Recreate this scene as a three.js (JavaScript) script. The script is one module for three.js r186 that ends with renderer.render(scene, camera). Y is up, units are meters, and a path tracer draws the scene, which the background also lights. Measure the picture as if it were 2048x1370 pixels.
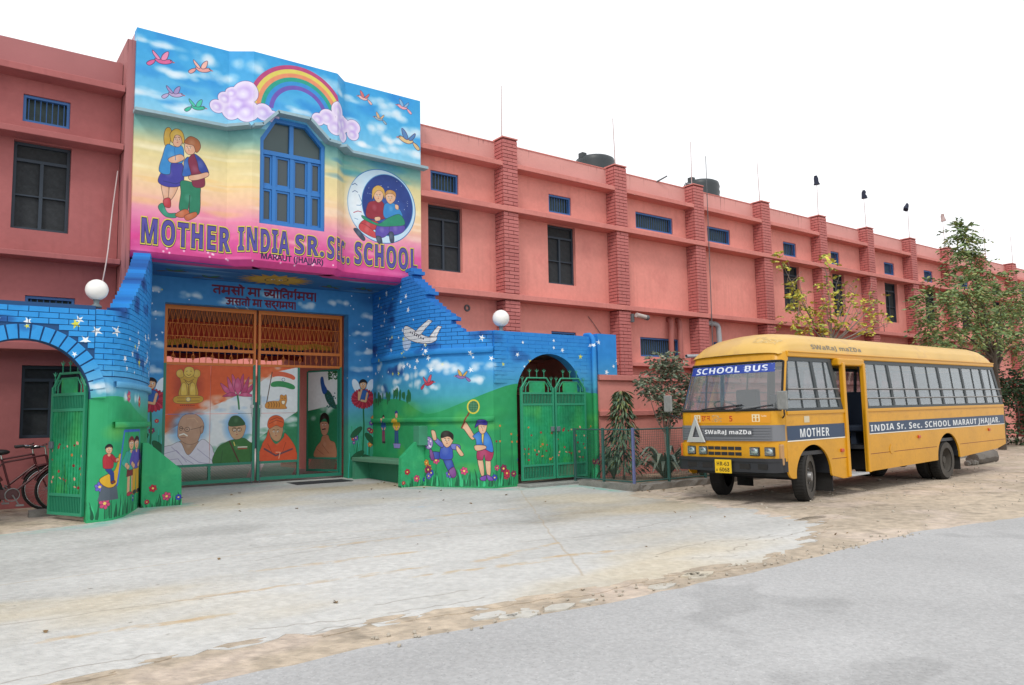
import * as THREE from 'three';
import { mergeGeometries } from 'three/addons/utils/BufferGeometryUtils.js';
import { RoundedBoxGeometry } from 'three/addons/geometries/RoundedBoxGeometry.js';

// ---------------------------------------------------------------- camera, sky, sun, exposure
const scene = new THREE.Scene();
const camera = new THREE.PerspectiveCamera(2 * Math.atan(685 / 1540) * 180 / Math.PI, 1024 / 685, 0.1, 600);
{
  const yaw = 36.61 * Math.PI / 180, pitch = 5.52 * Math.PI / 180, roll = -1.04 * Math.PI / 180;
  const f = new THREE.Vector3(Math.sin(yaw) * Math.cos(pitch), Math.sin(pitch), -Math.cos(yaw) * Math.cos(pitch));
  const r = new THREE.Vector3(Math.cos(yaw), 0, Math.sin(yaw)), u = new THREE.Vector3().crossVectors(r, f);
  const c = Math.cos(roll), s = Math.sin(roll);
  const r2 = r.clone().multiplyScalar(c).addScaledVector(u, s), u2 = u.clone().multiplyScalar(c).addScaledVector(r, -s);
  camera.matrixAutoUpdate = true;
  camera.position.set(0, 1.4, 0);
  camera.quaternion.setFromRotationMatrix(new THREE.Matrix4().makeBasis(r2, u2, f.clone().negate()));
}
const renderer = new THREE.WebGLRenderer({ antialias: true });
renderer.setSize(1024, 685);
renderer.toneMapping = THREE.LinearToneMapping;
renderer.toneMappingExposure = 1.0;
renderer.shadowMap.enabled = true;
{ // bright hazy overcast sky
  const W = 256, H = 128, d = new Float32Array(W * H * 4);
  for (let j = 0; j < H; j++) for (let i = 0; i < W; i++) {
    const up = Math.max(0, Math.sin(((j + 0.5) / H - 0.5) * Math.PI)), k = 1.27 - 0.1 * up, o = (j * W + i) * 4;
    d[o] = k * 0.985; d[o + 1] = k * 0.997; d[o + 2] = k * 1.02; d[o + 3] = 1;
  }
  const t = new THREE.DataTexture(d, W, H, THREE.RGBAFormat, THREE.FloatType);
  t.mapping = THREE.EquirectangularReflectionMapping; t.magFilter = t.minFilter = THREE.LinearFilter; t.needsUpdate = true;
  scene.background = t; scene.environment = t;
}
const sun = new THREE.DirectionalLight(new THREE.Color(1, 0.95, 0.87), 1.5);
sun.position.set(-22, 40, 12); sun.target.position.set(8, 0, -10);
sun.castShadow = true; sun.shadow.radius = 22; sun.shadow.mapSize.set(2048, 2048);
Object.assign(sun.shadow.camera, { left: -40, right: 40, top: 40, bottom: -40, near: 1, far: 140 });
scene.add(sun, sun.target);

// ---------------------------------------------------------------- helpers
let seed = 7;
const rnd = () => { seed = (seed + 0x6d2b79f5) | 0; let t = Math.imul(seed ^ (seed >>> 15), 1 | seed); t = (t + Math.imul(t ^ (t >>> 7), 61 | t)) ^ t; return ((t ^ (t >>> 14)) >>> 0) / 4294967296; };
const rr = (a, b) => a + (b - a) * rnd();
const PI = Math.PI, V = (x, y, z) => new THREE.Vector3(x, y, z);
const groundY = (z) => 0.022 * Math.min(Math.max(0, -z - 9), 7);
const lin = (r, g, b) => new THREE.Color().setRGB(r, g, b);
const mat = (c, roughness = 0.85, o = {}) => new THREE.MeshStandardMaterial({ color: Array.isArray(c) ? lin(...c) : c, roughness, ...o });
const taken = new Map();
const numbered = (n) => { const k = taken.get(n) ?? 0; taken.set(n, k + 1); return k ? n + '_' + String(k).padStart(3, '0') : n; };
function shadow(o) { o.traverse((m) => { if (m.isMesh) { m.castShadow = true; m.receiveShadow = true; } }); return o; }
function thing(name, label, category, pos = [0, 0, 0], turn = 0, group) {
  const g = new THREE.Group(); g.name = numbered(name); g.position.set(...pos); g.rotation.y = turn;
  g.userData = { label, category }; if (group) g.userData.group = group;
  scene.add(g); return g;
}
function part(name, geo, m, parent) { const o = new THREE.Mesh(geo, m); o.name = name; o.castShadow = o.receiveShadow = true; parent.add(o); return o; }
function solo(name, geo, m, label, category, group, pos) {
  const o = part(numbered(name), geo, m, scene); o.userData = { label, category }; if (group) o.userData.group = group; if (pos) o.position.set(...pos); return o;
}
function struct(name, geo, m) { const o = part(name, geo, m, scene); o.userData.kind = 'structure'; return o; }
const flat = (g) => { const n = g.index ? g.toNonIndexed() : g; for (const k of Object.keys(n.attributes)) if (!['position', 'normal', 'uv'].includes(k)) n.deleteAttribute(k); return n; };
const merge = (list) => mergeGeometries(list.map(flat));
const bx = (x0, x1, y0, y1, z0, z1) => new THREE.BoxGeometry(x1 - x0, y1 - y0, z1 - z0).translate((x0 + x1) / 2, (y0 + y1) / 2, (z0 + z1) / 2);
const rbx = (x0, x1, y0, y1, z0, z1, r = 0.01, seg = 2) => new RoundedBoxGeometry(x1 - x0, y1 - y0, z1 - z0, seg, r).translate((x0 + x1) / 2, (y0 + y1) / 2, (z0 + z1) / 2);
function bar(a, b, r0, r1 = r0, n = 7) { // a rod from a to b
  const d = b.clone().sub(a), L = d.length(), g = new THREE.CylinderGeometry(r1, r0, L, n, 1);
  g.applyQuaternion(new THREE.Quaternion().setFromUnitVectors(V(0, 1, 0), d.normalize()));
  return g.translate((a.x + b.x) / 2, (a.y + b.y) / 2, (a.z + b.z) / 2);
}
const tube = (pts, r, seg = 24, n = 8) => new THREE.TubeGeometry(new THREE.CatmullRomCurve3(pts), seg, r, n);
function boxUV(g, k = 1) { // metre coordinates by the way a face points
  g = flat(g); const p = g.attributes.position, n = g.attributes.normal, uv = new Float32Array(p.count * 2);
  for (let i = 0; i < p.count; i += 3) {
    const ax = Math.abs(n.getX(i)), ay = Math.abs(n.getY(i)), az = Math.abs(n.getZ(i));
    for (let j = i; j < i + 3; j++) {
      const x = p.getX(j), y = p.getY(j), z = p.getZ(j);
      const [a, b] = ay > ax && ay > az ? [x, z] : ax > az ? [z, y] : [x, y];
      uv[j * 2] = a * k; uv[j * 2 + 1] = b * k;
    }
  }
  g.setAttribute('uv', new THREE.BufferAttribute(uv, 2)); return g;
}
function sheet(fn, nu, nv) { // fn(u,v) -> {p:Vector3, uv:[a,b]}
  const P = [], T = [], I = [];
  for (let j = 0; j <= nv; j++) for (let i = 0; i <= nu; i++) { const q = fn(i / nu, j / nv); P.push(q.p.x, q.p.y, q.p.z); T.push(...(q.uv ?? [i / nu, j / nv])); }
  for (let j = 0; j < nv; j++) for (let i = 0; i < nu; i++) { const a = j * (nu + 1) + i, b = a + 1, c = a + nu + 1, d = c + 1; I.push(a, b, d, a, d, c); }
  const g = new THREE.BufferGeometry();
  g.setAttribute('position', new THREE.Float32BufferAttribute(P, 3)); g.setAttribute('uv', new THREE.Float32BufferAttribute(T, 2)); g.setIndex(I); g.computeVertexNormals(); return g;
}
const shapeOf = (pts) => new THREE.Shape(pts.map((p) => new THREE.Vector2(...p)));
const extr = (shape, depth, o = {}) => new THREE.ExtrudeGeometry(shape, { depth, bevelEnabled: false, curveSegments: 16, ...o });

// ---------------------------------------------------------------- noise and textures
const hash = (x, y, s) => { let h = Math.imul(x, 374761393) ^ Math.imul(y, 668265263) ^ Math.imul(s, 1274126177); h = Math.imul(h ^ (h >>> 13), 1103515245); h ^= h >>> 16; return (h >>> 0) / 4294967296; };
function vnoise(x, y, per, s) {
  const ix = Math.floor(x), iy = Math.floor(y), fx = x - ix, fy = y - iy, u = fx * fx * (3 - 2 * fx), v = fy * fy * (3 - 2 * fy);
  const w = (n) => ((n % per) + per) % per, a = hash(w(ix), w(iy), s), b = hash(w(ix + 1), w(iy), s), c = hash(w(ix), w(iy + 1), s), d = hash(w(ix + 1), w(iy + 1), s);
  return a + (b - a) * u + (c - a) * v + (a - b - c + d) * u * v;
}
function fbm(x, y, f, oct, s) { let t = 0, a = 0.5, n = 0; for (let i = 0; i < oct; i++) { t += a * vnoise(x * f, y * f, f, s + i); n += a; a *= 0.5; f *= 2; } return t / n; }
const clamp01 = (v) => Math.min(1, Math.max(0, v)), sstep = (a, b, v) => { const t = clamp01((v - a) / (b - a)); return t * t * (3 - 2 * t); };
function dataTex(size, fn, srgb = true, rep = 1) {
  const d = new Uint8Array(size * size * 4);
  for (let j = 0; j < size; j++) for (let i = 0; i < size; i++) {
    const c = fn((i + 0.5) / size, (j + 0.5) / size), o = (j * size + i) * 4;
    for (let k = 0; k < 3; k++) d[o + k] = Math.max(0, Math.min(255, 255 * (Array.isArray(c) ? c[k] : c)));
    d[o + 3] = 255;
  }
  const t = new THREE.DataTexture(d, size, size); t.wrapS = t.wrapT = THREE.RepeatWrapping; t.magFilter = THREE.LinearFilter; t.minFilter = THREE.LinearMipmapLinearFilter; t.generateMipmaps = true;
  if (srgb) t.colorSpace = THREE.SRGBColorSpace; t.repeat.set(rep, rep); t.needsUpdate = true; return t;
}
function canvasTex(w, h, paint) {
  const c = document.createElement('canvas'); c.width = w; c.height = h; paint(c.getContext('2d'), w, h);
  const t = new THREE.CanvasTexture(c); t.colorSpace = THREE.SRGBColorSpace; t.magFilter = THREE.LinearFilter; t.needsUpdate = true; return t;
}
// blotchy, slightly grainy plaster: 1 tile = 4 m
const plasterMap = dataTex(1024, (u, v) => {
  const a = fbm(u, v, 4, 5, 11), b = fbm(u, v, 64, 3, 31), st = sstep(0.6, 0.78, fbm(u, v, 7, 4, 57)), drip = sstep(0.6, 0.85, vnoise(u * 70, v * 4, 70, 15)) * sstep(0.45, 0.7, fbm(u, v, 5, 3, 77)), k = 0.935 + 0.13 * (a - 0.5) + 0.05 * (b - 0.5) - 0.025 * drip;
  return [k + 0.02 - 0.03 * st, k - 0.045 * st, k - 0.04 * st];
}, true, 0.25);
const plasterBump = dataTex(512, (u, v) => 0.5 + 0.35 * (fbm(u, v, 32, 4, 3) - 0.5) + 0.4 * (fbm(u, v, 4, 3, 8) - 0.5), false, 0.5);
// the same plaster under rain-streaked coping: dark runs with ragged outlines
const streakMap = dataTex(1024, (u, v) => {
  const a = fbm(u, v, 4, 5, 11), n = vnoise(u * 90, v * 3, 90, 5) * 0.6 + vnoise(u * 260, v * 6, 260, 9) * 0.4, run = sstep(0.62, 0.85, n) * sstep(0.42, 0.6, fbm(u, v, 6, 3, 91));
  const k = 0.93 + 0.13 * (a - 0.5) - 0.24 * run; return [k, k - 0.01 * run, k + 0.01 * run];
}, true, 0.25);
const grainMap = dataTex(512, (u, v) => 0.86 + 0.2 * (fbm(u, v, 8, 5, 21) - 0.5) + 0.12 * (fbm(u, v, 90, 2, 4) - 0.5), true, 1);
// ---------------------------------------------------------------- the ground
const dirtMap = dataTex(1024, (u, v) => {
  const a = fbm(u, v, 5, 6, 101), b = fbm(u, v, 120, 3, 113), c = fbm(u, v, 14, 4, 131), pale = sstep(0.5, 0.72, c), dark = sstep(0.66, 0.8, fbm(u, v, 40, 3, 151));
  const k = 0.71 + 0.2 * (a - 0.5) + 0.2 * (b - 0.5) + 0.05 * pale - 0.1 * dark;
  return [k * 1.04, k * 0.96, k * 0.855 + 0.02 * pale];
}, true, 1 / 9);
const dirtBump = dataTex(1024, (u, v) => 0.6 * fbm(u, v, 12, 5, 5) + 0.4 * fbm(u, v, 128, 2, 17), false, 1 / 4);
const dirt = mat([0.86, 0.86, 0.86], 0.97, { map: dirtMap, bumpMap: dirtBump, bumpScale: 0.03 });
{
  const zs = [70, 0, -9, -16, -60, -400], P = [], T = [], I = [];
  for (const z of zs) for (const x of [-300, 500]) { P.push(x, groundY(z), z); T.push(x, -z); }
  for (let j = 0; j < zs.length - 1; j++) { const a = j * 2; I.push(a, a + 1, a + 3, a, a + 3, a + 2); }
  const g = new THREE.BufferGeometry();
  g.setAttribute('position', new THREE.Float32BufferAttribute(P, 3)); g.setAttribute('uv', new THREE.Float32BufferAttribute(T, 2)); g.setIndex(I); g.computeVertexNormals();
  struct('ground', g, dirt);
}
const ragged = (pts, amp, step) => { // breaks a line into small uneven steps
  const out = [];
  for (let i = 0; i < pts.length - 1; i++) {
    const [x0, z0] = pts[i], [x1, z1] = pts[i + 1], L = Math.hypot(x1 - x0, z1 - z0), n = Math.max(1, Math.round(L / step));
    for (let k = 0; k < n; k++) { const t = k / n, w = k ? amp : amp * 0.5; out.push([x0 + (x1 - x0) * t + rr(-w, w), z0 + (z1 - z0) * t + rr(-w, w)]); }
  }
  out.push(pts[pts.length - 1]); return out;
};
function clipZ(poly, z, keepFront) { // the part of a plan polygon in front of (or behind) a line of constant z
  const inside = (p) => (keepFront ? p[1] >= z : p[1] <= z), out = [];
  poly.forEach((a, i) => { const b = poly[(i + 1) % poly.length]; if (inside(a)) out.push(a); if (inside(a) !== inside(b)) { const t = (z - a[1]) / (b[1] - a[1]); out.push([a[0] + (b[0] - a[0]) * t, z]); } });
  return out;
}
function planSheet(poly, lift, uvOf) {
  const g = new THREE.ShapeGeometry(shapeOf(poly.map(([x, z]) => [x, -z]))), p = g.attributes.position, uv = [];
  for (let i = 0; i < p.count; i++) { const x = p.getX(i), z = -p.getY(i); p.setXYZ(i, x, groundY(z) + lift, z); uv.push(...uvOf(x, z)); }
  g.setAttribute('uv', new THREE.Float32BufferAttribute(uv, 2)); const P = [], T = []; // and the thin edge that turns down into the ground
  poly.forEach(([x0, z0], i) => { const [x1, z1] = poly[(i + 1) % poly.length], y0 = groundY(z0) + lift, y1 = groundY(z1) + lift, a = [x0, y0, z0], b = [x1, y1, z1], c = [x1, y1 - 0.03, z1], d = [x0, y0 - 0.03, z0]; for (const q of [a, b, c, a, c, d]) { P.push(...q); T.push(...uvOf(q[0], q[2])); } });
  const e = new THREE.BufferGeometry(); e.setAttribute('position', new THREE.Float32BufferAttribute(P, 3)); e.setAttribute('uv', new THREE.Float32BufferAttribute(T, 2)); e.computeVertexNormals(); g.computeVertexNormals(); return merge([g, e]);
}
// the road
const asphaltMap = dataTex(2048, (u, v) => {
  const a = fbm(u, v, 6, 4, 201), b = fbm(u, v, 380, 2, 211), c = hash(Math.floor(u * 1024), Math.floor(v * 1024), 77), stain = sstep(0.63, 0.75, fbm(u, v, 11, 3, 231)), worn = sstep(0.5, 0.7, fbm(u, v, 3, 3, 261));
  const k = 0.7 + 0.1 * (a - 0.5) + 0.09 * (b - 0.5) + (c > 0.985 ? 0.07 : c < 0.02 ? -0.08 : 0) - 0.05 * stain + 0.03 * worn; return [k * 1.0, k * 1.0, k * 0.995];
}, true, 1 / 8);
const asphaltBump = dataTex(1024, (u, v) => fbm(u, v, 200, 2, 41), false, 1 / 3);
{
  const edge = ragged([[-120, -4.45], [-20, -4.5], [2.6, -4.48], [4, -4.33], [6.7, -4.36], [9, -4.5], [11.2, -4.2], [20, -4.3], [60, -4.4], [320, -4.4]], 0.035, 0.22).filter((p, i) => p[0] < 40 || i % 20 === 0);
  const g = planSheet([...edge, [320, 5.2], [-120, 5.2]], 0.002, (x, z) => [x, -z]);
  struct('road', g, mat([0.88, 0.885, 0.9], 0.93, { map: asphaltMap, bumpMap: asphaltBump, bumpScale: 0.003 }));
}
// the concrete apron in front of the gate
const AX0 = -9, AX1 = 11, AZ0 = -16, AZ1 = -4.2;
const apronMap = canvasTex(2048, 1208, (c, w, h) => {
  const k = w / (AX1 - AX0), X = (x) => (x - AX0) * k, Z = (z) => (z - AZ0) * k, img = c.createImageData(w, h), d = img.data;
  for (let j = 0; j < h; j++) for (let i = 0; i < w; i++) {
    const u = i / 2048, v = j / 2048, big = fbm(u, v, 5, 5, 301), mid = fbm(u * 0.35, v, 26, 4, 313), fine = fbm(u, v, 400, 2, 331), dust = sstep(0.5, 0.74, fbm(u * 0.5, v, 9, 5, 347)), grey = sstep(0.56, 0.78, fbm(u * 0.6, v, 14, 4, 359));
    let e = 0.755 + 0.14 * (big - 0.5) + 0.12 * (mid - 0.5) + 0.1 * (fine - 0.5) - 0.07 * grey;
    const o = (j * w + i) * 4, t = dust * 0.95;
    d[o] = 255 * (e + 0.012 * t); d[o + 1] = 255 * (e - 0.03 * t); d[o + 2] = 255 * (e - 0.012 - 0.105 * t); d[o + 3] = 255;
  }
  c.putImageData(img, 0, 0);
  const wob = (x0, z0, x1, z1, n, a) => { c.beginPath(); for (let i = 0; i <= n; i++) { const t = i / n; c.lineTo(X(x0 + (x1 - x0) * t + rr(-a, a)), Z(z0 + (z1 - z0) * t + rr(-a, a))); } c.stroke(); };
  c.lineCap = 'round';
  // casting joints filled with sand, and cracks
  c.strokeStyle = 'rgba(176,156,128,.4)'; c.lineWidth = 2.2; wob(3.2, -9.6, 9.8, -6.6, 40, 0.02); wob(4.6, -5.2, 9.0, -12, 40, 0.02); wob(-6, -8, 4.3, -8.5, 40, 0.02);
  c.strokeStyle = 'rgba(120,110,100,.5)'; c.lineWidth = 1.4; for (let i = 0; i < 26; i++) { const x = rr(-6, 8.5), z = rr(-5.6, -4.8), a = rr(-0.5, 0.5); wob(x, z, x + rr(0.3, 1.2), z + a * 0.5, 9, 0.035); }
  for (let i = 0; i < 9; i++) { const x = rr(-4, 8), z = rr(-11, -6); wob(x, z, x + rr(0.6, 2.2), z + rr(-0.5, 0.5), 16, 0.03); }
  // spilt sand: long ragged runs
  for (const [x, z, l, a] of [[3.4, -6.2, 1.5, 0.25], [4.3, -6.4, 1.2, -0.3], [4.9, -6.1, 0.8, 0.2], [1.6, -6.6, 2.2, 0.12], [2.4, -7.4, 1.8, 0.1], [0.6, -6.0, 1.2, 0.1], [5.6, -9.6, 1.6, 0.1], [3.2, -8.3, 2, 0.05]])
    for (let i = 0; i < 46; i++) { const t = rr(0, 1); c.fillStyle = 'rgba(196,168,130,' + rr(0.1, 0.34) + ')'; c.beginPath(); c.ellipse(X(x + l * t + rr(-0.06, 0.06)), Z(z + a * t + rr(-0.05, 0.05)), rr(2, 13), rr(1, 4), rr(-0.3, 0.3), 0, 7); c.fill(); }
  // dark spots, splashes of whitewash, blue and sea-green paint dropped under the murals
  for (let i = 0; i < 80; i++) { c.fillStyle = 'rgba(70,60,50,' + rr(0.15, 0.5) + ')'; c.beginPath(); c.ellipse(X(rr(-7, 9.5)), Z(rr(-14, -4.8)), rr(0.8, 3), rr(0.6, 1.8), rr(0, 3), 0, 7); c.fill(); }
  const spill = (x, z, n, r, col) => { for (let i = 0; i < n; i++) { c.fillStyle = col + rr(0.08, 0.3) + ')'; c.beginPath(); c.ellipse(X(x + rr(-r, r)), Z(z + rr(-r, r) * 0.5), rr(1, 9), rr(1, 4), rr(-0.4, 0.4), 0, 7); c.fill(); } };
  spill(3.3, -9.3, 30, 0.25, 'rgba(240,240,238,'); spill(5.4, -9.4, 18, 0.2, 'rgba(150,190,225,'); spill(6.1, -10.6, 14, 0.2, 'rgba(150,190,225,');
  for (const [x0, z0, x1, z1] of [[-1.5, -11.75, 1.7, -11.8], [1.7, -11.8, 2.3, -12.6], [2.3, -12.6, 2.8, -13.5], [2.8, -13.4, 3.3, -13.4], [7.2, -13.2, 7.8, -12.75], [7.8, -12.7, 8.5, -11.85], [8.5, -11.8, 10.1, -11.5], [3.4, -15.5, 7.2, -15.5], [10, -11.4, 9.9, -10.3]])
    for (let i = 0; i < 260; i++) { const t = rnd(), f = Math.abs(rr(-1, 1) + rr(-1, 1)) * 0.22; c.fillStyle = (rnd() < 0.8 ? 'rgba(96,190,160,' : 'rgba(110,170,205,') + rr(0.03, 0.14) + ')'; c.beginPath(); c.ellipse(X(x0 + (x1 - x0) * t + rr(-0.1, 0.1)), Z(z0 + (z1 - z0) * t + f), rr(2, 14), rr(1, 4), rr(-0.3, 0.3), 0, 7); c.fill(); }
});
apronMap.wrapS = apronMap.wrapT = THREE.ClampToEdgeWrapping;
const concreteBump = dataTex(1024, (u, v) => 0.5 * fbm(u, v, 10, 5, 71) + 0.5 * fbm(u, v, 140, 2, 73), false, 1 / 3);
concreteBump.repeat.set(6.6, 3.9);
const apronMat = mat([0.86, 0.86, 0.86], 0.9, { map: apronMap, bumpMap: concreteBump, bumpScale: 0.012 });
const apronUV = (x, z) => [(x - AX0) / (AX1 - AX0), 1 - (z - AZ0) / (AZ1 - AZ0)];
let apron;
{
  const front = ragged([[-9, -4.75], [-3, -4.85], [1.97, -5.06], [2.73, -4.87], [3.43, -4.83], [4.07, -4.74], [4.91, -4.73], [6.07, -4.57], [7.3, -4.8], [8.44, -5.3], [9.26, -5.8], [9.9, -6.95], [10.2, -8.4], [10.06, -9.96]], 0.075, 0.11);
  const poly = [...front, [10.09, -11.3], [10.6, -11.95], [8.6, -12.05], [7.9, -13], [7.8, -16], [2.95, -16], [2.4, -13.1], [1.95, -12.1], [1.66, -11.95], [0.67, -11.62], [-9, -11.6]];
  apron = struct('concrete_apron', mergeGeometries([planSheet(clipZ(poly, -9, true), 0.003, apronUV), planSheet(clipZ(poly, -9, false), 0.003, apronUV)]), apronMat);
  for (let i = 0; i < 11; i++) { // broken-off flakes by the road
    const cx = rr(3.1, 5.4), cz = -4.42 - rr(0.02, 0.2), r = rr(0.04, 0.15), n = 7, pts = [];
    for (let k = 0; k < n; k++) { const a = k / n * 2 * PI; pts.push([cx + Math.cos(a) * r * rr(0.8, 1.6), cz + Math.sin(a) * r * rr(0.35, 0.8)]); }
    part('concrete_flake', planSheet(pts, 0.012, apronUV), apronMat, apron);
  }
}
// planting bed, its worn kerb and the gate sill
const kerbMat = mat([0.3, 0.285, 0.26], 0.95, { map: grainMap, bumpMap: plasterBump, bumpScale: 0.02 });
const worn = (g, a) => { const p = g.attributes.position, m = new Map(); for (let i = 0; i < p.count; i++) { const k = [p.getX(i), p.getY(i), p.getZ(i)].map((v) => v.toFixed(3)).join(); if (!m.has(k)) m.set(k, [rr(-a, a), rr(-a, a * 0.5), rr(-a, a)]); const d = m.get(k); p.setXYZ(i, p.getX(i) + d[0], p.getY(i) + d[1], p.getZ(i) + d[2]); } g.computeVertexNormals(); return g; };
{
  const a = new THREE.BoxGeometry(0.24, 0.2, 1.45, 2, 2, 9).translate(10.18, 0.055, -10.73), b = new THREE.BoxGeometry(14, 0.2, 0.26, 90, 2, 2).translate(17.3, 0.04, -10.1);
  struct('kerb', boxUV(worn(merge([a, b]), 0.018), 0.7), kerbMat);
  struct('planting_bed', boxUV(bx(10.28, 24.4, -0.1, 0.1, -12, -10.2), 1), mat([0.6, 0.55, 0.5], 1, { map: dirtMap, bumpMap: dirtBump, bumpScale: 0.05 }));
  struct('gate_sill', boxUV(rbx(8.98, 10.72, 0, 0.115, -12.2, -11.62, 0.015), 0.7), mat([0.36, 0.37, 0.35], 0.9, { map: grainMap }));
}
// ---------------------------------------------------------------- brushes for the murals (flat paint only)
const blob = (c, x, y, rx, ry, col, a = 1, rot = 0) => { c.save(); c.translate(x, y); c.rotate(rot); c.scale(rx, ry); const g = c.createRadialGradient(0, 0, 0, 0, 0, 1); g.addColorStop(0, `rgba(${col},${a})`); g.addColorStop(0.55, `rgba(${col},${a * 0.62})`); g.addColorStop(1, `rgba(${col},0)`); c.fillStyle = g; c.beginPath(); c.arc(0, 0, 1, 0, 7); c.fill(); c.restore(); };
const ell = (c, x, y, rx, ry, fill, rot = 0, stroke, lw = 2) => { c.beginPath(); c.ellipse(x, y, rx, ry, rot, 0, 7); if (fill) { c.fillStyle = fill; c.fill(); } if (stroke) { c.strokeStyle = stroke; c.lineWidth = lw; c.stroke(); } };
const poly = (c, pts, fill, stroke, lw = 2) => { c.beginPath(); pts.forEach((p, i) => (i ? c.lineTo(p[0], p[1]) : c.moveTo(p[0], p[1]))); c.closePath(); if (fill) { c.fillStyle = fill; c.fill(); } if (stroke) { c.strokeStyle = stroke; c.lineWidth = lw; c.stroke(); } };
const soft = (c, pts, fill, stroke, lw = 2) => { // closed smooth outline through points
  const n = pts.length, m = (a, b) => [(a[0] + b[0]) / 2, (a[1] + b[1]) / 2]; c.beginPath(); const s = m(pts[n - 1], pts[0]); c.moveTo(...s);
  pts.forEach((p, i) => { const e = m(p, pts[(i + 1) % n]); c.quadraticCurveTo(p[0], p[1], e[0], e[1]); }); c.closePath();
  if (fill) { c.fillStyle = fill; c.fill(); } if (stroke) { c.strokeStyle = stroke; c.lineWidth = lw; c.stroke(); }
};
const snug = (c, pts, fill, stroke, lw = 2) => { // closed outline that passes through its points with slightly rounded corners
  const n = pts.length, t = 0.17, P = (i) => pts[(i + n) % n]; c.beginPath(); c.moveTo(...pts[0]); for (let i = 0; i < n; i++) { const a = P(i - 1), b = P(i), d = P(i + 1), e = P(i + 2); c.bezierCurveTo(b[0] + (d[0] - a[0]) * t, b[1] + (d[1] - a[1]) * t, d[0] - (e[0] - b[0]) * t, d[1] - (e[1] - b[1]) * t, d[0], d[1]); } c.closePath();
  if (fill) { c.fillStyle = fill; c.fill(); } if (stroke) { c.strokeStyle = stroke; c.lineWidth = lw; c.lineJoin = 'round'; c.stroke(); }
};
const line = (c, pts, col, lw) => { c.strokeStyle = col; c.lineWidth = lw; c.lineCap = c.lineJoin = 'round'; c.beginPath(); pts.forEach((p, i) => (i ? c.lineTo(p[0], p[1]) : c.moveTo(p[0], p[1]))); c.stroke(); };
const limb = (c, pts, col, w, edge) => { if (edge) line(c, pts, edge, w + 2); line(c, pts, col, w); };
function cloud(c, x, y, w, h, col = '255,255,255', a = 0.8) { for (let i = 0; i < 9; i++) blob(c, x + rr(-0.5, 0.5) * w, y + rr(-0.3, 0.3) * h, w * rr(0.16, 0.34), h * rr(0.28, 0.55), col, a * rr(0.4, 0.8)); }
function star(c, x, y, r, col = '#f4f7fb') { const p = []; const a0 = rr(0, 1); for (let i = 0; i < 10; i++) { const a = a0 + i * PI / 5, q = i % 2 ? r * 0.36 : r * rr(0.85, 1.15); p.push([x + Math.cos(a) * q, y + Math.sin(a) * q]); } poly(c, p, col); }
function flower(c, x, y, r, col, core = '#f3d36a') { for (let i = 0; i < 6; i++) { const a = i * PI / 3 + 0.3; ell(c, x + Math.cos(a) * r * 0.6, y + Math.sin(a) * r * 0.6, r * 0.42, r * 0.36, col, a, 'rgba(40,20,60,.55)', Math.max(1, r * 0.09)); } ell(c, x, y, r * 0.28, r * 0.26, core); }
function blades(c, x0, x1, y, h, n, cols) { for (let i = 0; i < n; i++) { const x = rr(x0, x1), t = h * rr(0.5, 1.15), b = rr(-0.25, 0.25) * t, w = h * rr(0.05, 0.11); soft(c, [[x - w, y], [x + b * 0.4, y - t * 0.55], [x + b, y - t], [x + w + b * 0.3, y - t * 0.5], [x + w, y]], cols[Math.floor(rnd() * cols.length)]); } }
function bird(c, x, y, r, col, wing, flip = 1) {
  c.save(); c.translate(x, y); c.scale(flip, 1); const e = 'rgba(60,40,80,.75)', lw = Math.max(1.2, r * 0.06);
  soft(c, [[-r * 1.3, r * 0.65], [-r * 0.9, r * 0.25], [-r * 0.45, r * 0.1], [-r * 0.6, r * 0.5], [-r, r * 0.85]], col, e, lw);
  soft(c, [[-r * 0.7, 0], [-r * 0.2, r * 0.42], [r * 0.5, r * 0.32], [r, -r * 0.02], [r * 0.78, -r * 0.24], [r * 0.45, -r * 0.12], [0, -r * 0.05]], col, e, lw);
  soft(c, [[-r * 0.1, r * 0.05], [r * 0.1, -r * 0.6], [r * 0.65, -r * 1.05], [r * 0.55, -r * 0.35], [r * 0.35, 0]], wing, e, lw);
  soft(c, [[-r * 0.35, r * 0.08], [-r * 0.75, -r * 0.4], [-r * 0.8, -r * 0.8], [-r * 0.35, -r * 0.4], [0, 0]], wing, e, lw);
  ell(c, r * 0.78, -r * 0.1, r * 0.05, r * 0.05, '#222'); poly(c, [[r * 0.98, -r * 0.1], [r * 1.18, 0], [r * 0.95, r * 0.06]], '#c8503c'); c.restore();
}
const SKIN = '#dcaa84', INK = 'rgba(45,25,30,.8)';
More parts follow.
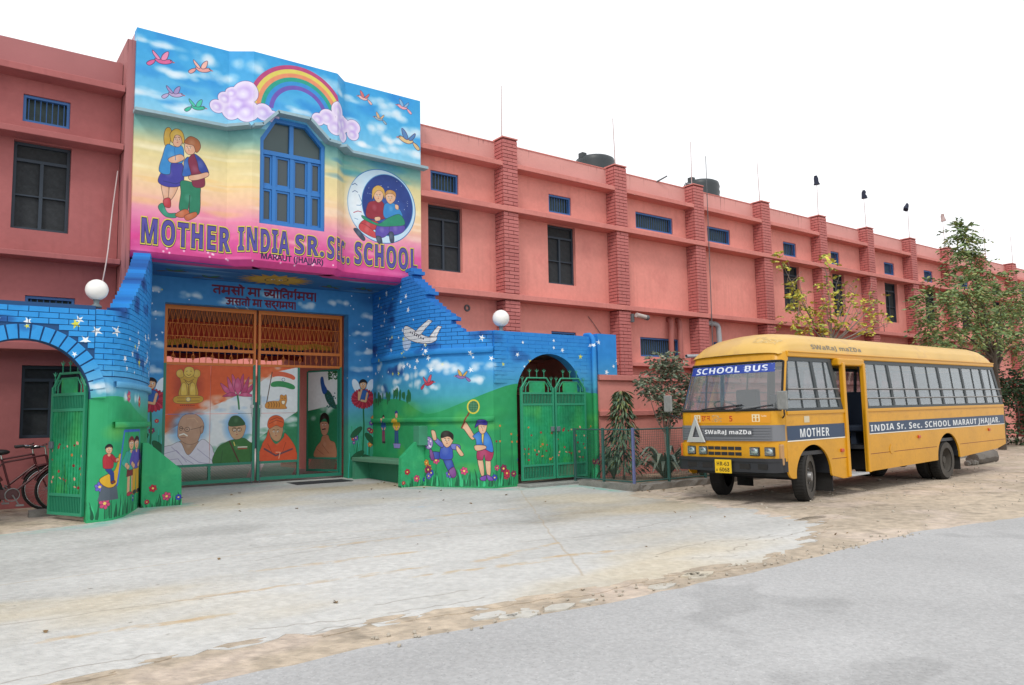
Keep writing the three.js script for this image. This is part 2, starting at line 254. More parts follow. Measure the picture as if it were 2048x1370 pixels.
function face(c, x, y, r, hair, o = {}) {
  ell(c, x, y, r * 0.82, r, o.skin ?? SKIN, 0, INK, Math.max(1, r * 0.07));
  if (hair) { soft(c, [[x - r, y + r * 0.1], [x - r * 0.95, y - r * 0.8], [x, y - r * 1.35], [x + r * 0.95, y - r * 0.8], [x + r, y + r * 0.05], [x + r * 0.6, y - r * 0.45], [x, y - r * 0.55], [x - r * 0.6, y - r * 0.4]], hair); }
  for (const s of [-1, 1]) { ell(c, x + s * r * 0.3, y - r * 0.05, r * 0.15, r * 0.19, '#fff'); ell(c, x + s * r * 0.3 + r * 0.04, y - r * 0.02, r * 0.08, r * 0.12, '#1c2430'); line(c, [[x + s * r * 0.15, y - r * 0.34], [x + s * r * 0.45, y - r * 0.36]], '#3a2418', Math.max(1, r * 0.06)); }
  line(c, [[x, y], [x + r * 0.06, y + r * 0.22], [x - r * 0.03, y + r * 0.24]], '#a8694c', Math.max(1, r * 0.06)); soft(c, [[x - r * 0.28, y + r * 0.45], [x, y + r * 0.5], [x + r * 0.28, y + r * 0.43], [x, y + r * 0.68]], '#a83440');
}
// a standing or running child, H pixels tall with feet at (x, y); joints are given as fractions of H
function child(c, x, y, H, o) {
  const q = ([a, b]) => [x + a * H, y - b * H], s = o.skin ?? SKIN, w = H * 0.1;
  const legs = o.legs ?? [[[-0.06, 0.42], [-0.07, 0.22], [-0.07, 0.03]], [[0.06, 0.42], [0.07, 0.22], [0.08, 0.03]]], arms = o.arms ?? [[[-0.13, 0.7], [-0.2, 0.56], [-0.1, 0.48]], [[0.13, 0.7], [0.2, 0.56], [0.1, 0.48]]];
  for (const l of legs) { limb(c, l.map(q), o.bare ? s : o.trousers, w * (o.bare ? 0.85 : 1.15), INK); const f = q(l[l.length - 1]); ell(c, f[0] + (o.toe ?? 0.03) * H, f[1] + H * 0.012, H * 0.075, H * 0.035, o.shoe ?? '#7d3a2c', 0, INK, 1.5); }
  if (o.skirt) poly(c, [q([-0.12, 0.52]), q([0.12, 0.52]), q([0.17, 0.3]), q([-0.17, 0.3])], o.skirt, INK, 1.5); else if (o.bare) poly(c, [q([-0.12, 0.5]), q([0.12, 0.5]), q([0.14, 0.32]), q([-0.14, 0.32])], o.trousers, INK, 1.5);
  soft(c, [q([-0.15, 0.74]), q([0, 0.78]), q([0.15, 0.74]), q([0.14, 0.5]), q([0.12, 0.42]), q([-0.12, 0.42]), q([-0.14, 0.5])], o.shirt, INK, 1.5);
  if (o.vest) soft(c, [q([0.02, 0.75]), q([0.13, 0.74]), q([0.16, 0.6]), q([0.15, 0.44]), q([0.04, 0.44])], o.vest, INK, 1);
  for (const a of arms) { const p = a.map(q); limb(c, p, o.sleeve ?? o.shirt, w * 0.95, INK); const h = p[p.length - 1], e = p[p.length - 2]; limb(c, [[(h[0] + e[0]) / 2, (h[1] + e[1]) / 2], h], s, w * 0.72); ell(c, h[0], h[1], w * 0.48, w * 0.42, s, 0, INK, 1); }
  const hd = q(o.head ?? [0, 0.87]); limb(c, [q([0, 0.74]), hd], s, w * 0.7); face(c, hd[0], hd[1], H * 0.105, o.hair);
  if (o.tail) soft(c, [[hd[0] - H * 0.1, hd[1] - H * 0.08], [hd[0] - H * 0.2, hd[1] + H * 0.02], [hd[0] - H * 0.17, hd[1] + H * 0.17], [hd[0] - H * 0.1, hd[1] + H * 0.06]], o.hair);
}
// a figure painted as flat shapes: each entry is [colour, points] (closed) or [colour, points, width] (a stroke)
function figure(c, at, list, lw = 2) { for (const [col, pts, w] of list) { const q = pts.map((p) => at(p[0], p[1])); if (w) line(c, q, col, w * lw); else { snug(c, q, col, 'rgba(40,22,30,.7)', lw); const m = q.reduce((a, b) => [a[0] + b[0] / q.length, a[1] + b[1] / q.length], [0, 0]); c.save(); c.beginPath(); q.forEach((p, i) => (i ? c.lineTo(...p) : c.moveTo(...p))); c.closePath(); c.clip(); blob(c, m[0] - lw * 3, m[1] - lw * 3, lw * 9, lw * 11, '255,255,255', 0.16); c.restore(); } } }
function looks(c, at, x, y, r, o = {}) { // eyes, brows, nose and mouth of a painted face
  const P = (a, b) => at(x + a * r, y + b * r), u = Math.abs(at(x + r, y)[0] - at(x, y)[0]); for (const d of [-0.42, 0.32]) { ell(c, ...P(d, -0.1), u * 0.17, u * 0.15, '#f4efe6'); ell(c, ...P(d + 0.03, -0.08), u * 0.09, u * 0.12, '#1b1a22'); line(c, [P(d - 0.2, -0.38), P(d, -0.46), P(d + 0.2, -0.38)], '#2a1c14', u * 0.08); }
  line(c, [P(-0.04, -0.05), P(-0.12, 0.3), P(0.02, 0.34)], '#8d5a42', u * 0.07); soft(c, [P(-0.26, 0.58), P(-0.04, 0.54), P(0.22, 0.58), P(-0.02, 0.74)], o.lip ?? '#a33a40');
}
// letters of the two Devanagari lines, as pen strokes in a unit box (x right, y down from the head line)
const arc = (cx, cy, rx, ry, a0, a1, n = 10) => Array.from({ length: n + 1 }, (_, i) => { const a = a0 + (a1 - a0) * i / n; return [cx + Math.cos(a) * rx, cy + Math.sin(a) * ry]; });
const stem = (x) => [[x, 0], [x, 1]];
const DEVA = {
  ta: [0.86, [stem(0.66), [[0.66, 0.42], ...arc(0.36, 0.66, 0.24, 0.24, -1.57, -4.4)]]],
  ma: [0.9, [stem(0.72), [[0.22, 0], [0.22, 0.62]], arc(0.16, 0.7, 0.11, 0.11, 0, 6.28), [[0.22, 0.62], [0.72, 0.62]]]],
  sa: [0.98, [stem(0.8), [...arc(0.2, 0.22, 0.16, 0.2, -1.57, 1.57, 8), [0.12, 0.46], [0.5, 0.98]], [[0.16, 0.5], [0.8, 0.5]]]],
  aa: [0.36, [stem(0.18)]],
  o: [0.36, [stem(0.18), [[0.18, 0], [0.1, -0.2], [-0.12, -0.34]]]],
  jy: [1.2, [[[0.02, 0.42], [0.56, 0.42]], [[0.14, 0.42], [0.06, 0.64], [0.2, 0.84], [0.4, 0.74], [0.4, 0.62]], stem(1.02), [[0.56, 0.14], [0.68, 0.16], [0.7, 0.3], [0.58, 0.42], [0.56, 0.58], [0.7, 0.72], [0.86, 0.7], [1.02, 0.56]]]],
  i: [0.3, [stem(0.18), arc(0.5, 0, 0.32, 0.34, 3.14, 6.0)]],
  rga: [0.8, [[[0.2, 0], [0.2, 0.56]], arc(0.14, 0.64, 0.09, 0.1, 0, 6.28), stem(0.6), arc(0.66, -0.2, 0.14, 0.18, 1.6, 4.6)]],
  ga: [0.8, [[[0.2, 0], [0.2, 0.56]], arc(0.14, 0.64, 0.09, 0.1, 0, 6.28), stem(0.6)]],
  ya: [0.9, [stem(0.72), [[0.12, 0.12], [0.26, 0.14], [0.3, 0.28], [0.18, 0.42], [0.16, 0.58], [0.3, 0.72], [0.5, 0.7], [0.72, 0.56]]]],
  a: [1.12, [stem(0.94), arc(0.28, 0.24, 0.2, 0.2, -2.4, 1.5), arc(0.28, 0.68, 0.24, 0.24, -1.5, 2.4), [[0.46, 0.46], [0.94, 0.46]]]],
  d: [0.72, [[[0.4, 0], [0.4, 0.26]], arc(0.36, 0.5, 0.22, 0.24, -1.4, -5.4), [[0.3, 0.72], [0.52, 1.02]], [[0.56, 1.02], [0.72, 1.2]]]],
  ra: [0.6, [[...arc(0.2, 0.24, 0.18, 0.22, -1.57, 1.57, 8), [0.14, 0.5], [0.5, 1]]]], uu: [0.02, [arc(-0.3, 1.12, 0.18, 0.12, 3.3, 6.6)]],
  tta: [0.7, [[[0.42, 0], [0.42, 0.22]], arc(0.4, 0.56, 0.28, 0.33, -1.5, -4.9)]], na: [0.8, [stem(0.6), [[0.6, 0.5], [0.24, 0.5]], arc(0.17, 0.52, 0.1, 0.1, 0, 6.28)]],
  bar: [0.4, [[[0.2, -0.05], [0.2, 1.05]]]], dot: [0.24, [[[0.1, 0.94], [0.12, 0.96]]]], sp: [0.42, null],
};
function deva(c, word, x, y, h, col, lw, squeeze = 1) {
  c.strokeStyle = col; c.lineWidth = lw; c.lineCap = 'round'; c.lineJoin = 'round'; let run = x;
  for (const k of word) {
    const [w, st] = DEVA[k], X = (a) => x + a * h * squeeze, n = x + w * h * squeeze;
    if (st) { for (const s of st) { c.beginPath(); s.forEach((p, i) => (i ? c.lineTo(X(p[0]), y + p[1] * h) : c.moveTo(X(p[0]), y + p[1] * h))); c.stroke(); } if (!['bar', 'dot', 'uu'].includes(k)) { c.beginPath(); c.moveTo(x - 0.04 * h, y); c.lineTo(n, y); c.stroke(); } }
    x = n;
  }
  return x - run;
}
const rgb = (a, b, t) => `rgb(${a.map((v, i) => Math.round(v + (b[i] - v) * t)).join()})`;
function wash(c, w, h, stops) { const g = c.createLinearGradient(0, 0, 0, h); for (const [t, col] of stops) g.addColorStop(t, col); c.fillStyle = g; c.fillRect(0, 0, w, h); }
function grainy(c, w, h, a = 7) { const im = c.getImageData(0, 0, w, h), d = im.data; for (let i = 0; i < d.length; i += 4) { const x = (i / 4) % w, y = Math.floor(i / 4 / w), n = (hash(x, y, 3) - 0.5) * a + (vnoise(x / 24, y / 24, 4096, 6) - 0.5) * a * 1.6; d[i] += n; d[i + 1] += n; d[i + 2] += n; } c.putImageData(im, 0, 0); }

// ---------------------------------------------------------------- the mural over the gate, unrolled: s metres along the front, y metres up
const SIGN = [[2.46, -14.0], [4.02, -14.0], [4.39, -13.75], [6.04, -13.75], [6.3, -14.0], [8.05, -14.0]];
const SIGN_L = SIGN.slice(1).reduce((t, p, i) => t + Math.hypot(p[0] - SIGN[i][0], p[1] - SIGN[i][1]), 0), SIGN_Y0 = 4.2, SIGN_Y1 = 8.24;
const signMap = canvasTex(2048, Math.round(2048 * (SIGN_Y1 - SIGN_Y0) / SIGN_L), (c, w, h) => {
  const k = w / SIGN_L, X = (s) => s * k, Y = (y) => (SIGN_Y1 - y) * k;
  // upper fascia: blue sky
  wash(c, w, h, [[0, '#2f9fdf'], [0.16, '#3fa9e2'], [0.3, '#6fbfe8'], [0.36, '#8ccbe6'], [0.365, '#5fa3ad'], [0.43, '#7fb2a8'], [0.5, '#d8cf9a'], [0.62, '#efd9a2'], [0.72, '#f0c3a4'], [0.8, '#e68fb0'], [0.9, '#d64f98'], [1, '#cf3f88']]);
  for (let i = 0; i < 26; i++) blob(c, X(rr(0, SIGN_L)), Y(rr(6.95, 8.2)), rr(60, 170), rr(30, 70), '20,130,215', 0.5);
  for (const [s, y, a] of [[0.35, 8.02, 0.5], [1.0, 7.95, 0.4], [0.75, 7.55, 0.7], [1.35, 7.7, 0.5], [0.3, 7.1, 0.5], [0.9, 6.95, 0.5], [1.9, 7.95, 0.4], [3.2, 7.95, 0.5], [2.9, 7.25, 0.5], [4.1, 7.9, 0.5], [4.9, 7.95, 0.55], [5.2, 7.75, 0.6], [4.5, 7.4, 0.6], [5.0, 7.2, 0.6], [5.6, 7.5, 0.5], [4.6, 6.98, 0.7], [5.4, 6.98, 0.6], [2.1, 7.0, 0.4]]) cloud(c, X(s), Y(y), rr(170, 300), rr(60, 110), '240,246,252', a + 0.15);
  // sunset below the shelf
  for (let i = 0; i < 70; i++) { const y = rr(4.7, 6.4), t = (y - 4.7) / 1.7; blob(c, X(rr(0, SIGN_L)), Y(y), rr(90, 260), rr(10, 30), t > 0.6 ? (rnd() < 0.5 ? '232,214,150' : '245,236,200') : t > 0.25 ? (rnd() < 0.5 ? '240,196,120' : '250,232,214') : (rnd() < 0.5 ? '232,120,160' : '246,190,190'), 0.5); }
  for (let i = 0; i < 26; i++) blob(c, X(rr(0, SIGN_L)), Y(rr(4.3, 4.75)), rr(60, 160), rr(14, 34), rnd() < 0.5 ? '226,60,140' : '240,130,185', 0.5);
  for (let i = 0; i < 26; i++) blob(c, X(rr(3.7, 5.7)), Y(rr(6.1, 6.75)), rr(70, 150), rr(20, 40), rnd() < 0.6 ? '70,170,175' : '40,130,190', 0.5);
  // rainbow and its two clouds
  const bands = ['#b8447c', '#dccf62', '#e2906a', '#1fa08c', '#2d90d6', '#6a55b4']; bands.forEach((col, i) => { c.strokeStyle = col; c.lineWidth = k * 0.082; c.beginPath(); c.ellipse(X(2.88), Y(7.18), k * (0.93 - i * 0.078), k * (0.93 - i * 0.078), 0, PI * 1.02, PI * 1.98); c.stroke(); });
  const puff = (list, edge) => { for (const [s, y, r] of list) ell(c, X(s), Y(y), r * k, r * k * 0.95, null, 0, '#5a3f86', 5); for (const [s, y, r] of list) ell(c, X(s), Y(y), r * k, r * k * 0.95, edge); for (const [s, y, r] of list) { blob(c, X(s), Y(y), r * k * 0.85, r * k * 0.8, '150,110,215', 0.55); blob(c, X(s) - r * k * 0.15, Y(y) + r * k * 0.1, r * k * 0.55, r * k * 0.5, '238,236,248', 0.9); } };
  puff([[1.75, 7.22, 0.22], [1.36, 7.12, 0.13], [1.5, 7.3, 0.13], [1.62, 7.42, 0.12], [1.86, 7.42, 0.24], [1.62, 7.08, 0.18], [1.9, 7.08, 0.22], [2.2, 7.1, 0.17], [2.38, 7.05, 0.12]], '#e3d8f2');
  puff([[3.8, 7.24, 0.2], [3.26, 7.2, 0.13], [3.45, 7.28, 0.17], [3.72, 7.48, 0.19], [3.95, 7.3, 0.18], [4.2, 7.3, 0.16], [3.62, 7.12, 0.17], [3.9, 7.06, 0.16], [4.2, 7.15, 0.13]], '#e6dcf4');
  for (const [s, y, r, a, b, f] of [[0.4, 7.74, 0.13, '#d6639a', '#e58bb4', 1], [1.07, 7.76, 0.12, '#e6a29c', '#efb9ae', 1], [0.62, 7.18, 0.11, '#b7a6cf', '#9c8ec4', 1], [1.0, 7.03, 0.11, '#35b795', '#43c3a4', 1], [4.45, 7.98, 0.1, '#e7b7b4', '#cf6f72', -1], [5.36, 8.0, 0.11, '#e9a6b6', '#7fb3dc', -1], [4.8, 7.62, 0.09, '#8fa8b4', '#d2b287', -1], [5.46, 7.3, 0.16, '#d9bb87', '#4f7fb8', -1]]) bird(c, X(s), Y(y), r * k * 1.5, a, b, f);
  // two children on the left
  const kid = (x, y) => { const px = x / 2.284, py = 40 + y / 2.284; return [X(0.41 + (px - 318) * 0.00828 + (py - 330) * 0.0003), Y(5.85 - (py - 330) * 0.00902 + (px - 318) * 0.0014)]; };
  figure(c, kid, [['#c9a03a', [[757, 500], [775, 494], [784, 518], [772, 572], [754, 574], [748, 538]]], ['#d9a98c', [[735, 748], [764, 755], [768, 800], [752, 832], [742, 800]]], ['#d9a98c', [[775, 755], [812, 748], [792, 800], [762, 832], [766, 800]]], ['#b5303c', [[744, 818], [772, 812], [774, 852], [748, 848]]], ['#2a8a70', [[720, 852], [740, 834], [762, 876], [800, 880], [796, 900], [750, 892]]], ['#3b3a9a', [[762, 655], [828, 652], [832, 745], [772, 762], [722, 740], [735, 695]]],
    ['#2f86c8', [[762, 570], [742, 620], [726, 690], [772, 704], [782, 655], [830, 652], [838, 600], [826, 573], [800, 580]]], ['#d9a98c', [[770, 632], [822, 614], [840, 634], [806, 652], [775, 650]]], ['#d9a98c', [[786, 520], [828, 518], [834, 550], [818, 578], [796, 576], [786, 552]]], ['#d2ac46', [[776, 524], [800, 498], [830, 508], [842, 545], [834, 566], [824, 532], [800, 528], [786, 562]]], ['#1f6aa6', [[795, 585], [800, 640]], 1.2], ['#27307c', [[745, 735], [800, 748], [826, 738]], 2]], 3); looks(c, kid, 810, 546, 22);
  figure(c, kid, [['#1d7a5c', [[826, 733], [905, 755], [912, 800], [904, 884], [860, 880], [864, 800], [850, 872], [814, 862], [822, 790]]], ['#b8603a', [[798, 882], [840, 862], [860, 880], [832, 900], [802, 895]]], ['#b8603a', [[838, 892], [888, 876], [892, 896], [850, 914]]], ['#2a5fb0', [[840, 640], [862, 628], [872, 700], [830, 712], [836, 670]]], ['#7c2444', [[858, 638], [886, 610], [908, 650], [926, 690], [932, 757], [880, 759], [870, 700]]], ['#2a3f94', [[888, 610], [926, 640], [952, 690], [946, 708], [910, 690], [900, 650]]], ['#d9a98c', [[860, 712], [905, 703], [946, 694], [950, 712], [900, 730], [866, 730]]], ['#d9a98c', [[846, 560], [880, 556], [895, 585], [882, 610], [856, 612], [842, 590]]], ['#a8643c', [[840, 556], [868, 530], [906, 546], [916, 580], [896, 604], [884, 574], [856, 566]]], ['#12523e', [[862, 800], [860, 870]], 1.2]], 3); looks(c, kid, 862, 584, 20);
  // crescent moon with two children reading
  const mo = (x, y) => { const px = 240 + x / 2.447, py = 40 + y / 2.447; return [X(4.89 + (px - 767) * 0.0114), Y(5.77 - (py - 412) * 0.01048 + (px - 767) * 0.0012)]; };
  const mc = mo(1283, 912), R = Math.abs(mo(1448, 912)[0] - mc[0]); ell(c, ...mc, R, R * 1.0, '#bfdcf0', 0, '#2f74b4', 6); blob(c, mc[0] - R * 0.75, mc[1], R * 0.4, R * 0.8, '236,244,250', 0.9); const ic = mo(1310, 905); ell(c, ic[0], ic[1], R * 0.76, R * 0.84, '#1b3a86', 0, '#4f94cc', 5); blob(c, ic[0], ic[1] + R * 0.2, R * 0.6, R * 0.6, '60,120,200', 0.6); for (let i = 0; i < 26; i++) star(c, ic[0] + rr(-0.6, 0.6) * R, ic[1] + rr(-0.75, 0.2) * R, rr(2, 5), '#dfe8f6');
  figure(c, mo, [['#28508a', [[1140, 815], [1152, 808], [1162, 815]], 2], ['#28508a', [[1140, 850], [1152, 842], [1165, 850]], 1.6], ['#3f78ae', [[1170, 860], [1186, 900], [1178, 912], [1160, 912]], 1.6], ['#b04a66', [[1146, 948], [1166, 940], [1182, 944]], 2.4], ['#3f78ae', [[1150, 975], [1166, 980]], 1.4],
    ['#b83a44', [[1200, 980], [1260, 990], [1256, 1020], [1200, 1040], [1172, 1010]]], ['#c4464c', [[1176, 1000], [1210, 1010], [1262, 1056], [1240, 1066], [1176, 1030]]], ['#5a4aa8', [[1262, 1000], [1330, 1006], [1296, 1060], [1252, 1060]]], ['#5a4aa8', [[1330, 1000], [1392, 1004], [1384, 1036], [1336, 1050], [1316, 1030]]], ['#39465e', [[1146, 1030], [1166, 1026], [1200, 1070], [1186, 1080]]], ['#39465e', [[1252, 1060], [1276, 1062], [1282, 1096], [1262, 1092]]], ['#39465e', [[1316, 1040], [1336, 1040], [1340, 1084], [1322, 1086]]],
    ['#8f2338', [[1212, 905], [1240, 888], [1286, 892], [1296, 970], [1210, 968]]], ['#2f86c8', [[1292, 905], [1320, 893], [1352, 902], [1382, 960], [1296, 968]]], ['#1f8a6a', [[1188, 960], [1262, 996], [1310, 968], [1368, 948], [1394, 996], [1330, 1008], [1262, 1008], [1196, 980]]], ['#dcae8c', [[1246, 968], [1270, 964], [1272, 980], [1250, 984]]], ['#dcae8c', [[1346, 900], [1362, 904], [1362, 924], [1348, 920]]], ['#dcae8c', [[1244, 836], [1282, 836], [1286, 872], [1264, 894], [1244, 874]]], ['#dcae8c', [[1300, 846], [1342, 846], [1346, 876], [1322, 898], [1302, 878]]], ['#d0a650', [[1234, 880], [1236, 830], [1264, 810], [1292, 830], [1294, 876], [1284, 844], [1264, 834], [1246, 850]]], ['#b9864a', [[1296, 858], [1302, 836], [1322, 828], [1346, 838], [1350, 862], [1334, 848], [1310, 848]]]], 2.5); looks(c, mo, 1264, 862, 19); looks(c, mo, 1322, 870, 19);
  // the name of the school: yellow outline, violet letters
  const word = (t, s0, s1, yTop, yBot) => {
    const H = (yTop - yBot) * k; c.save(); c.font = `bold ${H * 1.36}px sans-serif`; const ws = [...t].map((q) => c.measureText(q).width + H * (q === '.' ? 0.02 : 0.1)), tw = ws.reduce((a, b) => a + b, 0); c.translate(X(s0), Y(yBot)); c.scale((s1 - s0) * k / tw, 1); c.lineJoin = 'miter'; c.miterLimit = 3; let x = H * 0.05;
    [...t].forEach((q, i) => { const dy = rr(-0.012, 0.012) * H; c.strokeStyle = '#3a2440'; c.lineWidth = H * 0.19; c.strokeText(q, x + 2, dy + 3); c.strokeStyle = '#dccf4a'; c.lineWidth = H * 0.155; c.strokeText(q, x, dy); c.strokeStyle = '#21194a'; c.lineWidth = H * 0.07; c.strokeText(q, x, dy); c.fillStyle = '#54489f'; c.fillText(q, x, dy); x += ws[i]; });
    c.restore();
  };
  word('MOTHER', 0.12, 1.64, 4.89, 4.46); word('INDIA', 1.76, 2.72, 4.9, 4.48); word('SR.', 2.8, 3.4, 4.88, 4.52); word('SEC.', 3.44, 4.14, 4.92, 4.5); word('SCHOOL', 4.22, 5.68, 4.95, 4.51);
  for (let i = 0; i < 22; i++) blob(c, X(rr(0.4, 3.6)), Y(rr(4.26, 4.44)), 9, 9, '255,240,248', 0.9);
  c.font = `${0.15 * k}px sans-serif`; c.fillStyle = '#2a1444'; c.lineWidth = 3.5; c.strokeStyle = '#2a1444'; const mw = c.measureText('MARAUT (JHAJJAR)').width; c.save(); c.translate(X(2.18), Y(4.345)); c.scale(1.2 * k / mw, 1); c.fillText('MARAUT (JHAJJAR)', 0, 0); c.strokeText('MARAUT (JHAJJAR)', 0, 0); c.restore();
  grainy(c, w, h, 5);
});
// ---------------------------------------------------------------- wall round the gate: x 2.95..7.85, y 0..4.4
const GW = { x0: 2.95, x1: 7.85, y0: 0, y1: 4.4 };
function fairy(c, x, y, k) { // a winged figure resting in a red daisy, on a tall leafy stalk
  line(c, [[x, y + 0.1 * k], [x + 0.02 * k, y + 0.6 * k], [x - 0.03 * k, y + 1.7 * k]], '#1c6a45', 0.035 * k);
  for (const [dx, dy, r] of [[-0.16, 0.75, -0.7], [0.17, 0.9, 0.8], [-0.13, 1.25, -0.5], [0.14, 1.35, 0.6]]) ell(c, x + dx * k, y + dy * k, 0.17 * k, 0.065 * k, '#1e5a3c', r, '#0e3524', 2);
  for (const s of [-1, 1]) ell(c, x + s * 0.17 * k, y - 0.26 * k, 0.08 * k, 0.16 * k, '#dfe9f4', s * 0.4, '#8fa6bf', 2);
  for (let i = 0; i < 26; i++) { const a = i / 26 * 2 * PI; ell(c, x + Math.cos(a) * 0.2 * k, y + 0.02 * k + Math.sin(a) * 0.14 * k, 0.085 * k, 0.035 * k, i % 2 ? '#c2304c' : '#a51f3c', a, '#6e1028', 1.5); }
  soft(c, [[x - 0.1 * k, y - 0.16 * k], [x + 0.12 * k, y - 0.18 * k], [x + 0.15 * k, y + 0.05 * k], [x - 0.13 * k, y + 0.05 * k]], '#2c5fa8', INK, 2);
  limb(c, [[x - 0.1 * k, y - 0.12 * k], [x - 0.1 * k, y + 0.04 * k], [x - 0.03 * k, y - 0.2 * k]], SKIN, 0.045 * k, INK); limb(c, [[x + 0.1 * k, y - 0.1 * k], [x + 0.06 * k, y + 0.08 * k], [x - 0.04 * k, y + 0.06 * k]], SKIN, 0.045 * k, INK); face(c, x, y - 0.29 * k, 0.1 * k, '#16131c');
}
const gateWallMap = canvasTex(1568, 1408, (c, w, h) => {
  const k = w / (GW.x1 - GW.x0), X = (x) => (x - GW.x0) * k, Y = (y) => (GW.y1 - y) * k;
  wash(c, w, h, [[0, '#3482c0'], [0.25, '#3a8cca'], [0.5, '#3f94d0'], [0.62, '#58a6cf'], [0.72, '#4aa793'], [1, '#1f8a63']]);
  for (let i = 0; i < 24; i++) blob(c, rr(0, w), Y(rr(2.4, 4.4)), rr(90, 230), rr(30, 70), '20,84,150', 0.35);
  for (const [x, y] of [[3.2, 3.5], [3.15, 2.9], [3.2, 2.4], [3.9, 3.86], [5.4, 4.0], [6.9, 3.95], [7.4, 3.3], [7.5, 2.9], [7.45, 2.5], [3.15, 3.95], [7.6, 3.7], [4.6, 3.8], [6.2, 3.84]]) cloud(c, X(x), Y(y), 130, 46, '226,236,246', 0.8);
  for (let i = 0; i < 46; i++) { const side = rnd() < 0.5 ? rr(2.98, 3.36) : rr(7.16, 7.8); star(c, X(rnd() < 0.4 ? rr(3, 7.8) : side), Y(rr(2.3, 4.15)), rr(5, 10), rnd() < 0.1 ? '#d8d45a' : '#eaf2fa'); }
  for (const [a, b] of [[2.95, 3.37], [7.13, 7.85]]) { for (let i = 0; i < 34; i++) { const x = X(rr(a, b)), t = k * rr(0.5, 1.3); line(c, [[x, h], [x + rr(-12, 12), h - t * 0.5], [x + rr(-20, 20), h - t]], ['#3fc0b4', '#2a9a70', '#1b7a52', '#5fc8d2'][Math.floor(rnd() * 4)], rr(3, 7)); } for (let i = 0; i < 12; i++) flower(c, X(rr(a + 0.04, b - 0.04)), Y(rr(0.25, 1.5)), k * rr(0.035, 0.065), ['#c9364c', '#e08a3c', '#6a4ab4', '#8a3060'][i % 4]); }
  fairy(c, X(3.16), Y(1.85), k); fairy(c, X(7.48), Y(1.88), k);
  deva(c, ['ta', 'ma', 'sa', 'o', 'sp', 'ma', 'aa', 'sp', 'jy', 'o', 'i', 'ta', 'rga', 'ma', 'ya', 'bar'], X(4.24), Y(4.1), 0.15 * k, '#6a1030', 0.036 * k, 1.32);
  deva(c, ['a', 'sa', 'ta', 'o', 'sp', 'ma', 'aa', 'sp', 'sa', 'd', 'ga', 'ma', 'ya', 'bar'], X(4.5), Y(3.87), 0.13 * k, '#6a1030', 0.031 * k, 1.1);
  grainy(c, w, h, 5);
});
// ---------------------------------------------------------------- paint on the gate leaves: x 3.46..7.1, y 0.57..2.56
const GL = { x0: 3.46, x1: 7.1, y0: 0.55, y1: 2.56 };
function bust(c, x, y, k, o) { // a head and shoulders, chin at y, k px = 1 m
  soft(c, [[x - 0.42 * k, y + 0.52 * k], [x - 0.4 * k, y + 0.2 * k], [x - 0.16 * k, y + 0.06 * k], [x + 0.16 * k, y + 0.06 * k], [x + 0.4 * k, y + 0.2 * k], [x + 0.43 * k, y + 0.52 * k], [x, y + 0.58 * k]], o.coat, INK, 3);
  limb(c, [[x, y + 0.1 * k], [x, y - 0.06 * k]], o.skin, 0.15 * k); ell(c, x, y - 0.16 * k, 0.125 * k, 0.165 * k, o.skin, 0.04, INK, 2.5);
  for (const s of [-1, 1]) { ell(c, x + s * 0.05 * k, y - 0.18 * k, 0.017 * k, 0.01 * k, '#2a1a14'); line(c, [[x + s * 0.025 * k, y - 0.205 * k], [x + s * 0.08 * k, y - 0.205 * k]], '#3a2418', 0.011 * k); }
  line(c, [[x - 0.005 * k, y - 0.17 * k], [x - 0.02 * k, y - 0.115 * k], [x + 0.005 * k, y - 0.11 * k]], '#99664a', 0.01 * k); line(c, [[x - 0.035 * k, y - 0.075 * k], [x + 0.035 * k, y - 0.075 * k]], '#8a3038', 0.016 * k);
}
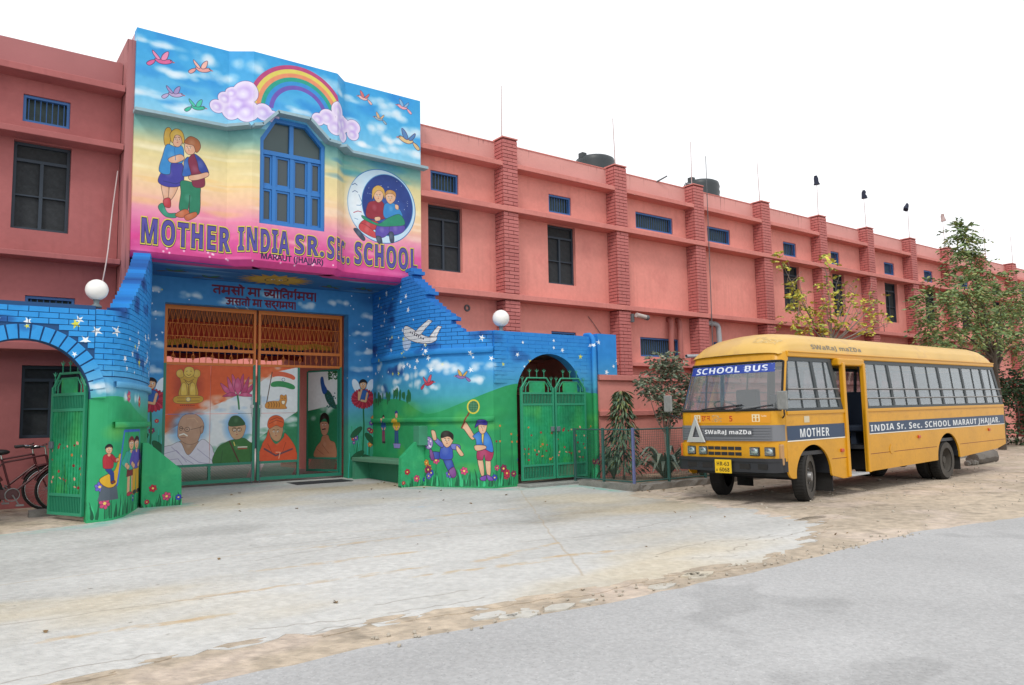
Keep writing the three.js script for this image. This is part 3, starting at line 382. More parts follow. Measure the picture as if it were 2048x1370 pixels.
const gatePaint = canvasTex(1820, 1005, (c, w, h) => {
  const k = w / (GL.x1 - GL.x0), X = (x) => (x - GL.x0) * k, Y = (y) => (GL.y1 - y) * k;
  c.fillStyle = '#dfe3e6'; c.fillRect(0, 0, w, h);
  // saffron, white and green run slantwise across the leaves
  poly(c, [[0, 0], [X(6.2), 0], [X(5.6), Y(2.42)], [X(5.0), Y(2.0)], [X(4.3), Y(1.7)], [0, Y(1.2)]], '#d8561e'); for (let i = 0; i < 60; i++) { const t = rnd(); blob(c, X(3.46 + t * 2.3), Y(1.25 + t * 1.25 + rr(-0.1, 0.1)), rr(40, 90), rr(25, 50), rnd() < 0.5 ? '226,120,70' : '226,228,232', 0.7); }
  poly(c, [[X(3.46), h], [X(4.35), Y(0.72)], [X(5.2), Y(1.0)], [X(5.7), Y(1.35)], [X(6.1), Y(1.6)], [w, Y(1.75)], [w, h]], '#1f7a50'); for (let i = 0; i < 60; i++) { const t = rnd(); blob(c, X(4.3 + t * 2.6), Y(0.75 + t * 0.95 + rr(-0.1, 0.1)), rr(40, 90), rr(20, 45), rnd() < 0.5 ? '60,140,100' : '222,228,230', 0.65); }
  for (let i = 0; i < 30; i++) blob(c, X(rr(4.4, 6)), Y(rr(1.3, 1.9)), rr(30, 90), rr(20, 50), rnd() < 0.5 ? '160,190,220' : '236,238,240', 0.5);
  // pillar capital of four lions on a round plinth
  const em = (x, y) => { const px = 280 + x / 3.044, py = 560 + y / 3.044, d = px - 330, t = d / 353; return [X(3.46 + d * (0.0094 + 0.0000026 * d)), Y((1 - t) * (0.18 + (975 - py) * 0.00962) + t * (0.13 + (957 - py) * 0.011))]; }, dk = '#5e3c10';
  blob(c, ...em(290, 650), 0.34 * k, 0.44 * k, '150,40,14', 0.9);
  figure(c, em, [['#c4982e', [[246, 590], [340, 590], [338, 640], [344, 712], [240, 712], [248, 640]]], ['#d2a93e', [[222, 560], [250, 552], [262, 590], [240, 602], [220, 586]]], ['#d2a93e', [[330, 552], [356, 560], [358, 588], [340, 602], [320, 590]]], ['#dcb84c', [[268, 545], [292, 534], [318, 545], [322, 580], [292, 600], [264, 580]]], ['#dcb84c', [[252, 640], [276, 640], [282, 708], [250, 708]]], ['#dcb84c', [[304, 640], [328, 640], [334, 708], [302, 708]]], ['#c4982e', [[220, 714], [364, 712], [362, 752], [222, 756]]], [dk, [[276, 562], [284, 560]], 1.6], [dk, [[300, 560], [308, 562]], 1.6], [dk, [[280, 582], [292, 588], [304, 582]], 1.6], [dk, [[262, 610], [292, 628], [322, 610]], 1.6], [dk, [[270, 620], [292, 645], [316, 620]], 1.6], [dk, [[228, 724], [358, 722]], 1.4], [dk, [[228, 744], [358, 742]], 1.4], [dk, [[292, 640], [292, 706]], 1.6]], 3); ell(c, ...em(292, 733), 0.04 * k, 0.04 * k, '#e6cf80', 0, '#28408a', 3); c.fillStyle = '#5a2010'; for (let i = 0; i < 8; i++) c.fillRect(em(246 + i * 11, 770)[0], em(246, 766)[1], 9, 10);
  figure(c, em, [['#2a7a4c', [[582, 700], [590, 750], [594, 790]], 6], ...[[[480, 634], [520, 660], [560, 700], [510, 690]], [[686, 632], [650, 660], [610, 700], [660, 690]], [[520, 596], [548, 640], [570, 700], [535, 680]], [[652, 596], [625, 640], [602, 700], [640, 680]], [[548, 580], [572, 620], [582, 690], [556, 660]], [[618, 578], [598, 620], [590, 690], [616, 660]], [[584, 600], [606, 650], [586, 706], [564, 650]], [[494, 714], [545, 690], [582, 708], [540, 716]], [[682, 712], [630, 690], [590, 708], [632, 716]]].map((p, i) => [i % 2 ? '#b83a6c' : '#c8507e', p])], 3);
  // flag on a pole above a crouching tiger
  line(c, [[X(5.55), Y(2.42)], [X(5.44), Y(1.78)]], '#4a2c1c', 0.018 * k); ['#d9603a', '#e6e6e4', '#2a8a4c'].forEach((col, i) => soft(c, [[X(5.55) - i * 6, Y(2.42 - i * 0.1)], [X(5.75), Y(2.45 - i * 0.1)], [X(6.05), Y(2.36 - i * 0.1)], [X(6.04), Y(2.24 - i * 0.1)], [X(5.75), Y(2.33 - i * 0.1)], [X(5.54) - i * 6, Y(2.3 - i * 0.1)]], col)); ell(c, X(5.79), Y(2.27), 0.032 * k, 0.032 * k, null, 0, '#28408a', 4);
  const tg = (x, y) => { const px = 280 + x / 3.044, py = 560 + y / 3.044, d = px - 330, t = d / 353; return [X(3.46 + d * (0.0094 + 0.0000026 * d)), Y((1 - t) * (0.18 + (975 - py) * 0.00962) + t * (0.13 + (957 - py) * 0.011))]; };
  figure(c, tg, [['#cf8a34', [[756, 785], [758, 752], [800, 742], [836, 740], [842, 710], [852, 704], [866, 710], [880, 704], [884, 740], [876, 768], [882, 788], [820, 790]]], ...[770, 786, 802, 818, 834].map((x) => ['#4a2c10', [[x, 748], [x + 6, 764], [x + 2, 780]], 1.6]), ['#f0e2c4', [[852, 742], [872, 742], [868, 760], [856, 760]]], ['#3a2010', [[852, 724], [856, 726]], 2], ['#3a2010', [[870, 724], [874, 726]], 2]], 3);
  // four portraits
  const pr = (x, y) => { const px = 280 + x / 3.044, py = 560 + y / 3.044, d = px - 330, t = d / 353; return [X(3.46 + d * (0.0094 + 0.0000026 * d)), Y((1 - t) * (0.18 + (975 - py) * 0.00962) + t * (0.13 + (957 - py) * 0.011))]; };
  blob(c, ...pr(300, 900), 0.45 * k, 0.42 * k, '50,140,220', 0.9); blob(c, ...pr(585, 900), 0.32 * k, 0.38 * k, '50,140,220', 0.9);
  figure(c, pr, [['#b08a72', [[250, 985], [345, 980], [372, 1022], [300, 1080], [250, 1012]]], ['#d5d2e0', [[146, 1032], [200, 1008], [252, 992], [300, 1066], [372, 976], [422, 1000], [444, 1040], [444, 1135], [146, 1135]]], ['#b89078', [[234, 940], [238, 880], [262, 834], [310, 818], [356, 834], [384, 872], [386, 912], [370, 940], [348, 990], [300, 1004], [260, 986], [238, 962]]], ['#a87f68', [[366, 900], [384, 895], [382, 930], [368, 938]]], ['#9a92b4', [[160, 1060], [230, 1040], [290, 1110]], 1.6], ['#9a92b4', [[200, 1020], [280, 1090], [330, 1120]], 1.6], ['#9a92b4', [[300, 1070], [360, 1110], [420, 1120]], 1.6], ['#9a92b4', [[350, 1030], [400, 1070], [440, 1100]], 1.6], ['#9a92b4', [[170, 1100], [240, 1090], [270, 1130]], 1.6], ['#c8a080', [[290, 850], [330, 845], [350, 870]], 3], ['#3a2c24', [[246, 905], [268, 908]], 1.6], ['#3a2c24', [[310, 915], [372, 900]], 1.2], ['#e8e4dc', [[246, 948], [270, 940], [290, 952]], 4], ['#6a3a34', [[252, 962], [282, 964]], 1.5]], 3); ell(c, ...pr(289, 914), 0.045 * k, 0.042 * k, null, 0, '#3a2c24', 4); ell(c, ...pr(253, 908), 0.03 * k, 0.04 * k, null, 0, '#3a2c24', 4); ell(c, ...pr(289, 914), 5, 5, '#20140e'); ell(c, ...pr(253, 908), 4, 5, '#20140e');
  figure(c, pr, [['#2b6a2a', [[466, 1030], [520, 990], [562, 974], [622, 964], [664, 990], [698, 1006], [706, 1120], [458, 1128]]], ['#c09a76', [[538, 886], [544, 942], [570, 972], [606, 966], [626, 940], [630, 884]]], ['#1f5226', [[534, 892], [544, 844], [575, 830], [606, 844], [632, 880], [602, 892]]], ['#1c4a22', [[500, 1040], [490, 1120]], 1.6], ['#1c4a22', [[660, 1020], [670, 1110]], 1.6], ['#4a2c18', [[540, 985], [600, 1112]], 5], ['#d8c860', [[566, 990], [572, 1010]], 3], ['#d8d2c0', [[592, 1020], [644, 1018]], 4], ['#a83a30', [[592, 1030], [644, 1028]], 3]], 3); looks(c, pr, 584, 922, 34); for (const x of [568, 598]) ell(c, ...pr(x, 914), 0.042 * k, 0.04 * k, null, 0, '#1a120c', 4);
  figure(c, pr, [['#cc4a1e', [[728, 1106], [734, 1010], [760, 960], [774, 914], [786, 960], [820, 1000], [864, 962], [876, 936], [922, 990], [944, 1040], [938, 1100]]], ['#b98a64', [[780, 900], [784, 946], [806, 978], [832, 984], [852, 960], [858, 896]]], ['#d2561f', [[766, 886], [780, 844], [820, 828], [862, 848], [866, 886], [852, 902], [820, 890], [780, 908]]], ['#93300f', [[776, 880], [820, 858], [860, 870]], 2], ['#93300f', [[782, 858], [824, 842], [856, 852]], 2], ['#5a3a44', [[750, 1030], [820, 1070], [920, 1030]], 6], ['#e0a080', [[820, 1050], [846, 1050], [838, 1086]], 3], ['#93300f', [[770, 1000], [800, 1060]], 2], ['#93300f', [[880, 990], [860, 1050]], 2]], 3); looks(c, pr, 820, 930, 34);
  figure(c, pr, [['#b37a5c', [[1042, 1090], [1050, 1030], [1085, 990], [1102, 955], [1142, 948], [1162, 980], [1200, 1000], [1200, 1090]]], ['#b8846a', [[1086, 872], [1090, 928], [1110, 952], [1140, 936], [1148, 876]]], ['#15100e', [[1078, 880], [1088, 828], [1120, 812], [1150, 838], [1150, 884], [1126, 850], [1098, 856]]], ['#8a5640', [[1100, 1010], [1150, 1060]], 2], ['#8a5640', [[1060, 1040], [1110, 1070]], 2], ['#1c120e', [[1100, 915], [1124, 912]], 4]], 3); looks(c, pr, 1116, 890, 30);
  // peacock below a bough
  const px = X(6.72); soft(c, [[px - 0.04 * k, Y(2.1)], [px + 0.14 * k, Y(2.05)], [px + 0.3 * k, Y(1.75)], [px + 0.34 * k, Y(1.62)], [px + 0.12 * k, Y(1.7)], [px - 0.02 * k, Y(1.9)]], '#23564c'); for (let i = 0; i < 26; i++) ell(c, px + rr(0.04, 0.3) * k, Y(rr(1.68, 2.0)), 7, 7, '#2f7a80', 0, '#1b3f30', 2); soft(c, [[px - 0.16 * k, Y(2.36)], [px - 0.06 * k, Y(2.38)], [px - 0.04 * k, Y(2.2)], [px + 0.08 * k, Y(2.05)], [px - 0.05 * k, Y(1.95)], [px - 0.12 * k, Y(2.1)]], '#1f4f9a', '#10254a', 2);
  for (let i = 0; i < 44; i++) ell(c, X(rr(6.8, 7.05)), Y(rr(2.3, 2.5)), 13, 8, rnd() < 0.5 ? '#2a6b3a' : '#1c4f2c', rr(0, 3));
  grainy(c, w, h, 5);
});
// ---------------------------------------------------------------- soffit under the mural: sun and birds
const soffitMap = canvasTex(1024, 384, (c, w, h) => {
  c.fillStyle = '#2a6aa4'; c.fillRect(0, 0, w, h); for (let i = 0; i < 26; i++) blob(c, rr(0, w), rr(0, h), rr(60, 160), rr(12, 34), rnd() < 0.5 ? '200,216,232' : '20,80,140', 0.5);
  const rays = []; for (let i = 0; i < 40; i++) { const a = i / 40 * 2 * PI, r = i % 2 ? 74 : 112; rays.push([520 + Math.cos(a) * r * 1.35, 180 + Math.sin(a) * r]); } poly(c, rays, '#c8922e'); ell(c, 520, 180, 92, 72, '#d8a63c'); face(c, 520, 176, 50, null, { skin: '#d8a63c' });
  for (const [x, y] of [[150, 180], [290, 240], [760, 220], [900, 200]]) bird(c, x, y, 44, '#6a5a34', '#2f7a4a', x > 500 ? -1 : 1); grainy(c, w, h, 5);
});
// ---------------------------------------------------------------- side walls, unrolled
function meadow(c, x0, x1, yTop, yBot, k, flowers) {
  blades(c, x0, x1, yBot, 0.34 * k, Math.round((x1 - x0) / k * 44), ['#1d8a58', '#27a067', '#146a44', '#3cc083', '#0f5c3c']);
  for (let i = 0; i < flowers; i++) { const x = rr(x0, x1), y = yBot - rr(0.16, 0.5) * k; line(c, [[x, y], [x + rr(-6, 6), yBot]], '#155c3c', 3); flower(c, x, y, k * rr(0.055, 0.085), ['#bf2f4a', '#3447b4', '#e08f35', '#8a2a52', '#d24a78', '#6b62c8'][i % 6]); }
}
const WALLTOP = 4.6, LW0 = 3.0; // the left wall's texture begins at s = 3.0 of its path
const LWL = 6.4, RWL = 7.4;
const night = (c, w, h, k, sBrick) => { // blue masonry with darker swirls and stars
  for (let i = 0; i < 34; i++) { const x = rr(0, w), y = rr(0, h * 0.6), col = rnd() < 0.75 ? '10,50,120' : '40,150,225'; for (let j = 0; j < 4; j++) blob(c, x + rr(-60, 60), y + rr(-20, 20), rr(30, 70), rr(18, 40), col, 0.42); }
};
const leftWallMap = canvasTex(1792, Math.round(1792 * WALLTOP / LWL), (c, w, h) => {
  const k = w / LWL, X = (s) => (s + 1.69) * k, Y = (y) => (WALLTOP - y) * k; // s = 0 at the corner of the arch
  wash(c, w, h, [[0, '#1f7fd0'], [0.32, '#2090de'], [0.5, '#2a98e0'], [0.58, '#66b0dc'], [0.66, '#3fae86'], [0.75, '#2fae78'], [1, '#149862']]);
  night(c, w, h, k);
  for (let i = 0; i < 60; i++) star(c, rr(0, w), Y(rr(2.15, 2.92)), rr(10, 25), rnd() < 0.25 ? '#d9d84a' : '#eef5fb');
  soft(c, [[X(-1.7), Y(0)], [X(-1.7), Y(1.5)], [X(-0.2), Y(1.75)], [X(0.5), Y(1.82)], [X(1.2), Y(1.6)], [X(1.9), Y(1.5)], [X(3), Y(1.45)], [X(5), Y(1.4)], [X(5), Y(0)]], '#2aa66c'); for (let i = 0; i < 40; i++) blob(c, rr(0, w), Y(rr(0.5, 1.6)), rr(30, 110), rr(20, 60), ['90,200,120', '20,130,80', '160,205,70', '30,160,110'][i % 4], 0.4);
  for (const [s, y] of [[0.1, 1.9], [0.7, 1.8], [1.3, 1.78]]) cloud(c, X(s), Y(y), 90, 40, '235,242,248', 0.8); flower(c, X(0.75), Y(1.8), 0.09 * k, '#d5567a'); flower(c, X(1.5), Y(1.74), 0.09 * k, '#c8403c');
  meadow(c, X(-1.6), X(4.2), 0, Y(0.1), k, 26);
  // a child riding a toy duck; two children on a swing
  const dx = X(0.26), dy = Y(0.55); poly(c, [[dx - 0.16 * k, dy + 0.2 * k], [dx + 0.2 * k, dy + 0.2 * k], [dx + 0.14 * k, dy - 0.02 * k], [dx - 0.1 * k, dy - 0.02 * k]], '#55606c'); soft(c, [[dx - 0.18 * k, dy - 0.08 * k], [dx, dy + 0.06 * k], [dx + 0.2 * k, dy - 0.04 * k], [dx + 0.2 * k, dy - 0.3 * k], [dx + 0.28 * k, dy - 0.4 * k], [dx + 0.18 * k, dy - 0.46 * k], [dx + 0.12 * k, dy - 0.2 * k], [dx - 0.05 * k, dy - 0.16 * k]], '#e0b02c', INK, 2); child(c, dx - 0.02 * k, dy + 0.02 * k, 0.6 * k, { hair: '#15161c', shirt: '#b02a36', trousers: '#27408f', legs: [[[-0.02, 0.42], [0.1, 0.3], [0.12, 0.12]]], arms: [[[0.1, 0.68], [0.2, 0.6], [0.3, 0.62]]] });
  const sx = X(1.0); line(c, [[X(0.42), Y(0.55)], [X(0.6), Y(1.3)], [X(1.6), Y(1.3)], [X(1.75), Y(0.4)]], '#3f6fd0', 0.04 * k); for (const d of [-0.2, 0.55]) line(c, [[sx + d * k, Y(1.3)], [sx + d * k, Y(0.8)]], '#40404a', 4);
  c.save(); c.translate(sx, 0); c.scale(2.2, 1); child(c, 0, Y(0.36), 0.86 * k, { hair: '#7a2430', shirt: '#35a89c', bare: true, trousers: '#7a2430', shoe: '#b5304a' }); child(c, 0.17 * k, Y(0.36), 0.86 * k, { hair: '#2a1420', shirt: '#5a4ab0', trousers: '#d0a030', shoe: '#3a3040' }); c.restore();
  grainy(c, w, h, 5);
});
const rightWallMap = canvasTex(2048, Math.round(2048 * WALLTOP / RWL), (c, w, h) => {
  const k = w / RWL, X = (s) => s * k, Y = (y) => (WALLTOP - y) * k;
  wash(c, w, h, [[0, '#1b70c0'], [0.3, '#1d80d2'], [0.42, '#2088d6'], [0.5, '#3f98d4'], [0.6, '#3f9fb4'], [0.68, '#2f9f6a'], [1, '#189560']]);
  night(c, w, h, k); ell(c, X(1.8), Y(2.95), 0.17 * k, 0.17 * k, '#a9c3e6'); blob(c, X(1.8), Y(2.95), 0.24 * k, 0.24 * k, '190,208,236', 0.6);
  for (let i = 0; i < 80; i++) star(c, i < 28 ? X(rr(0.2, 2.1)) : rr(0, w), Y(i < 28 ? rr(2.9, 4.15) : rr(2.3, 2.95)), rr(7, 20), rnd() < 0.25 ? '#d9d84a' : '#eef5fb');
  // sky band over hills
  for (let i = 0; i < 16; i++) cloud(c, X(rr(0.2, 4)), Y(rr(1.9, 2.55)), 110, 50, '232,240,248', 0.8);
  soft(c, [[X(-0.2), Y(0)], [X(-0.2), Y(1.9)], [X(0.6), Y(1.82)], [X(1.6), Y(1.82)], [X(2.3), Y(1.5)], [X(2.7), Y(1.48)], [X(3.4), Y(1.75)], [X(4.2), Y(2.02)], [X(4.6), Y(2.06)], [X(5.6), Y(2.0)], [X(6.1), Y(1.9)], [X(7.6), Y(1.7)], [X(7.6), Y(0)]], '#23975c'); for (let i = 0; i < 30; i++) ell(c, X(rr(0, 1.9)), Y(rr(1.78, 1.95)), rr(8, 18), rr(14, 30), '#17683f'); for (let i = 0; i < 70; i++) blob(c, rr(0, w), Y(rr(0.4, 1.7)), rr(40, 120), rr(20, 60), ['60,185,100', '18,120,74', '120,190,70', '24,150,100'][i % 4], 0.4);
  bird(c, X(2.5), Y(2.1), 0.17 * k, '#c03a4c', '#d25a68', 1); bird(c, X(3.25), Y(2.2), 0.14 * k, '#8a6aa8', '#c8a44c', -1);
  // a toy aeroplane among the stars
  const ax = X(2.15), ay = Y(3.12), pw = '#d5d9e0'; soft(c, [[ax - 0.5 * k, ay - 0.12 * k], [ax - 0.34 * k, ay - 0.2 * k], [ax + 0.4 * k, ay + 0.16 * k], [ax + 0.62 * k, ay + 0.1 * k], [ax + 0.56 * k, ay + 0.26 * k], [ax + 0.1 * k, ay + 0.24 * k], [ax - 0.44 * k, ay + 0.06 * k]], pw, INK, 3); poly(c, [[ax - 0.05 * k, ay], [ax + 0.4 * k, ay - 0.22 * k], [ax + 0.5 * k, ay - 0.18 * k], [ax + 0.15 * k, ay + 0.08 * k]], pw, INK, 3); poly(c, [[ax + 0.42 * k, ay + 0.12 * k], [ax + 0.62 * k, ay - 0.08 * k], [ax + 0.7 * k, ay - 0.06 * k], [ax + 0.58 * k, ay + 0.14 * k]], pw, INK, 3); for (let i = 0; i < 7; i++) ell(c, ax - 0.2 * k + i * 0.075 * k, ay - 0.02 * k + i * 0.028 * k, 5, 6, '#20283a');
  meadow(c, X(1.6), X(4.5), 0, Y(0.1), k, 26); meadow(c, X(6), X(7.3), 0, Y(0.1), k, 8);
  // children with a ball and a racket in the flowers
  const kd = (x, y) => { const px = 700 + x / 2.796, py = 520 + y / 2.796, d = px - 890; return [X(2.89 + d * 0.0106 - d * d * 0.00001), Y(1.12 - (py - 865) * 0.00945)]; };
  figure(c, kd, [['#2c46a2', [[512, 1078], [460, 1072], [440, 1102], [470, 1114], [518, 1106]]], ['#2c46a2', [[518, 1102], [562, 1108], [584, 1170], [576, 1194], [546, 1176]]], ['#7a3f8a', [[441, 1062], [456, 1062], [470, 1112], [450, 1118]]], ['#7a3f8a', [[550, 1180], [580, 1158], [592, 1202], [570, 1218]]], ['#3350b0', [[518, 1038], [568, 1028], [574, 1070], [568, 1112], [508, 1112], [502, 1070]]], ['#5a62b8', [[478, 988], [522, 1028], [512, 1048], [472, 1012]]], ['#5a62b8', [[564, 1028], [612, 1034], [610, 1062], [570, 1056]]], ['#d9ab88', [[453, 952], [476, 956], [484, 1002], [464, 1002]]], ['#d9ab88', [[598, 1038], [634, 1086], [616, 1096], [594, 1062]]], ['#dcae8c', [[512, 982], [518, 1022], [540, 1048], [564, 1032], [574, 996]]], ['#17120f', [[508, 990], [516, 962], [545, 954], [576, 974], [574, 1004], [554, 984], [522, 992]]]], 3); looks(c, kd, 543, 1008, 26, { lip: '#8a1f24' });
  const bl = kd(435, 1022); ell(c, ...bl, 0.11 * k, 0.12 * k, '#a78fc8', 0, '#4a3a78', 4); for (let i = 0; i < 12; i++) ell(c, bl[0] + rr(-0.075, 0.075) * k, bl[1] + rr(-0.08, 0.08) * k, 6, 6, i % 2 ? '#e6dcf0' : '#6f58a4');
  figure(c, kd, [['#d9ab88', [[713, 1112], [746, 1118], [754, 1198], [734, 1202]]], ['#d9ab88', [[764, 1118], [794, 1112], [794, 1198], [772, 1198]]], ['#6a3aa0', [[728, 1216], [766, 1204], [764, 1232], [734, 1232]]], ['#6a3aa0', [[770, 1200], [802, 1214], [812, 1232], [780, 1230]]], ['#a42e5a', [[723, 1056], [810, 1062], [802, 1118], [765, 1120], [756, 1090], [745, 1118], [710, 1112]]], ['#d9ab88', [[622, 938], [645, 906], [662, 924], [692, 974], [704, 992], [680, 1004], [638, 948]]], ['#d8c04a', [[734, 964], [762, 966], [762, 1040], [736, 1040]]], ['#2a74c6', [[688, 984], [735, 958], [742, 1010], [752, 1060], [712, 1058], [704, 1006]]], ['#2a74c6', [[760, 962], [778, 966], [804, 1010], [812, 1074], [770, 1062], [752, 1040]]], ['#d9ab88', [[698, 1038], [760, 1038], [766, 1056], [708, 1068]]], ['#dcae8c', [[724, 918], [728, 962], [750, 974], [770, 956], [774, 914]]], ['#352f9a', [[700, 938], [720, 898], [772, 896], [776, 924], [730, 922]]], ['#7a3a24', [[668, 852], [625, 936]], 3]], 3); looks(c, kd, 750, 940, 22); const rk = kd(693, 820); ell(c, rk[0], rk[1], 0.115 * k, 0.125 * k, 'rgba(20,60,40,.55)', 0.2, '#d2c23c', 8); for (let i = -3; i <= 3; i++) { line(c, [[rk[0] + i * 9, rk[1] - 26], [rk[0] + i * 9, rk[1] + 26]], 'rgba(210,220,200,.4)', 1.5); line(c, [[rk[0] - 26, rk[1] + i * 9], [rk[0] + 26, rk[1] + i * 9]], 'rgba(210,220,200,.4)', 1.5); }
  child(c, X(0.62), Y(0.9), 0.6 * k, { hair: '#1a1512', shirt: '#2a5aa0', trousers: '#8a3060', shoe: '#20242c' }); child(c, X(1.3), Y(0.86), 0.72 * k, { hair: '#27308a', shirt: '#d8b42e', trousers: '#274a8a', shoe: '#8a86c8' }); poly(c, [[X(1.14), Y(0.9)], [X(1.5), Y(0.9)], [X(1.46), Y(0.8)], [X(1.18), Y(0.8)]], '#8a86c8', INK, 2);
  for (let i = 0; i < 30; i++) { const x = X(rr(3.9, 6.4)), y = Y(rr(0.7, 1.25)); line(c, [[x, y], [x + rr(-8, 8), Y(0.3)]], '#155c3c', 2.5); ell(c, x, y, 6, 6, ['#b53a3c', '#c87a3c', '#8a2c30'][i % 3]); }
  grainy(c, w, h, 5);
});
const sideGatePaint = canvasTex(768, 1024, (c, w, h) => {
  c.fillStyle = '#1c9a66'; c.fillRect(0, 0, w, h); for (let i = 0; i < 40; i++) blob(c, rr(0, w), rr(0, h), rr(40, 150), rr(50, 160), ['40,150,80', '90,170,70', '14,110,76', '30,170,120'][i % 4], 0.45);
  for (let i = 0; i < 120; i++) { const x = rr(0, w), t = rr(120, 420); line(c, [[x, h * 0.93], [x + rr(-14, 14), h * 0.93 - t * 0.5], [x + rr(-34, 34), h * 0.93 - t]], ['#0d5a3a', '#1d8a4c', '#3a9a4a', '#0f6a48'][i % 4], rr(2, 5)); }
  for (let i = 0; i < 44; i++) ell(c, rr(0, w), rr(h * 0.36, h * 0.74), rr(6, 14), rr(7, 17), ['#a8323a', '#c8783c', '#8a2830', '#d6a08a'][i % 4], rr(0, 3));
  grainy(c, w, h, 10);
});
const panelPaint = canvasTex(512, 512, (c, w, h) => { c.fillStyle = '#2aa56c'; c.fillRect(0, 0, w, h); for (let i = 0; i < 20; i++) blob(c, rr(0, w), rr(0, h), rr(50, 130), rr(40, 100), i % 2 ? '30,140,90' : '70,185,120', 0.4); blades(c, 0, w, h * 0.97, 210, 46, ['#1d8a58', '#146a44', '#3cc083', '#0f5c3c']); for (const [x, y, r, col] of [[120, 230, 44, '#b8283c'], [270, 330, 50, '#d24a78'], [400, 350, 36, '#3447b4'], [60, 380, 28, '#bf2f4a'], [470, 300, 30, '#e08f35']]) flower(c, x, y, r, col); grainy(c, w, h, 5); });
// ---------------------------------------------------------------- school buildings
const pinkPale = mat([0.77, 0.315, 0.27], 0.88, { map: plasterMap, bumpMap: plasterBump, bumpScale: 0.006 });
const pinkStreak = mat([0.74, 0.36, 0.33], 0.9, { map: streakMap, bumpMap: plasterBump, bumpScale: 0.006 });
const pinkLedge = mat([0.66, 0.25, 0.22], 0.88, { map: plasterMap, bumpMap: plasterBump, bumpScale: 0.008 });
const pinkDeep = mat([0.42, 0.14, 0.14], 0.88, { map: plasterMap, bumpMap: plasterBump, bumpScale: 0.006 });
const pinkDeepStreak = mat([0.46, 0.18, 0.185], 0.9, { map: streakMap });
const pinkDeepLedge = mat([0.42, 0.14, 0.14], 0.9, { map: plasterMap });
const brickPaint = [0, 1, 2].map((i) => mat([[0.5, 0.17, 0.16], [0.53, 0.185, 0.175], [0.47, 0.155, 0.148]][i], 0.85, { map: plasterMap, bumpMap: plasterBump, bumpScale: 0.01 }));
const brickJoint = mat([0.16, 0.035, 0.035], 0.95);
const bluePaint = mat([0.035, 0.13, 0.36], 0.55), navyPaint = mat([0.022, 0.036, 0.055], 0.6), darkMesh = new THREE.MeshPhysicalMaterial({ color: lin(0.05, 0.056, 0.062), roughness: 0.85, specularIntensity: 0.5, map: grainMap }), slateBlind = mat([0.06, 0.1, 0.1], 0.7, { map: grainMap });
const ZW = -14.4;
function facade(parent, x0, x1, top, holes, m, back = 7.5) {
  const s = shapeOf([[x0, -0.3], [x1, -0.3], [x1, top], [x0, top]]);
  for (const [a, b, c, d] of holes) s.holes.push(new THREE.Path([[a, c], [a, d], [b, d], [b, c]].map((p) => new THREE.Vector2(...p))));
  part('wall', boxUV(extr(s, 0.23).translate(0, 0, ZW - 0.23)), m, parent);
  part('rear_wall', boxUV(bx(x0, x1, -0.3, top - 0.6, ZW - back - 0.2, ZW - back)), m, parent);
  part('side_wall', boxUV(bx(x0, x0 + 0.22, -0.3, top - 0.02, ZW - back + 0.01, ZW - 0.24)), m, parent);
  part('side_wall', boxUV(bx(x1 - 0.22, x1, -0.3, top - 0.02, ZW - back + 0.01, ZW - 0.24)), m, parent);
  part('roof', boxUV(bx(x0 + 0.23, x1 - 0.23, top - 0.85, top - 0.7, ZW - back + 0.01, ZW - 0.24)), kerbMat, parent);
  part('floor', boxUV(bx(x0 + 0.23, x1 - 0.23, 3.6, 3.75, ZW - back + 0.01, ZW - 0.24)), kerbMat, parent);
}
function ventWindow(parent, x0, x1, y0, y1) { // short window high in the wall: blue frame, upright bars
  const f = 0.045, z0 = ZW - 0.1, z1 = ZW - 0.035;
  const w = part('vent_window', merge([bx(x0 + 0.003, x1 - 0.003, y0 + 0.003, y0 + f, z0, z1), bx(x0 + 0.003, x1 - 0.003, y1 - f, y1 - 0.003, z0, z1), bx(x0 + 0.003, x0 + f, y0 + f, y1 - f, z0, z1 - 0.002), bx(x1 - f, x1 - 0.003, y0 + f, y1 - f, z0, z1 - 0.002)]), bluePaint, parent);
  const bars = [], n = Math.round((x1 - x0) / 0.085); for (let i = 1; i < n; i++) bars.push(bar(V(x0 + (x1 - x0) * i / n, y0 + f, z0 + 0.03), V(x0 + (x1 - x0) * i / n, y1 - f, z0 + 0.03), 0.008, 0.008, 5));
  part('bars', merge(bars), bluePaint, w); part('blind', boxUV(bx(x0 + 0.01, x1 - 0.01, y0 + 0.01, y1 - 0.01, z0 - 0.09, z0 - 0.06), 2), slateBlind, w); return w;
}
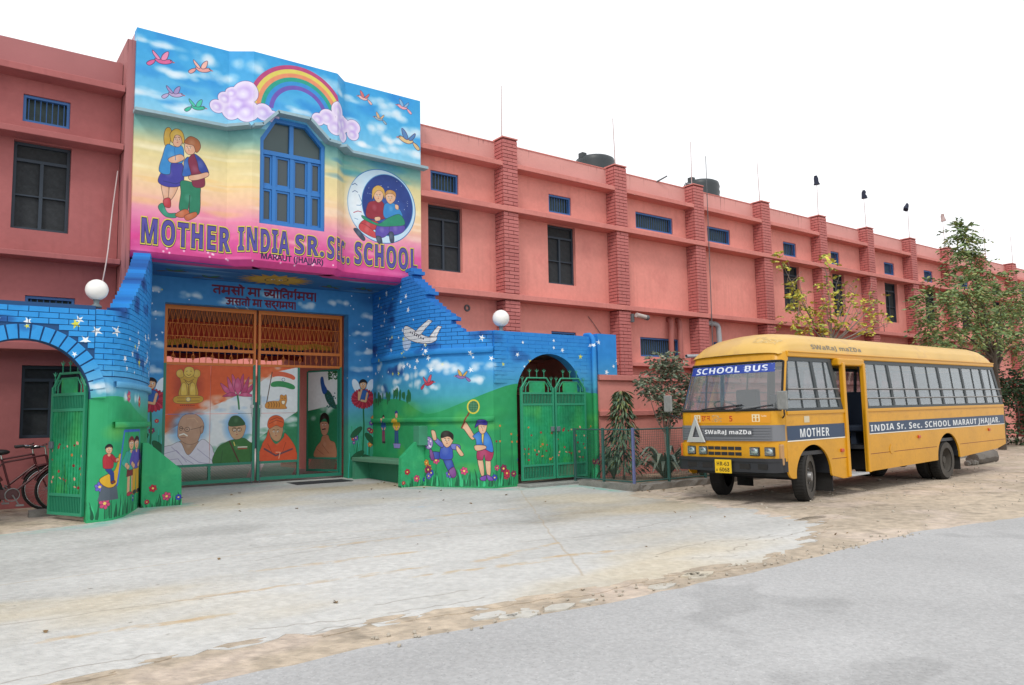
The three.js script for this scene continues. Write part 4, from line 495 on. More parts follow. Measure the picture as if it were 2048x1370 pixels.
function tallWindow(parent, x0, x1, y0, y1) { // steel window with a transom light and two meshed casements
  const f = 0.05, z0 = ZW - 0.16, z1 = ZW - 0.09, yt = y1 - (y1 - y0) * 0.2, xm = (x0 + x1) / 2;
  const w = part('window', merge([bx(x0 + 0.003, x1 - 0.003, y0 + 0.003, y0 + f, z0, z1), bx(x0 + 0.003, x1 - 0.003, y1 - f, y1 - 0.003, z0, z1), bx(x0 + 0.003, x0 + f, y0 + f, y1 - f, z0, z1 - 0.002), bx(x1 - f, x1 - 0.003, y0 + f, y1 - f, z0, z1 - 0.002), bx(x0 + f, x1 - f, yt - 0.025, yt + 0.025, z0, z1 - 0.004), bx(xm - 0.025, xm + 0.025, y0 + f, yt - 0.025, z0, z1 - 0.006), bx(x0 + f, xm - 0.025, (y0 + yt) / 2 - 0.012, (y0 + yt) / 2 + 0.012, z0 + 0.01, z1 - 0.012), bx(xm + 0.025, x1 - f, (y0 + yt) / 2 - 0.012, (y0 + yt) / 2 + 0.012, z0 + 0.01, z1 - 0.012)]), navyPaint, parent);
  for (const [a, b, c, d] of [[x0 + f, xm - 0.025, y0 + f, yt - 0.025], [xm + 0.025, x1 - f, y0 + f, yt - 0.025], [x0 + f, x1 - f, yt + 0.025, y1 - f]]) part('mesh_pane', boxUV(bx(a, b, c, d, z0 + 0.004, z0 + 0.012), 3), darkMesh, w);
  return w;
}
const brickGeoCache = new Map();
function brickBox(l, h, d) { const k = [l, h, d].map((v) => v.toFixed(3)).join(); if (!brickGeoCache.has(k)) brickGeoCache.set(k, boxUV(new RoundedBoxGeometry(l, h, d, 1, 0.005), 1)); return brickGeoCache.get(k); }
function pillar(parent, x, w, top, single) { // brick-lined pier; returns loose bricks where they are not built one by one
  const zf = -14.05, course = 0.0865, p = part('pillar', bx(x + 0.012, x + w - 0.012, -0.2, top - 0.012, ZW - 0.02, zf - 0.012), brickJoint, parent), rest = [];
  for (let r = 0, y = 1.9; y + course < top + 0.02; r++, y += course) {
    let yb = y, yt = y + course - 0.013; for (const [e, f] of [[4.077, 4.213], [6.137, 6.268]]) { if (yb < e && yt > e) yt = e; if (yb < f && yt > f) yb = f; if (yb >= e && yt <= f) yt = yb; } if (yt - yb < 0.018) continue;
    const a = r % 2 ? 0.64 : 0.3, list = [[x + w * a / 2, w * a, zf - 0.02, 0.05], [x + w * (a + 1) / 2, w * (1 - a), zf - 0.02, 0.05]].map(([cx, l, cz, d]) => [l - 0.012, d, cx, cz]);
    const D = ZW - (zf - 0.05), sa = r % 2 ? 0.45 : 0.75, z0 = zf - 0.047, dep = -D; // left face
    list.push([0.03, dep * sa - 0.012, x + 0.01, z0 - dep * sa / 2]); list.push([0.03, dep * (1 - sa) - 0.012, x + 0.01, z0 - dep * sa - dep * (1 - sa) / 2]);
    for (const [l, d, cx, cz] of list) {
      const m = brickPaint[Math.floor(rnd() * 3)], g = brickBox(l, yt - yb, d), oy = (yb + yt) / 2, ox = cx + rr(-0.003, 0.003), oz = cz + rr(-0.003, 0.003);
      if (single) { const b = part('brick', g, m, p); b.position.set(ox, oy, oz); } else rest.push(g.clone().translate(ox, oy, oz));
    }
  }
  part('pillar_cap', boxUV(bx(x - 0.01, x + w + 0.01, top, top + 0.03, ZW - 0.03, zf + 0.01)), pinkLedge, p);
  return rest;
}
const PIL = [10.27, 13.87, 16.97, 20.13, 23.27, 26.3, 29.4, 32.5, 35.6, 38.7, 41.8, 44.9], PW = 0.43;
{ // right wing
  const b = thing('school_building', 'long two-storey pink school wing with brick pillars and blue vent windows', 'building');
  const vents = [[8.53, 9.26], [11.91, 12.64], [14.95, 16.43], [17.93, 18.98], [21.69, 22.4], [24.45, 24.97], [28.0, 28.73], [31.05, 31.75], [34.2, 34.9], [37.3, 38], [40.4, 41.1]].map(([a, c]) => [a, c, 6.44, 6.9]);
  const wins = [[8.46, 9.35], [11.85, 12.75], [21.62, 22.5], [24.47, 25.2], [27.95, 28.85], [31.0, 31.9], [34.1, 35], [37.2, 38.1]].map(([a, c]) => [a, c, 4.65, 6.13]);
  const low = [[14.97, 16.51, 2.95, 3.47], [18.0, 19.4, 2.95, 3.47], [11.9, 12.7, 2.95, 3.47]];
  facade(b, 8.06, 50, 7.86, [...vents, ...wins, ...low], pinkPale);
  for (const v of [...vents, ...low]) ventWindow(b, ...v);
  for (const v of wins) tallWindow(b, ...v);
  part('parapet_face', boxUV(bx(8.06, 50, 7.34, 7.862, ZW + 0.002, ZW + 0.02)), pinkStreak, b);
  part('coping', boxUV(bx(8.06, 50, 7.862, 7.885, ZW - 0.25, ZW + 0.035)), pinkLedge, b);
  const led = (y0, y1, z) => part('ledge', boxUV(rbx(8.06, 50, y0, y1, ZW - 0.01, z, 0.012, 1)), pinkLedge, b);
  led(7.22, 7.335, -14.062); led(6.14, 6.265, -14.0); led(4.08, 4.21, -14.0); led(2.66, 2.76, -14.12);
  const rest = []; PIL.forEach((x, i) => rest.push(...pillar(b, x, PW, 7.9, i === 0)));
  const far = part('brickwork', merge(rest), brickPaint[0], b); far.userData.kind = 'stuff';
}
{ // left wing
  const b = thing('school_building', 'dull red-pink school wing with barred vent and dark shuttered window', 'building');
  const bays = [0, -3.4, -6.8], holes = [];
  for (const d of bays) holes.push([0.88 + d, 1.55 + d, 6.33, 6.79], [1.02 + d, 1.72 + d, 3.0, 3.48]);
  const tall = bays.flatMap((d) => [[0.78 + d, 1.59 + d, 4.55, 6.0], [1.02 + d, 1.85 + d, 1.2, 2.36]]);
  facade(b, -12, 2.32, 7.67, [...holes, ...tall], pinkDeep);
  for (const v of holes) ventWindow(b, ...v); for (const v of tall) tallWindow(b, ...v);
  part('parapet_face', boxUV(bx(-12, 2.32, 7.16, 7.672, ZW + 0.002, ZW + 0.02)), pinkDeepStreak, b);
  const led = (y0, y1, z) => part('ledge', boxUV(rbx(-12, 2.32, y0, y1, ZW - 0.01, z, 0.012, 1)), pinkDeepLedge, b);
  led(7.04, 7.155, -14.06); led(6.02, 6.125, -14.05); led(4.05, 4.14, -14.05); led(2.58, 2.7, -14.05);
  for (const x of [-5, -8.4]) part('pilaster', boxUV(bx(x, x + 0.4, -0.2, 7.7, ZW - 0.02, -14.12)), pinkDeep, b);
}

// ---------------------------------------------------------------- gatehouse: mural block over the porch, gate wall, passage
const gatehouse = thing('gatehouse', 'tall gatehouse with rainbow mural and school name over the orange gate', 'building');
const signMat = mat([0.94, 0.94, 0.94], 0.62, { map: signMap, bumpMap: plasterBump, bumpScale: 0.004 });
const lilac = mat([0.62, 0.4, 0.45], 0.8, { map: plasterMap });
{
  const cum = [0]; SIGN.slice(1).forEach((p, i) => cum.push(cum[i] + Math.hypot(p[0] - SIGN[i][0], p[1] - SIGN[i][1])));
  const sAt = (s) => { let i = 0; while (i < SIGN.length - 2 && s > cum[i + 1]) i++; const t = (s - cum[i]) / (cum[i + 1] - cum[i]), a = SIGN[i], b = SIGN[i + 1], dx = b[0] - a[0], dz = b[1] - a[1], L = Math.hypot(dx, dz); return { x: a[0] + dx * t, z: a[1] + dz * t, nx: -dz / L, nz: dx / L }; };
  const Y0 = 4.31, Y1 = 8.22, quad = []; // one flat slab per facet, with the arched window cut out of the middle one
  const win = [[4.53, 5.0], [5.79, 5.0], [5.79, 6.68], [5.42, 7.04], [4.8, 7.04], [4.53, 6.6]];
  SIGN.slice(0, -1).forEach((a, i) => {
    const b = SIGN[i + 1], dx = b[0] - a[0], dz = b[1] - a[1], L = cum[i + 1] - cum[i], sh = shapeOf([[0, Y0], [L, Y0], [L, Y1], [0, Y1]]);
    if (i === 2) sh.holes.push(new THREE.Path(win.map(([x, y]) => new THREE.Vector2(x - a[0], y)).reverse()));
    const g = flat(extr(sh, 0.2)), p = g.attributes.position, uv = new Float32Array(p.count * 2), q = new Float32Array(p.count * 3);
    for (let j = 0; j < p.count; j++) { const s = p.getX(j), y = p.getY(j), d = p.getZ(j) - 0.2; q.set([a[0] + dx / L * s - dz / L * d, y, a[1] + dz / L * s + dx / L * d], j * 3); uv.set([(cum[i] + s) / SIGN_L, (y - SIGN_Y0) / (SIGN_Y1 - SIGN_Y0)], j * 2); }
    const h = new THREE.BufferGeometry(); h.setAttribute('position', new THREE.BufferAttribute(q, 3)); h.setAttribute('uv', new THREE.BufferAttribute(uv, 2)); h.computeVertexNormals(); quad.push(h);
  });
  quad.forEach((h) => part('mural_panel', h, signMat, gatehouse));
  // chamfered lip along the bottom
  const lip = sheet((u, v) => { const s = u * SIGN_L, p = sAt(Math.min(SIGN_L - 0.001, s)), o = v < 0.3 ? 0.0 : -0.09, y = v < 0.3 ? 4.315 : 4.2; return { p: V(p.x + p.nx * (v > 0.75 ? -0.5 : o), y, p.z + p.nz * (v > 0.75 ? -0.3 : o)), uv: [s / SIGN_L, (y - SIGN_Y0) / (SIGN_Y1 - SIGN_Y0)] }; }, 46, 3);
  part('lower_lip', lip, signMat, gatehouse);
  // block body behind the mural, soffit, coping, flank walls
  const plan = shapeOf([...SIGN.map(([x, z]) => [x + (x < 5 ? 0.03 : -0.03), -z + 0.06]), [8.02, 16.3], [2.49, 16.3]]);
  const roof = extr(plan, 0.1); roof.rotateX(-PI / 2).translate(0, 8.1, 0); part('roof', boxUV(roof), kerbMat, gatehouse);
  part('side_wall', boxUV(bx(2.462, 2.6, 4.3, 8.2, -16.3, -14.02)), lilac, gatehouse); part('side_wall', boxUV(bx(7.9, 8.047, 4.3, 8.2, -16.3, -14.02)), lilac, gatehouse); part('rear_wall', boxUV(bx(2.6, 7.9, 4.3, 8.1, -16.3, -16.1)), pinkPale, gatehouse);
  part('pilaster', boxUV(bx(2.33, 2.458, -0.2, 8.0, -15.4, -14.06)), pinkDeepStreak, gatehouse);
  const sm = mat([0.9, 0.9, 0.9], 0.75, { map: soffitMap }), sg = new THREE.PlaneGeometry(5.3, 2.1).rotateX(PI / 2).translate(5.25, 4.204, -15.05); const sp = sg.attributes.position, su = sg.attributes.uv; for (let i = 0; i < sp.count; i++) su.setXY(i, (sp.getX(i) - 2.6) / 5.3, (sp.getZ(i) + 16.1) / 2.1);
  part('soffit', sg, sm, gatehouse); part('soffit_slab', bx(2.6, 7.9, 4.22, 4.32, -16.1, -14.1), kerbMat, gatehouse);
  // shelf that runs along the mural and climbs over the window as a hood
  const hood = [[2.44, 6.7, -14.0], [4.0, 6.72, -14.0], [4.37, 6.76, -13.75], [4.52, 6.8, -13.75], [4.8, 7.1, -13.75], [5.42, 7.1, -13.75], [5.8, 6.76, -13.75], [6.04, 6.74, -13.75], [6.31, 6.72, -14.0], [8.12, 6.7, -14.0]], hl = [];
  for (let i = 0; i < hood.length - 1; i++) { const a = V(...hood[i]), b = V(...hood[i + 1]), d = b.clone().sub(a), L = d.length() + 0.012, g = new THREE.BoxGeometry(L, 0.055, 0.2); g.translate(0, 0, 0.1); const m = new THREE.Matrix4(), ex = d.clone().normalize(), ez = V(-ex.z, 0, ex.x).normalize(), ey = new THREE.Vector3().crossVectors(ez, ex).normalize(); m.makeBasis(ex, ey, new THREE.Vector3().crossVectors(ex, ey)); g.applyMatrix4(m); g.translate((a.x + b.x) / 2, (a.y + b.y) / 2, (a.z + b.z) / 2); hl.push(g); }
  part('shelf', boxUV(merge(hl)), mat([0.32, 0.5, 0.58], 0.7, { map: plasterMap }), gatehouse);
  // the blue window
  const zF = -13.8, blue = mat([0.02, 0.17, 0.5], 0.45), W = part('window', (() => { const o = shapeOf(win), inn = [[4.6, 5.07], [5.72, 5.07], [5.72, 6.65], [5.4, 6.97], [4.83, 6.97], [4.6, 6.57]]; o.holes.push(new THREE.Path(inn.map((p) => new THREE.Vector2(...p)).reverse())); return extr(o, 0.1).translate(0, 0, zF - 0.08); })(), blue, gatehouse);
  const fr = (x0, x1, y0, y1, z = 0) => bx(x0, x1, y0, y1, zF - 0.07, zF - 0.01 + z);
  part('transom', merge([fr(4.6, 5.72, 6.33, 6.41, 0.01), fr(5.1, 5.18, 6.41, 6.97)]), blue, W); part('mullion', fr(4.78, 4.85, 5.07, 6.33), blue, W); part('mullion', fr(5.46, 5.53, 5.07, 6.33), blue, W); part('mullion', fr(5.12, 5.19, 5.07, 6.33), blue, W); part('cross_rail', merge([fr(4.6, 4.78, 5.68, 5.75, -0.005), fr(4.85, 5.12, 5.68, 5.75, -0.005), fr(5.19, 5.46, 5.68, 5.75, -0.005), fr(5.53, 5.72, 5.68, 5.75, -0.005)]), blue, W);
  for (const [a, b] of [[4.6, 4.78], [4.85, 5.12], [5.19, 5.46], [5.53, 5.72]]) for (const [c, d] of [[5.07, 5.68], [5.75, 6.33]]) { part('sash', merge([fr(a + 0.004, b - 0.004, c + 0.004, c + 0.04, -0.02), fr(a + 0.004, b - 0.004, d - 0.04, d - 0.004, -0.02), fr(a + 0.004, a + 0.035, c + 0.04, d - 0.04, -0.02), fr(b - 0.035, b - 0.004, c + 0.04, d - 0.04, -0.02)]), blue, W); part('pane', bx(a + 0.03, b - 0.03, c + 0.03, d - 0.03, zF - 0.062, zF - 0.055), mat([0.05, 0.07, 0.08], 0.25), W); }
  part('pane', bx(4.6, 5.1, 6.41, 6.97, zF - 0.062, zF - 0.055), mat([0.045, 0.08, 0.085], 0.25), W); part('pane', bx(5.18, 5.72, 6.41, 6.97, zF - 0.062, zF - 0.055), mat([0.045, 0.08, 0.085], 0.25), W);
  // wall round the gate
  const gm = mat([0.94, 0.94, 0.94], 0.75, { map: gateWallMap, bumpMap: plasterBump, bumpScale: 0.004 }), gs = shapeOf([[2.9, 0], [3.37, 0], [3.37, 3.7], [7.13, 3.7], [7.13, 0], [7.95, 0], [7.95, 4.202], [2.9, 4.202]]), gg = flat(extr(gs, 0.24).translate(0, 0, -15.84)), gp = gg.attributes.position, gu = gg.attributes.uv;
  for (let i = 0; i < gp.count; i++) gu.setXY(i, (gp.getX(i) + (gp.getZ(i) + 15.6) * 0.5 - GW.x0) / (GW.x1 - GW.x0), (gp.getY(i) - GW.y0) / (GW.y1 - GW.y0)); part('gate_wall', gg, gm, gatehouse);
  // passage behind the gate and the court it opens on
  part('passage_wall', boxUV(bx(2.9, 3.1, 0, 4.3, -21, -16.0)), pinkPale, gatehouse); part('passage_wall', boxUV(bx(7.6, 7.8, 0, 4.3, -21, -16.0)), pinkPale, gatehouse); part('added_passage_beam', boxUV(bx(3.1, 7.6, 3.1, 4.0, -21, -20.8)), pinkPale, gatehouse); part('passage_ceiling', bx(3.1, 7.6, 4.0, 4.2, -21, -16.0), mat([0.4, 0.22, 0.16], 0.9), gatehouse);  // the far-end beam is added to block the bright court behind the upper grille
}
struct('courtyard_paving', new THREE.PlaneGeometry(26, 20).rotateX(-PI / 2).translate(5, 0.162, -25.9), mat([0.42, 0.41, 0.39], 0.9, { map: grainMap }));
{
  const b = thing('school_building', 'pink classroom block across the courtyard seen through the gate grille', 'building');
  part('wall', boxUV(bx(-10, 22, 0, 8, -36.2, -36)), pinkPale, b); part('ledge', boxUV(bx(-10, 22, 3.5, 3.62, -36, -35.6)), pinkPale, b);
  for (let i = 0; i < 6; i++) part('door', bx(-1 + i * 3, 0.1 + i * 3, 0.16, 2.3, -35.99, -35.96), i % 2 ? bluePaint : navyPaint, b);
}
// ---------------------------------------------------------------- painted walls either side of the gate
class Way { // a plan curve: at(s) gives the point and the outward normal
  constructor(pts) { const c = new THREE.CatmullRomCurve3(pts.map(([x, z]) => V(x, 0, z)), false, 'centripetal'); this.p = c.getPoints(600); this.l = [0]; for (let i = 1; i < this.p.length; i++) this.l.push(this.l[i - 1] + this.p[i].distanceTo(this.p[i - 1])); this.L = this.l[this.l.length - 1]; }
  at(s) { s = Math.min(this.L - 1e-4, Math.max(0, s)); let a = 0, b = this.l.length - 1; while (b - a > 1) { const m = (a + b) >> 1; if (this.l[m] <= s) a = m; else b = m; } const t = (s - this.l[a]) / (this.l[b] - this.l[a]), p = this.p[a], q = this.p[b], dx = (q.x - p.x), dz = (q.z - p.z), L = Math.hypot(dx, dz); return { x: p.x + dx * t, z: p.z + dz * t, tx: dx / L, tz: dz / L, nx: -dz / L, nz: dx / L }; }
  sOf(x, z) { let best = 0, d = 1e9; this.p.forEach((p, i) => { const e = Math.hypot(p.x - x, p.z - z); if (e < d) { d = e; best = this.l[i]; } }); return best; }
}
const leftWay = new Way([[-3, -12], [-1, -12], [1, -12], [1.45, -12], [1.69, -12], [1.95, -12.06], [2.15, -12.3], [2.35, -12.75], [2.52, -13.2], [2.62, -13.5], [2.8, -14.1], [2.95, -14.8], [3.02, -15.6]]);
const rightWay = new Way([[7.72, -15.6], [7.62, -14.5], [7.6, -13.6], [7.68, -13.05], [7.89, -12.68], [8.21, -12.31], [8.45, -12.0], [8.8, -12.0], [10, -12], [11.7, -12]]);
function wayWall(way, s0, s1, y0, topOf, thick, n, uvOf, front = 0) { // a standing wall along the curve with a stepped or level top
  const P = [], T = [], quad = (a, b, c, d) => { for (const q of [a, b, c, a, c, d]) { P.push(q[0], q[1], q[2]); T.push(...q[3]); } };
  for (let i = 0; i < n; i++) {
    const sa = s0 + (s1 - s0) * i / n, sb = s0 + (s1 - s0) * (i + 1) / n, ta = topOf((sa + sb) / 2), A = way.at(sa), B = way.at(sb), pt = (w, s, y, o) => [w.x + w.nx * o, y, w.z + w.nz * o, uvOf(s, y)];
    quad(pt(A, sa, y0, front), pt(B, sb, y0, front), pt(B, sb, ta, front), pt(A, sa, ta, front)); quad(pt(B, sb, y0, -thick), pt(A, sa, y0, -thick), pt(A, sa, ta, -thick), pt(B, sb, ta, -thick)); quad(pt(A, sa, ta, front), pt(B, sb, ta, front), pt(B, sb, ta, -thick), pt(A, sa, ta, -thick));
    const tp = i ? topOf(sa - (s1 - s0) / n / 2) : y0; if (tp < ta) quad(pt(A, sa, tp, -thick), pt(A, sa, tp, front), pt(A, sa, ta, front), pt(A, sa, ta, -thick)); const tn = i < n - 1 ? topOf(sb + (s1 - s0) / n / 2) : y0; if (tn < ta) quad(pt(B, sb, tn, front), pt(B, sb, tn, -thick), pt(B, sb, ta, -thick), pt(B, sb, ta, front));
  }
  const g = new THREE.BufferGeometry(); g.setAttribute('position', new THREE.Float32BufferAttribute(P, 3)); g.setAttribute('uv', new THREE.Float32BufferAttribute(T, 2)); g.computeVertexNormals(); return g;
}
function wayBand(way, s0, s1, y0, y1, out, uvOf, n = 40) { // a projecting string course
  return mergeGeometries([sheet((u, v) => { const s = s0 + (s1 - s0) * u, w = way.at(s), ring = [[y0, 0.0], [y0, out], [y1, out], [y1, 0.0]][Math.round(v * 3)]; return { p: V(w.x + w.nx * ring[1], ring[0], w.z + w.nz * ring[1]), uv: uvOf(s, ring[0]) }; }, n, 3)]);
}
const brickBlue = [0, 1, 2];
function brickField(parent, way, s0, s1, y0, topOf, skip, uvOf, m, single, len = 0.235, course = 0.078, gap = 0.009, proud = 0.012, depth = 0.05) { // returns bricks that are not built one by one
  const rest = []; let n = 0;
  for (let r = 0, y = y0; y + course < 4.6; r++, y += course) for (let s = s0 - (r % 2) * len / 2; s < s1; s += len) {
    const a = Math.max(s, s0), b = Math.min(s + len, s1); if (b - a < 0.05) continue; const mid = (a + b) / 2, cy = y + course / 2;
    if (y + course > topOf(mid) + 0.01 || skip(mid, cy, a, b)) continue;
    const w = way.at(mid), g = new THREE.BoxGeometry(b - a - gap, course - gap, depth), p = g.attributes.position, uv = g.attributes.uv; for (let i = 0; i < p.count; i++) uv.setXY(i, ...uvOf(mid + p.getX(i), cy + p.getY(i)));
    const off = proud - depth / 2 + rr(-0.003, 0.003), mtx = new THREE.Matrix4().makeBasis(V(w.tx, 0, w.tz), V(0, 1, 0), V(w.nx, 0, w.nz)).setPosition(w.x + w.nx * off, cy, w.z + w.nz * off);
    g.applyMatrix4(mtx); if (n++ < single) part('brick', g, m, parent); else rest.push(g);
  }
  return rest;
}
function archShape(x0, x1, y0, y1, cx, r, ys) { const s = new THREE.Shape(); s.moveTo(x0, y0); s.lineTo(cx - r, y0); s.lineTo(cx - r, ys); s.absarc(cx, ys, r, PI, 0, true); s.lineTo(cx + r, y0); s.lineTo(x1, y0); s.lineTo(x1, y1); s.lineTo(x0, y1); s.closePath(); return s; }
function planarUV(g, uvOf) { g = flat(g); const p = g.attributes.position, uv = new Float32Array(p.count * 2); for (let i = 0; i < p.count; i++) uv.set(uvOf(p.getX(i), p.getY(i), p.getZ(i)), i * 2); g.setAttribute('uv', new THREE.BufferAttribute(uv, 2)); return g; }
const benchGreen = mat([0.05, 0.3, 0.17], 0.8, { map: plasterMap }), seatGreen = mat([0.1, 0.27, 0.17], 0.85, { map: plasterMap });
const mortarBlue = mat([0.015, 0.07, 0.19], 0.9);
const muralOpt = (m) => ({ map: m, bumpMap: plasterBump, bumpScale: 0.004 });
{ // left
  const t = thing('painted_wall', 'blue starry brick wall with arch, green meadow below, beside the bicycles', 'wall');
  const uv = (s, y) => [(s - LW0) / LWL, y / WALLTOP], m = mat([0.94, 0.94, 0.94], 0.72, muralOpt(leftWallMap)), S0 = leftWay.sOf(1.69, -12), sSign = leftWay.sOf(2.77, -14.0), cx = 0.86, r = 0.8, ys = 1.75;
  const top = (s) => (s < S0 + 0.3 ? 3.05 : s > sSign ? 4.3 : Math.min(4.46, 3.05 + Math.floor(Math.max(0, (s - S0 - 0.4) / (sSign - S0 - 0.4)) * 18) * 0.078));
  part('pier', planarUV(bx(cx + r, 1.69, 0, ys, -12.23, -12.0), (x, y) => uv(x + 3, y)), m, t); part('pier', planarUV(bx(-3, cx - r, 0, ys, -12.23, -12.0), (x, y) => uv(x + 3, y)), m, t);
  part('arch_wall', extr(archShape(-3, 1.69, ys, 3.05, cx, r, ys), 0.23).translate(0, 0, -12.23), mortarBlue, t);
  part('curved_wall', wayWall(leftWay, S0, leftWay.L, 0, () => 2.06, 0.23, 60, uv), m, t); part('brick_backing', wayWall(leftWay, S0, leftWay.L, 2.06, (s) => Math.min(top(s - 0.1), top(s), top(s + 0.1)) - 0.09, 0.23, 90, uv), mortarBlue, t);
  part('string_course', wayBand(leftWay, S0 + 0.28, leftWay.L, 1.92, 2.0, 0.05, uv), m, t); part('string_course', wayBand(leftWay, S0 + 0.28, leftWay.L, 1.35, 1.43, 0.05, uv), m, t);
  const ring = (s, y) => { const x = s - 3; return s < S0 && Math.hypot(x - cx, Math.max(0, y - ys)) < r + 0.2; };
  brickField(t, leftWay, 1.9, S0, 2.06, top, (mid, y, a, b) => ring(mid, y) || ring(a, y) || ring(b, y), uv, m, 200); const rest = brickField(t, leftWay, S0, leftWay.L, 2.07, top, () => false, uv, m, 240, 0.235, 0.078, 0.009, 0.012, 0.262);
  if (rest.length) part('brickwork', merge(rest), m, t).userData.kind = 'stuff';
  for (let i = 0; i < 21; i++) { const a0 = PI * i / 21, a1 = PI * (i + 1) / 21, s = new THREE.Shape(); s.absarc(0, 0, r + 0.195, a0 + 0.012, a1 - 0.012, false); s.absarc(0, 0, r + 0.004, a1 - 0.012, a0 + 0.012, true); part('arch_stone', planarUV(extr(s, 0.05, { curveSegments: 4 }).translate(cx, ys, -12.035), (x, y) => uv(x + 3, y)), m, t); }
}
{ // right
  const t = thing('painted_wall', 'blue starry wall with toy aeroplane, playing children and arched green gate', 'wall');
  const uv = (s, y) => [s / RWL, y / WALLTOP], m = mat([0.94, 0.94, 0.94], 0.72, muralOpt(rightWallMap)), S1 = rightWay.sOf(8.45, -12), sR = rightWay.sOf(7.66, -13.75), sB = rightWay.sOf(8.1, -12.44), cx = 9.86, r = 0.855, ys = 1.8, sx = (x) => S1 + (x - 8.45);
  const top = (s) => (s > sB ? 3.06 : s < sR ? 4.3 : 4.46 - Math.floor((s - sR) / (sB - sR) * 18) * 0.078);
  part('arch_wall', planarUV(extr(archShape(8.45, 11.15, 0, 3.06, cx, r, ys), 0.23).translate(0, 0, -12.23), (x, y) => uv(sx(x), y)), m, t);
  part('end_block', planarUV(bx(11.152, 11.7, 2.26, 3.13, -12.2, -11.97), (x, y) => uv(sx(x), y)), m, t);
  part('curved_wall', wayWall(rightWay, 0, S1, 0, () => 2.74, 0.23, 60, uv), m, t); part('brick_backing', wayWall(rightWay, 0, S1, 2.74, (s) => Math.min(top(s - 0.1), top(s), top(s + 0.1)) - 0.09, 0.23, 90, uv), mortarBlue, t);
  part('string_course', wayBand(rightWay, 0.02, S1, 2.64, 2.75, 0.05, uv), m, t); part('string_course', wayBand(rightWay, 0.02, S1, 1.33, 1.42, 0.05, uv), m, t);
  const rest = brickField(t, rightWay, 0, S1, 2.75, top, () => false, uv, m, 280, 0.235, 0.078, 0.009, 0.012, 0.262); if (rest.length) part('brickwork', merge(rest), m, t).userData.kind = 'stuff';
  const arch = (x, y) => Math.hypot(x - cx, Math.max(0, y - ys)) < r + 0.03 || Math.abs(x - cx) < r && y < ys; // shallow courses over the arch
  const courses = brickField(t, rightWay, S1 + 0.02, sx(11.14), 2.05, () => 3.06, (mid, y, a, b) => [mid, a, b].some((q) => arch(q - S1 + 8.45, y)), uv, m, 0, 0.34, 0.078, 0.006, 0.006); part('brickwork', merge(courses), m, t).userData.kind = 'stuff';
  // covered way behind the arch
  part('covered_way_roof', bx(8.5, 11.6, 2.72, 2.84, -14.39, -12.24), kerbMat, t); part('covered_way_wall', boxUV(bx(11.42, 11.6, 0, 2.72, -14.39, -12.24)), pinkPale, t); part('covered_way_wall', boxUV(bx(8.3, 8.48, 0, 2.84, -14.39, -12.6)), pinkPale, t);
  // niche, rain pipe
  part('niche_frame', planarUV(rbx(7.47, 7.74, 0.88, 1.26, -13.35, -13.12, 0.01), (x, y) => [x, y]), benchGreen, t);
  part('rain_pipe', planarUV(merge([tube([V(11.0, 0.05, -11.93), V(11.0, 2.6, -11.93), V(11.0, 2.98, -11.94), V(11.0, 3.09, -12.02), V(11.0, 3.1, -12.2)], 0.05, 40, 10)]), (x, y) => uv(sx(x), y)), m, t);
}
// benches in the porch with slanted end panels
function bench(side, label) {
  const b = thing('bench', label, 'bench', [0, 0, 0], 0, 'concrete benches in the porch'), f = side < 0 ? (x) => 10.3 - x : (x) => x, X = (a, c) => (side < 0 ? [f(c), f(a)] : [a, c]);
  const [s0, s1] = X(7.14, 7.62); part('seat', boxUV(rbx(s0, s1, 0.52, 0.6, -15.45, -13.34, 0.012)), seatGreen, b); const [w0, w1] = X(7.5, 7.6); part('support', boxUV(bx(w0, w1, 0.1, 0.52, -15.4, -13.36)), benchGreen, b); const [e0, e1] = X(7.16, 7.5); part('support', boxUV(bx(e0, e1, 0.1, 0.519, -15.45, -15.33)), benchGreen, b);
  const pan = shapeOf([[7.12, 0.05], [7.72, 0.05], [7.72, 1.1], [7.64, 1.1], [7.14, 0.66]].map(([x, y]) => [f(x), y]));
  part('end_panel', planarUV(extr(pan, 0.11).translate(0, 0, -13.33), (x, y) => [Math.abs(x - (side < 0 ? 2.58 : 7.1)) / 0.7, y / 0.7]), mat([0.94, 0.94, 0.94], 0.72, { map: panelPaint }), b);
}
bench(1, 'green bench built against the porch wall with the aeroplane mural'); bench(-1, 'flowered green bench end against the wall with the swing mural');
// globe lamps on the walls
const globe = mat([0.82, 0.82, 0.8], 0.28), lampMetal = mat([0.12, 0.16, 0.18], 0.5);
for (const [x, y, z, r, label] of [[1.71, 3.29, -12.1, 0.148, 'white globe lamp on the wall above the bicycles'], [8.73, 3.32, -12.1, 0.165, 'white globe lamp on the wall beside the arched green gate']]) {
  const l = thing('globe_lamp', label, 'lamp', [x, 3.05, z], 0, 'globe lamps on the entrance walls'); part('globe', new THREE.SphereGeometry(r, 32, 20).translate(0, y - 3.05, 0), globe, l); part('base', new THREE.LatheGeometry([[0.001, -0.02], [0.07, -0.02], [0.07, 0.01], [0.035, 0.04], [0.04, 0.09], [0.062, 0.12], [0.05, 0.13]].map((p) => new THREE.Vector2(...p)), 20), lampMetal, l);
}
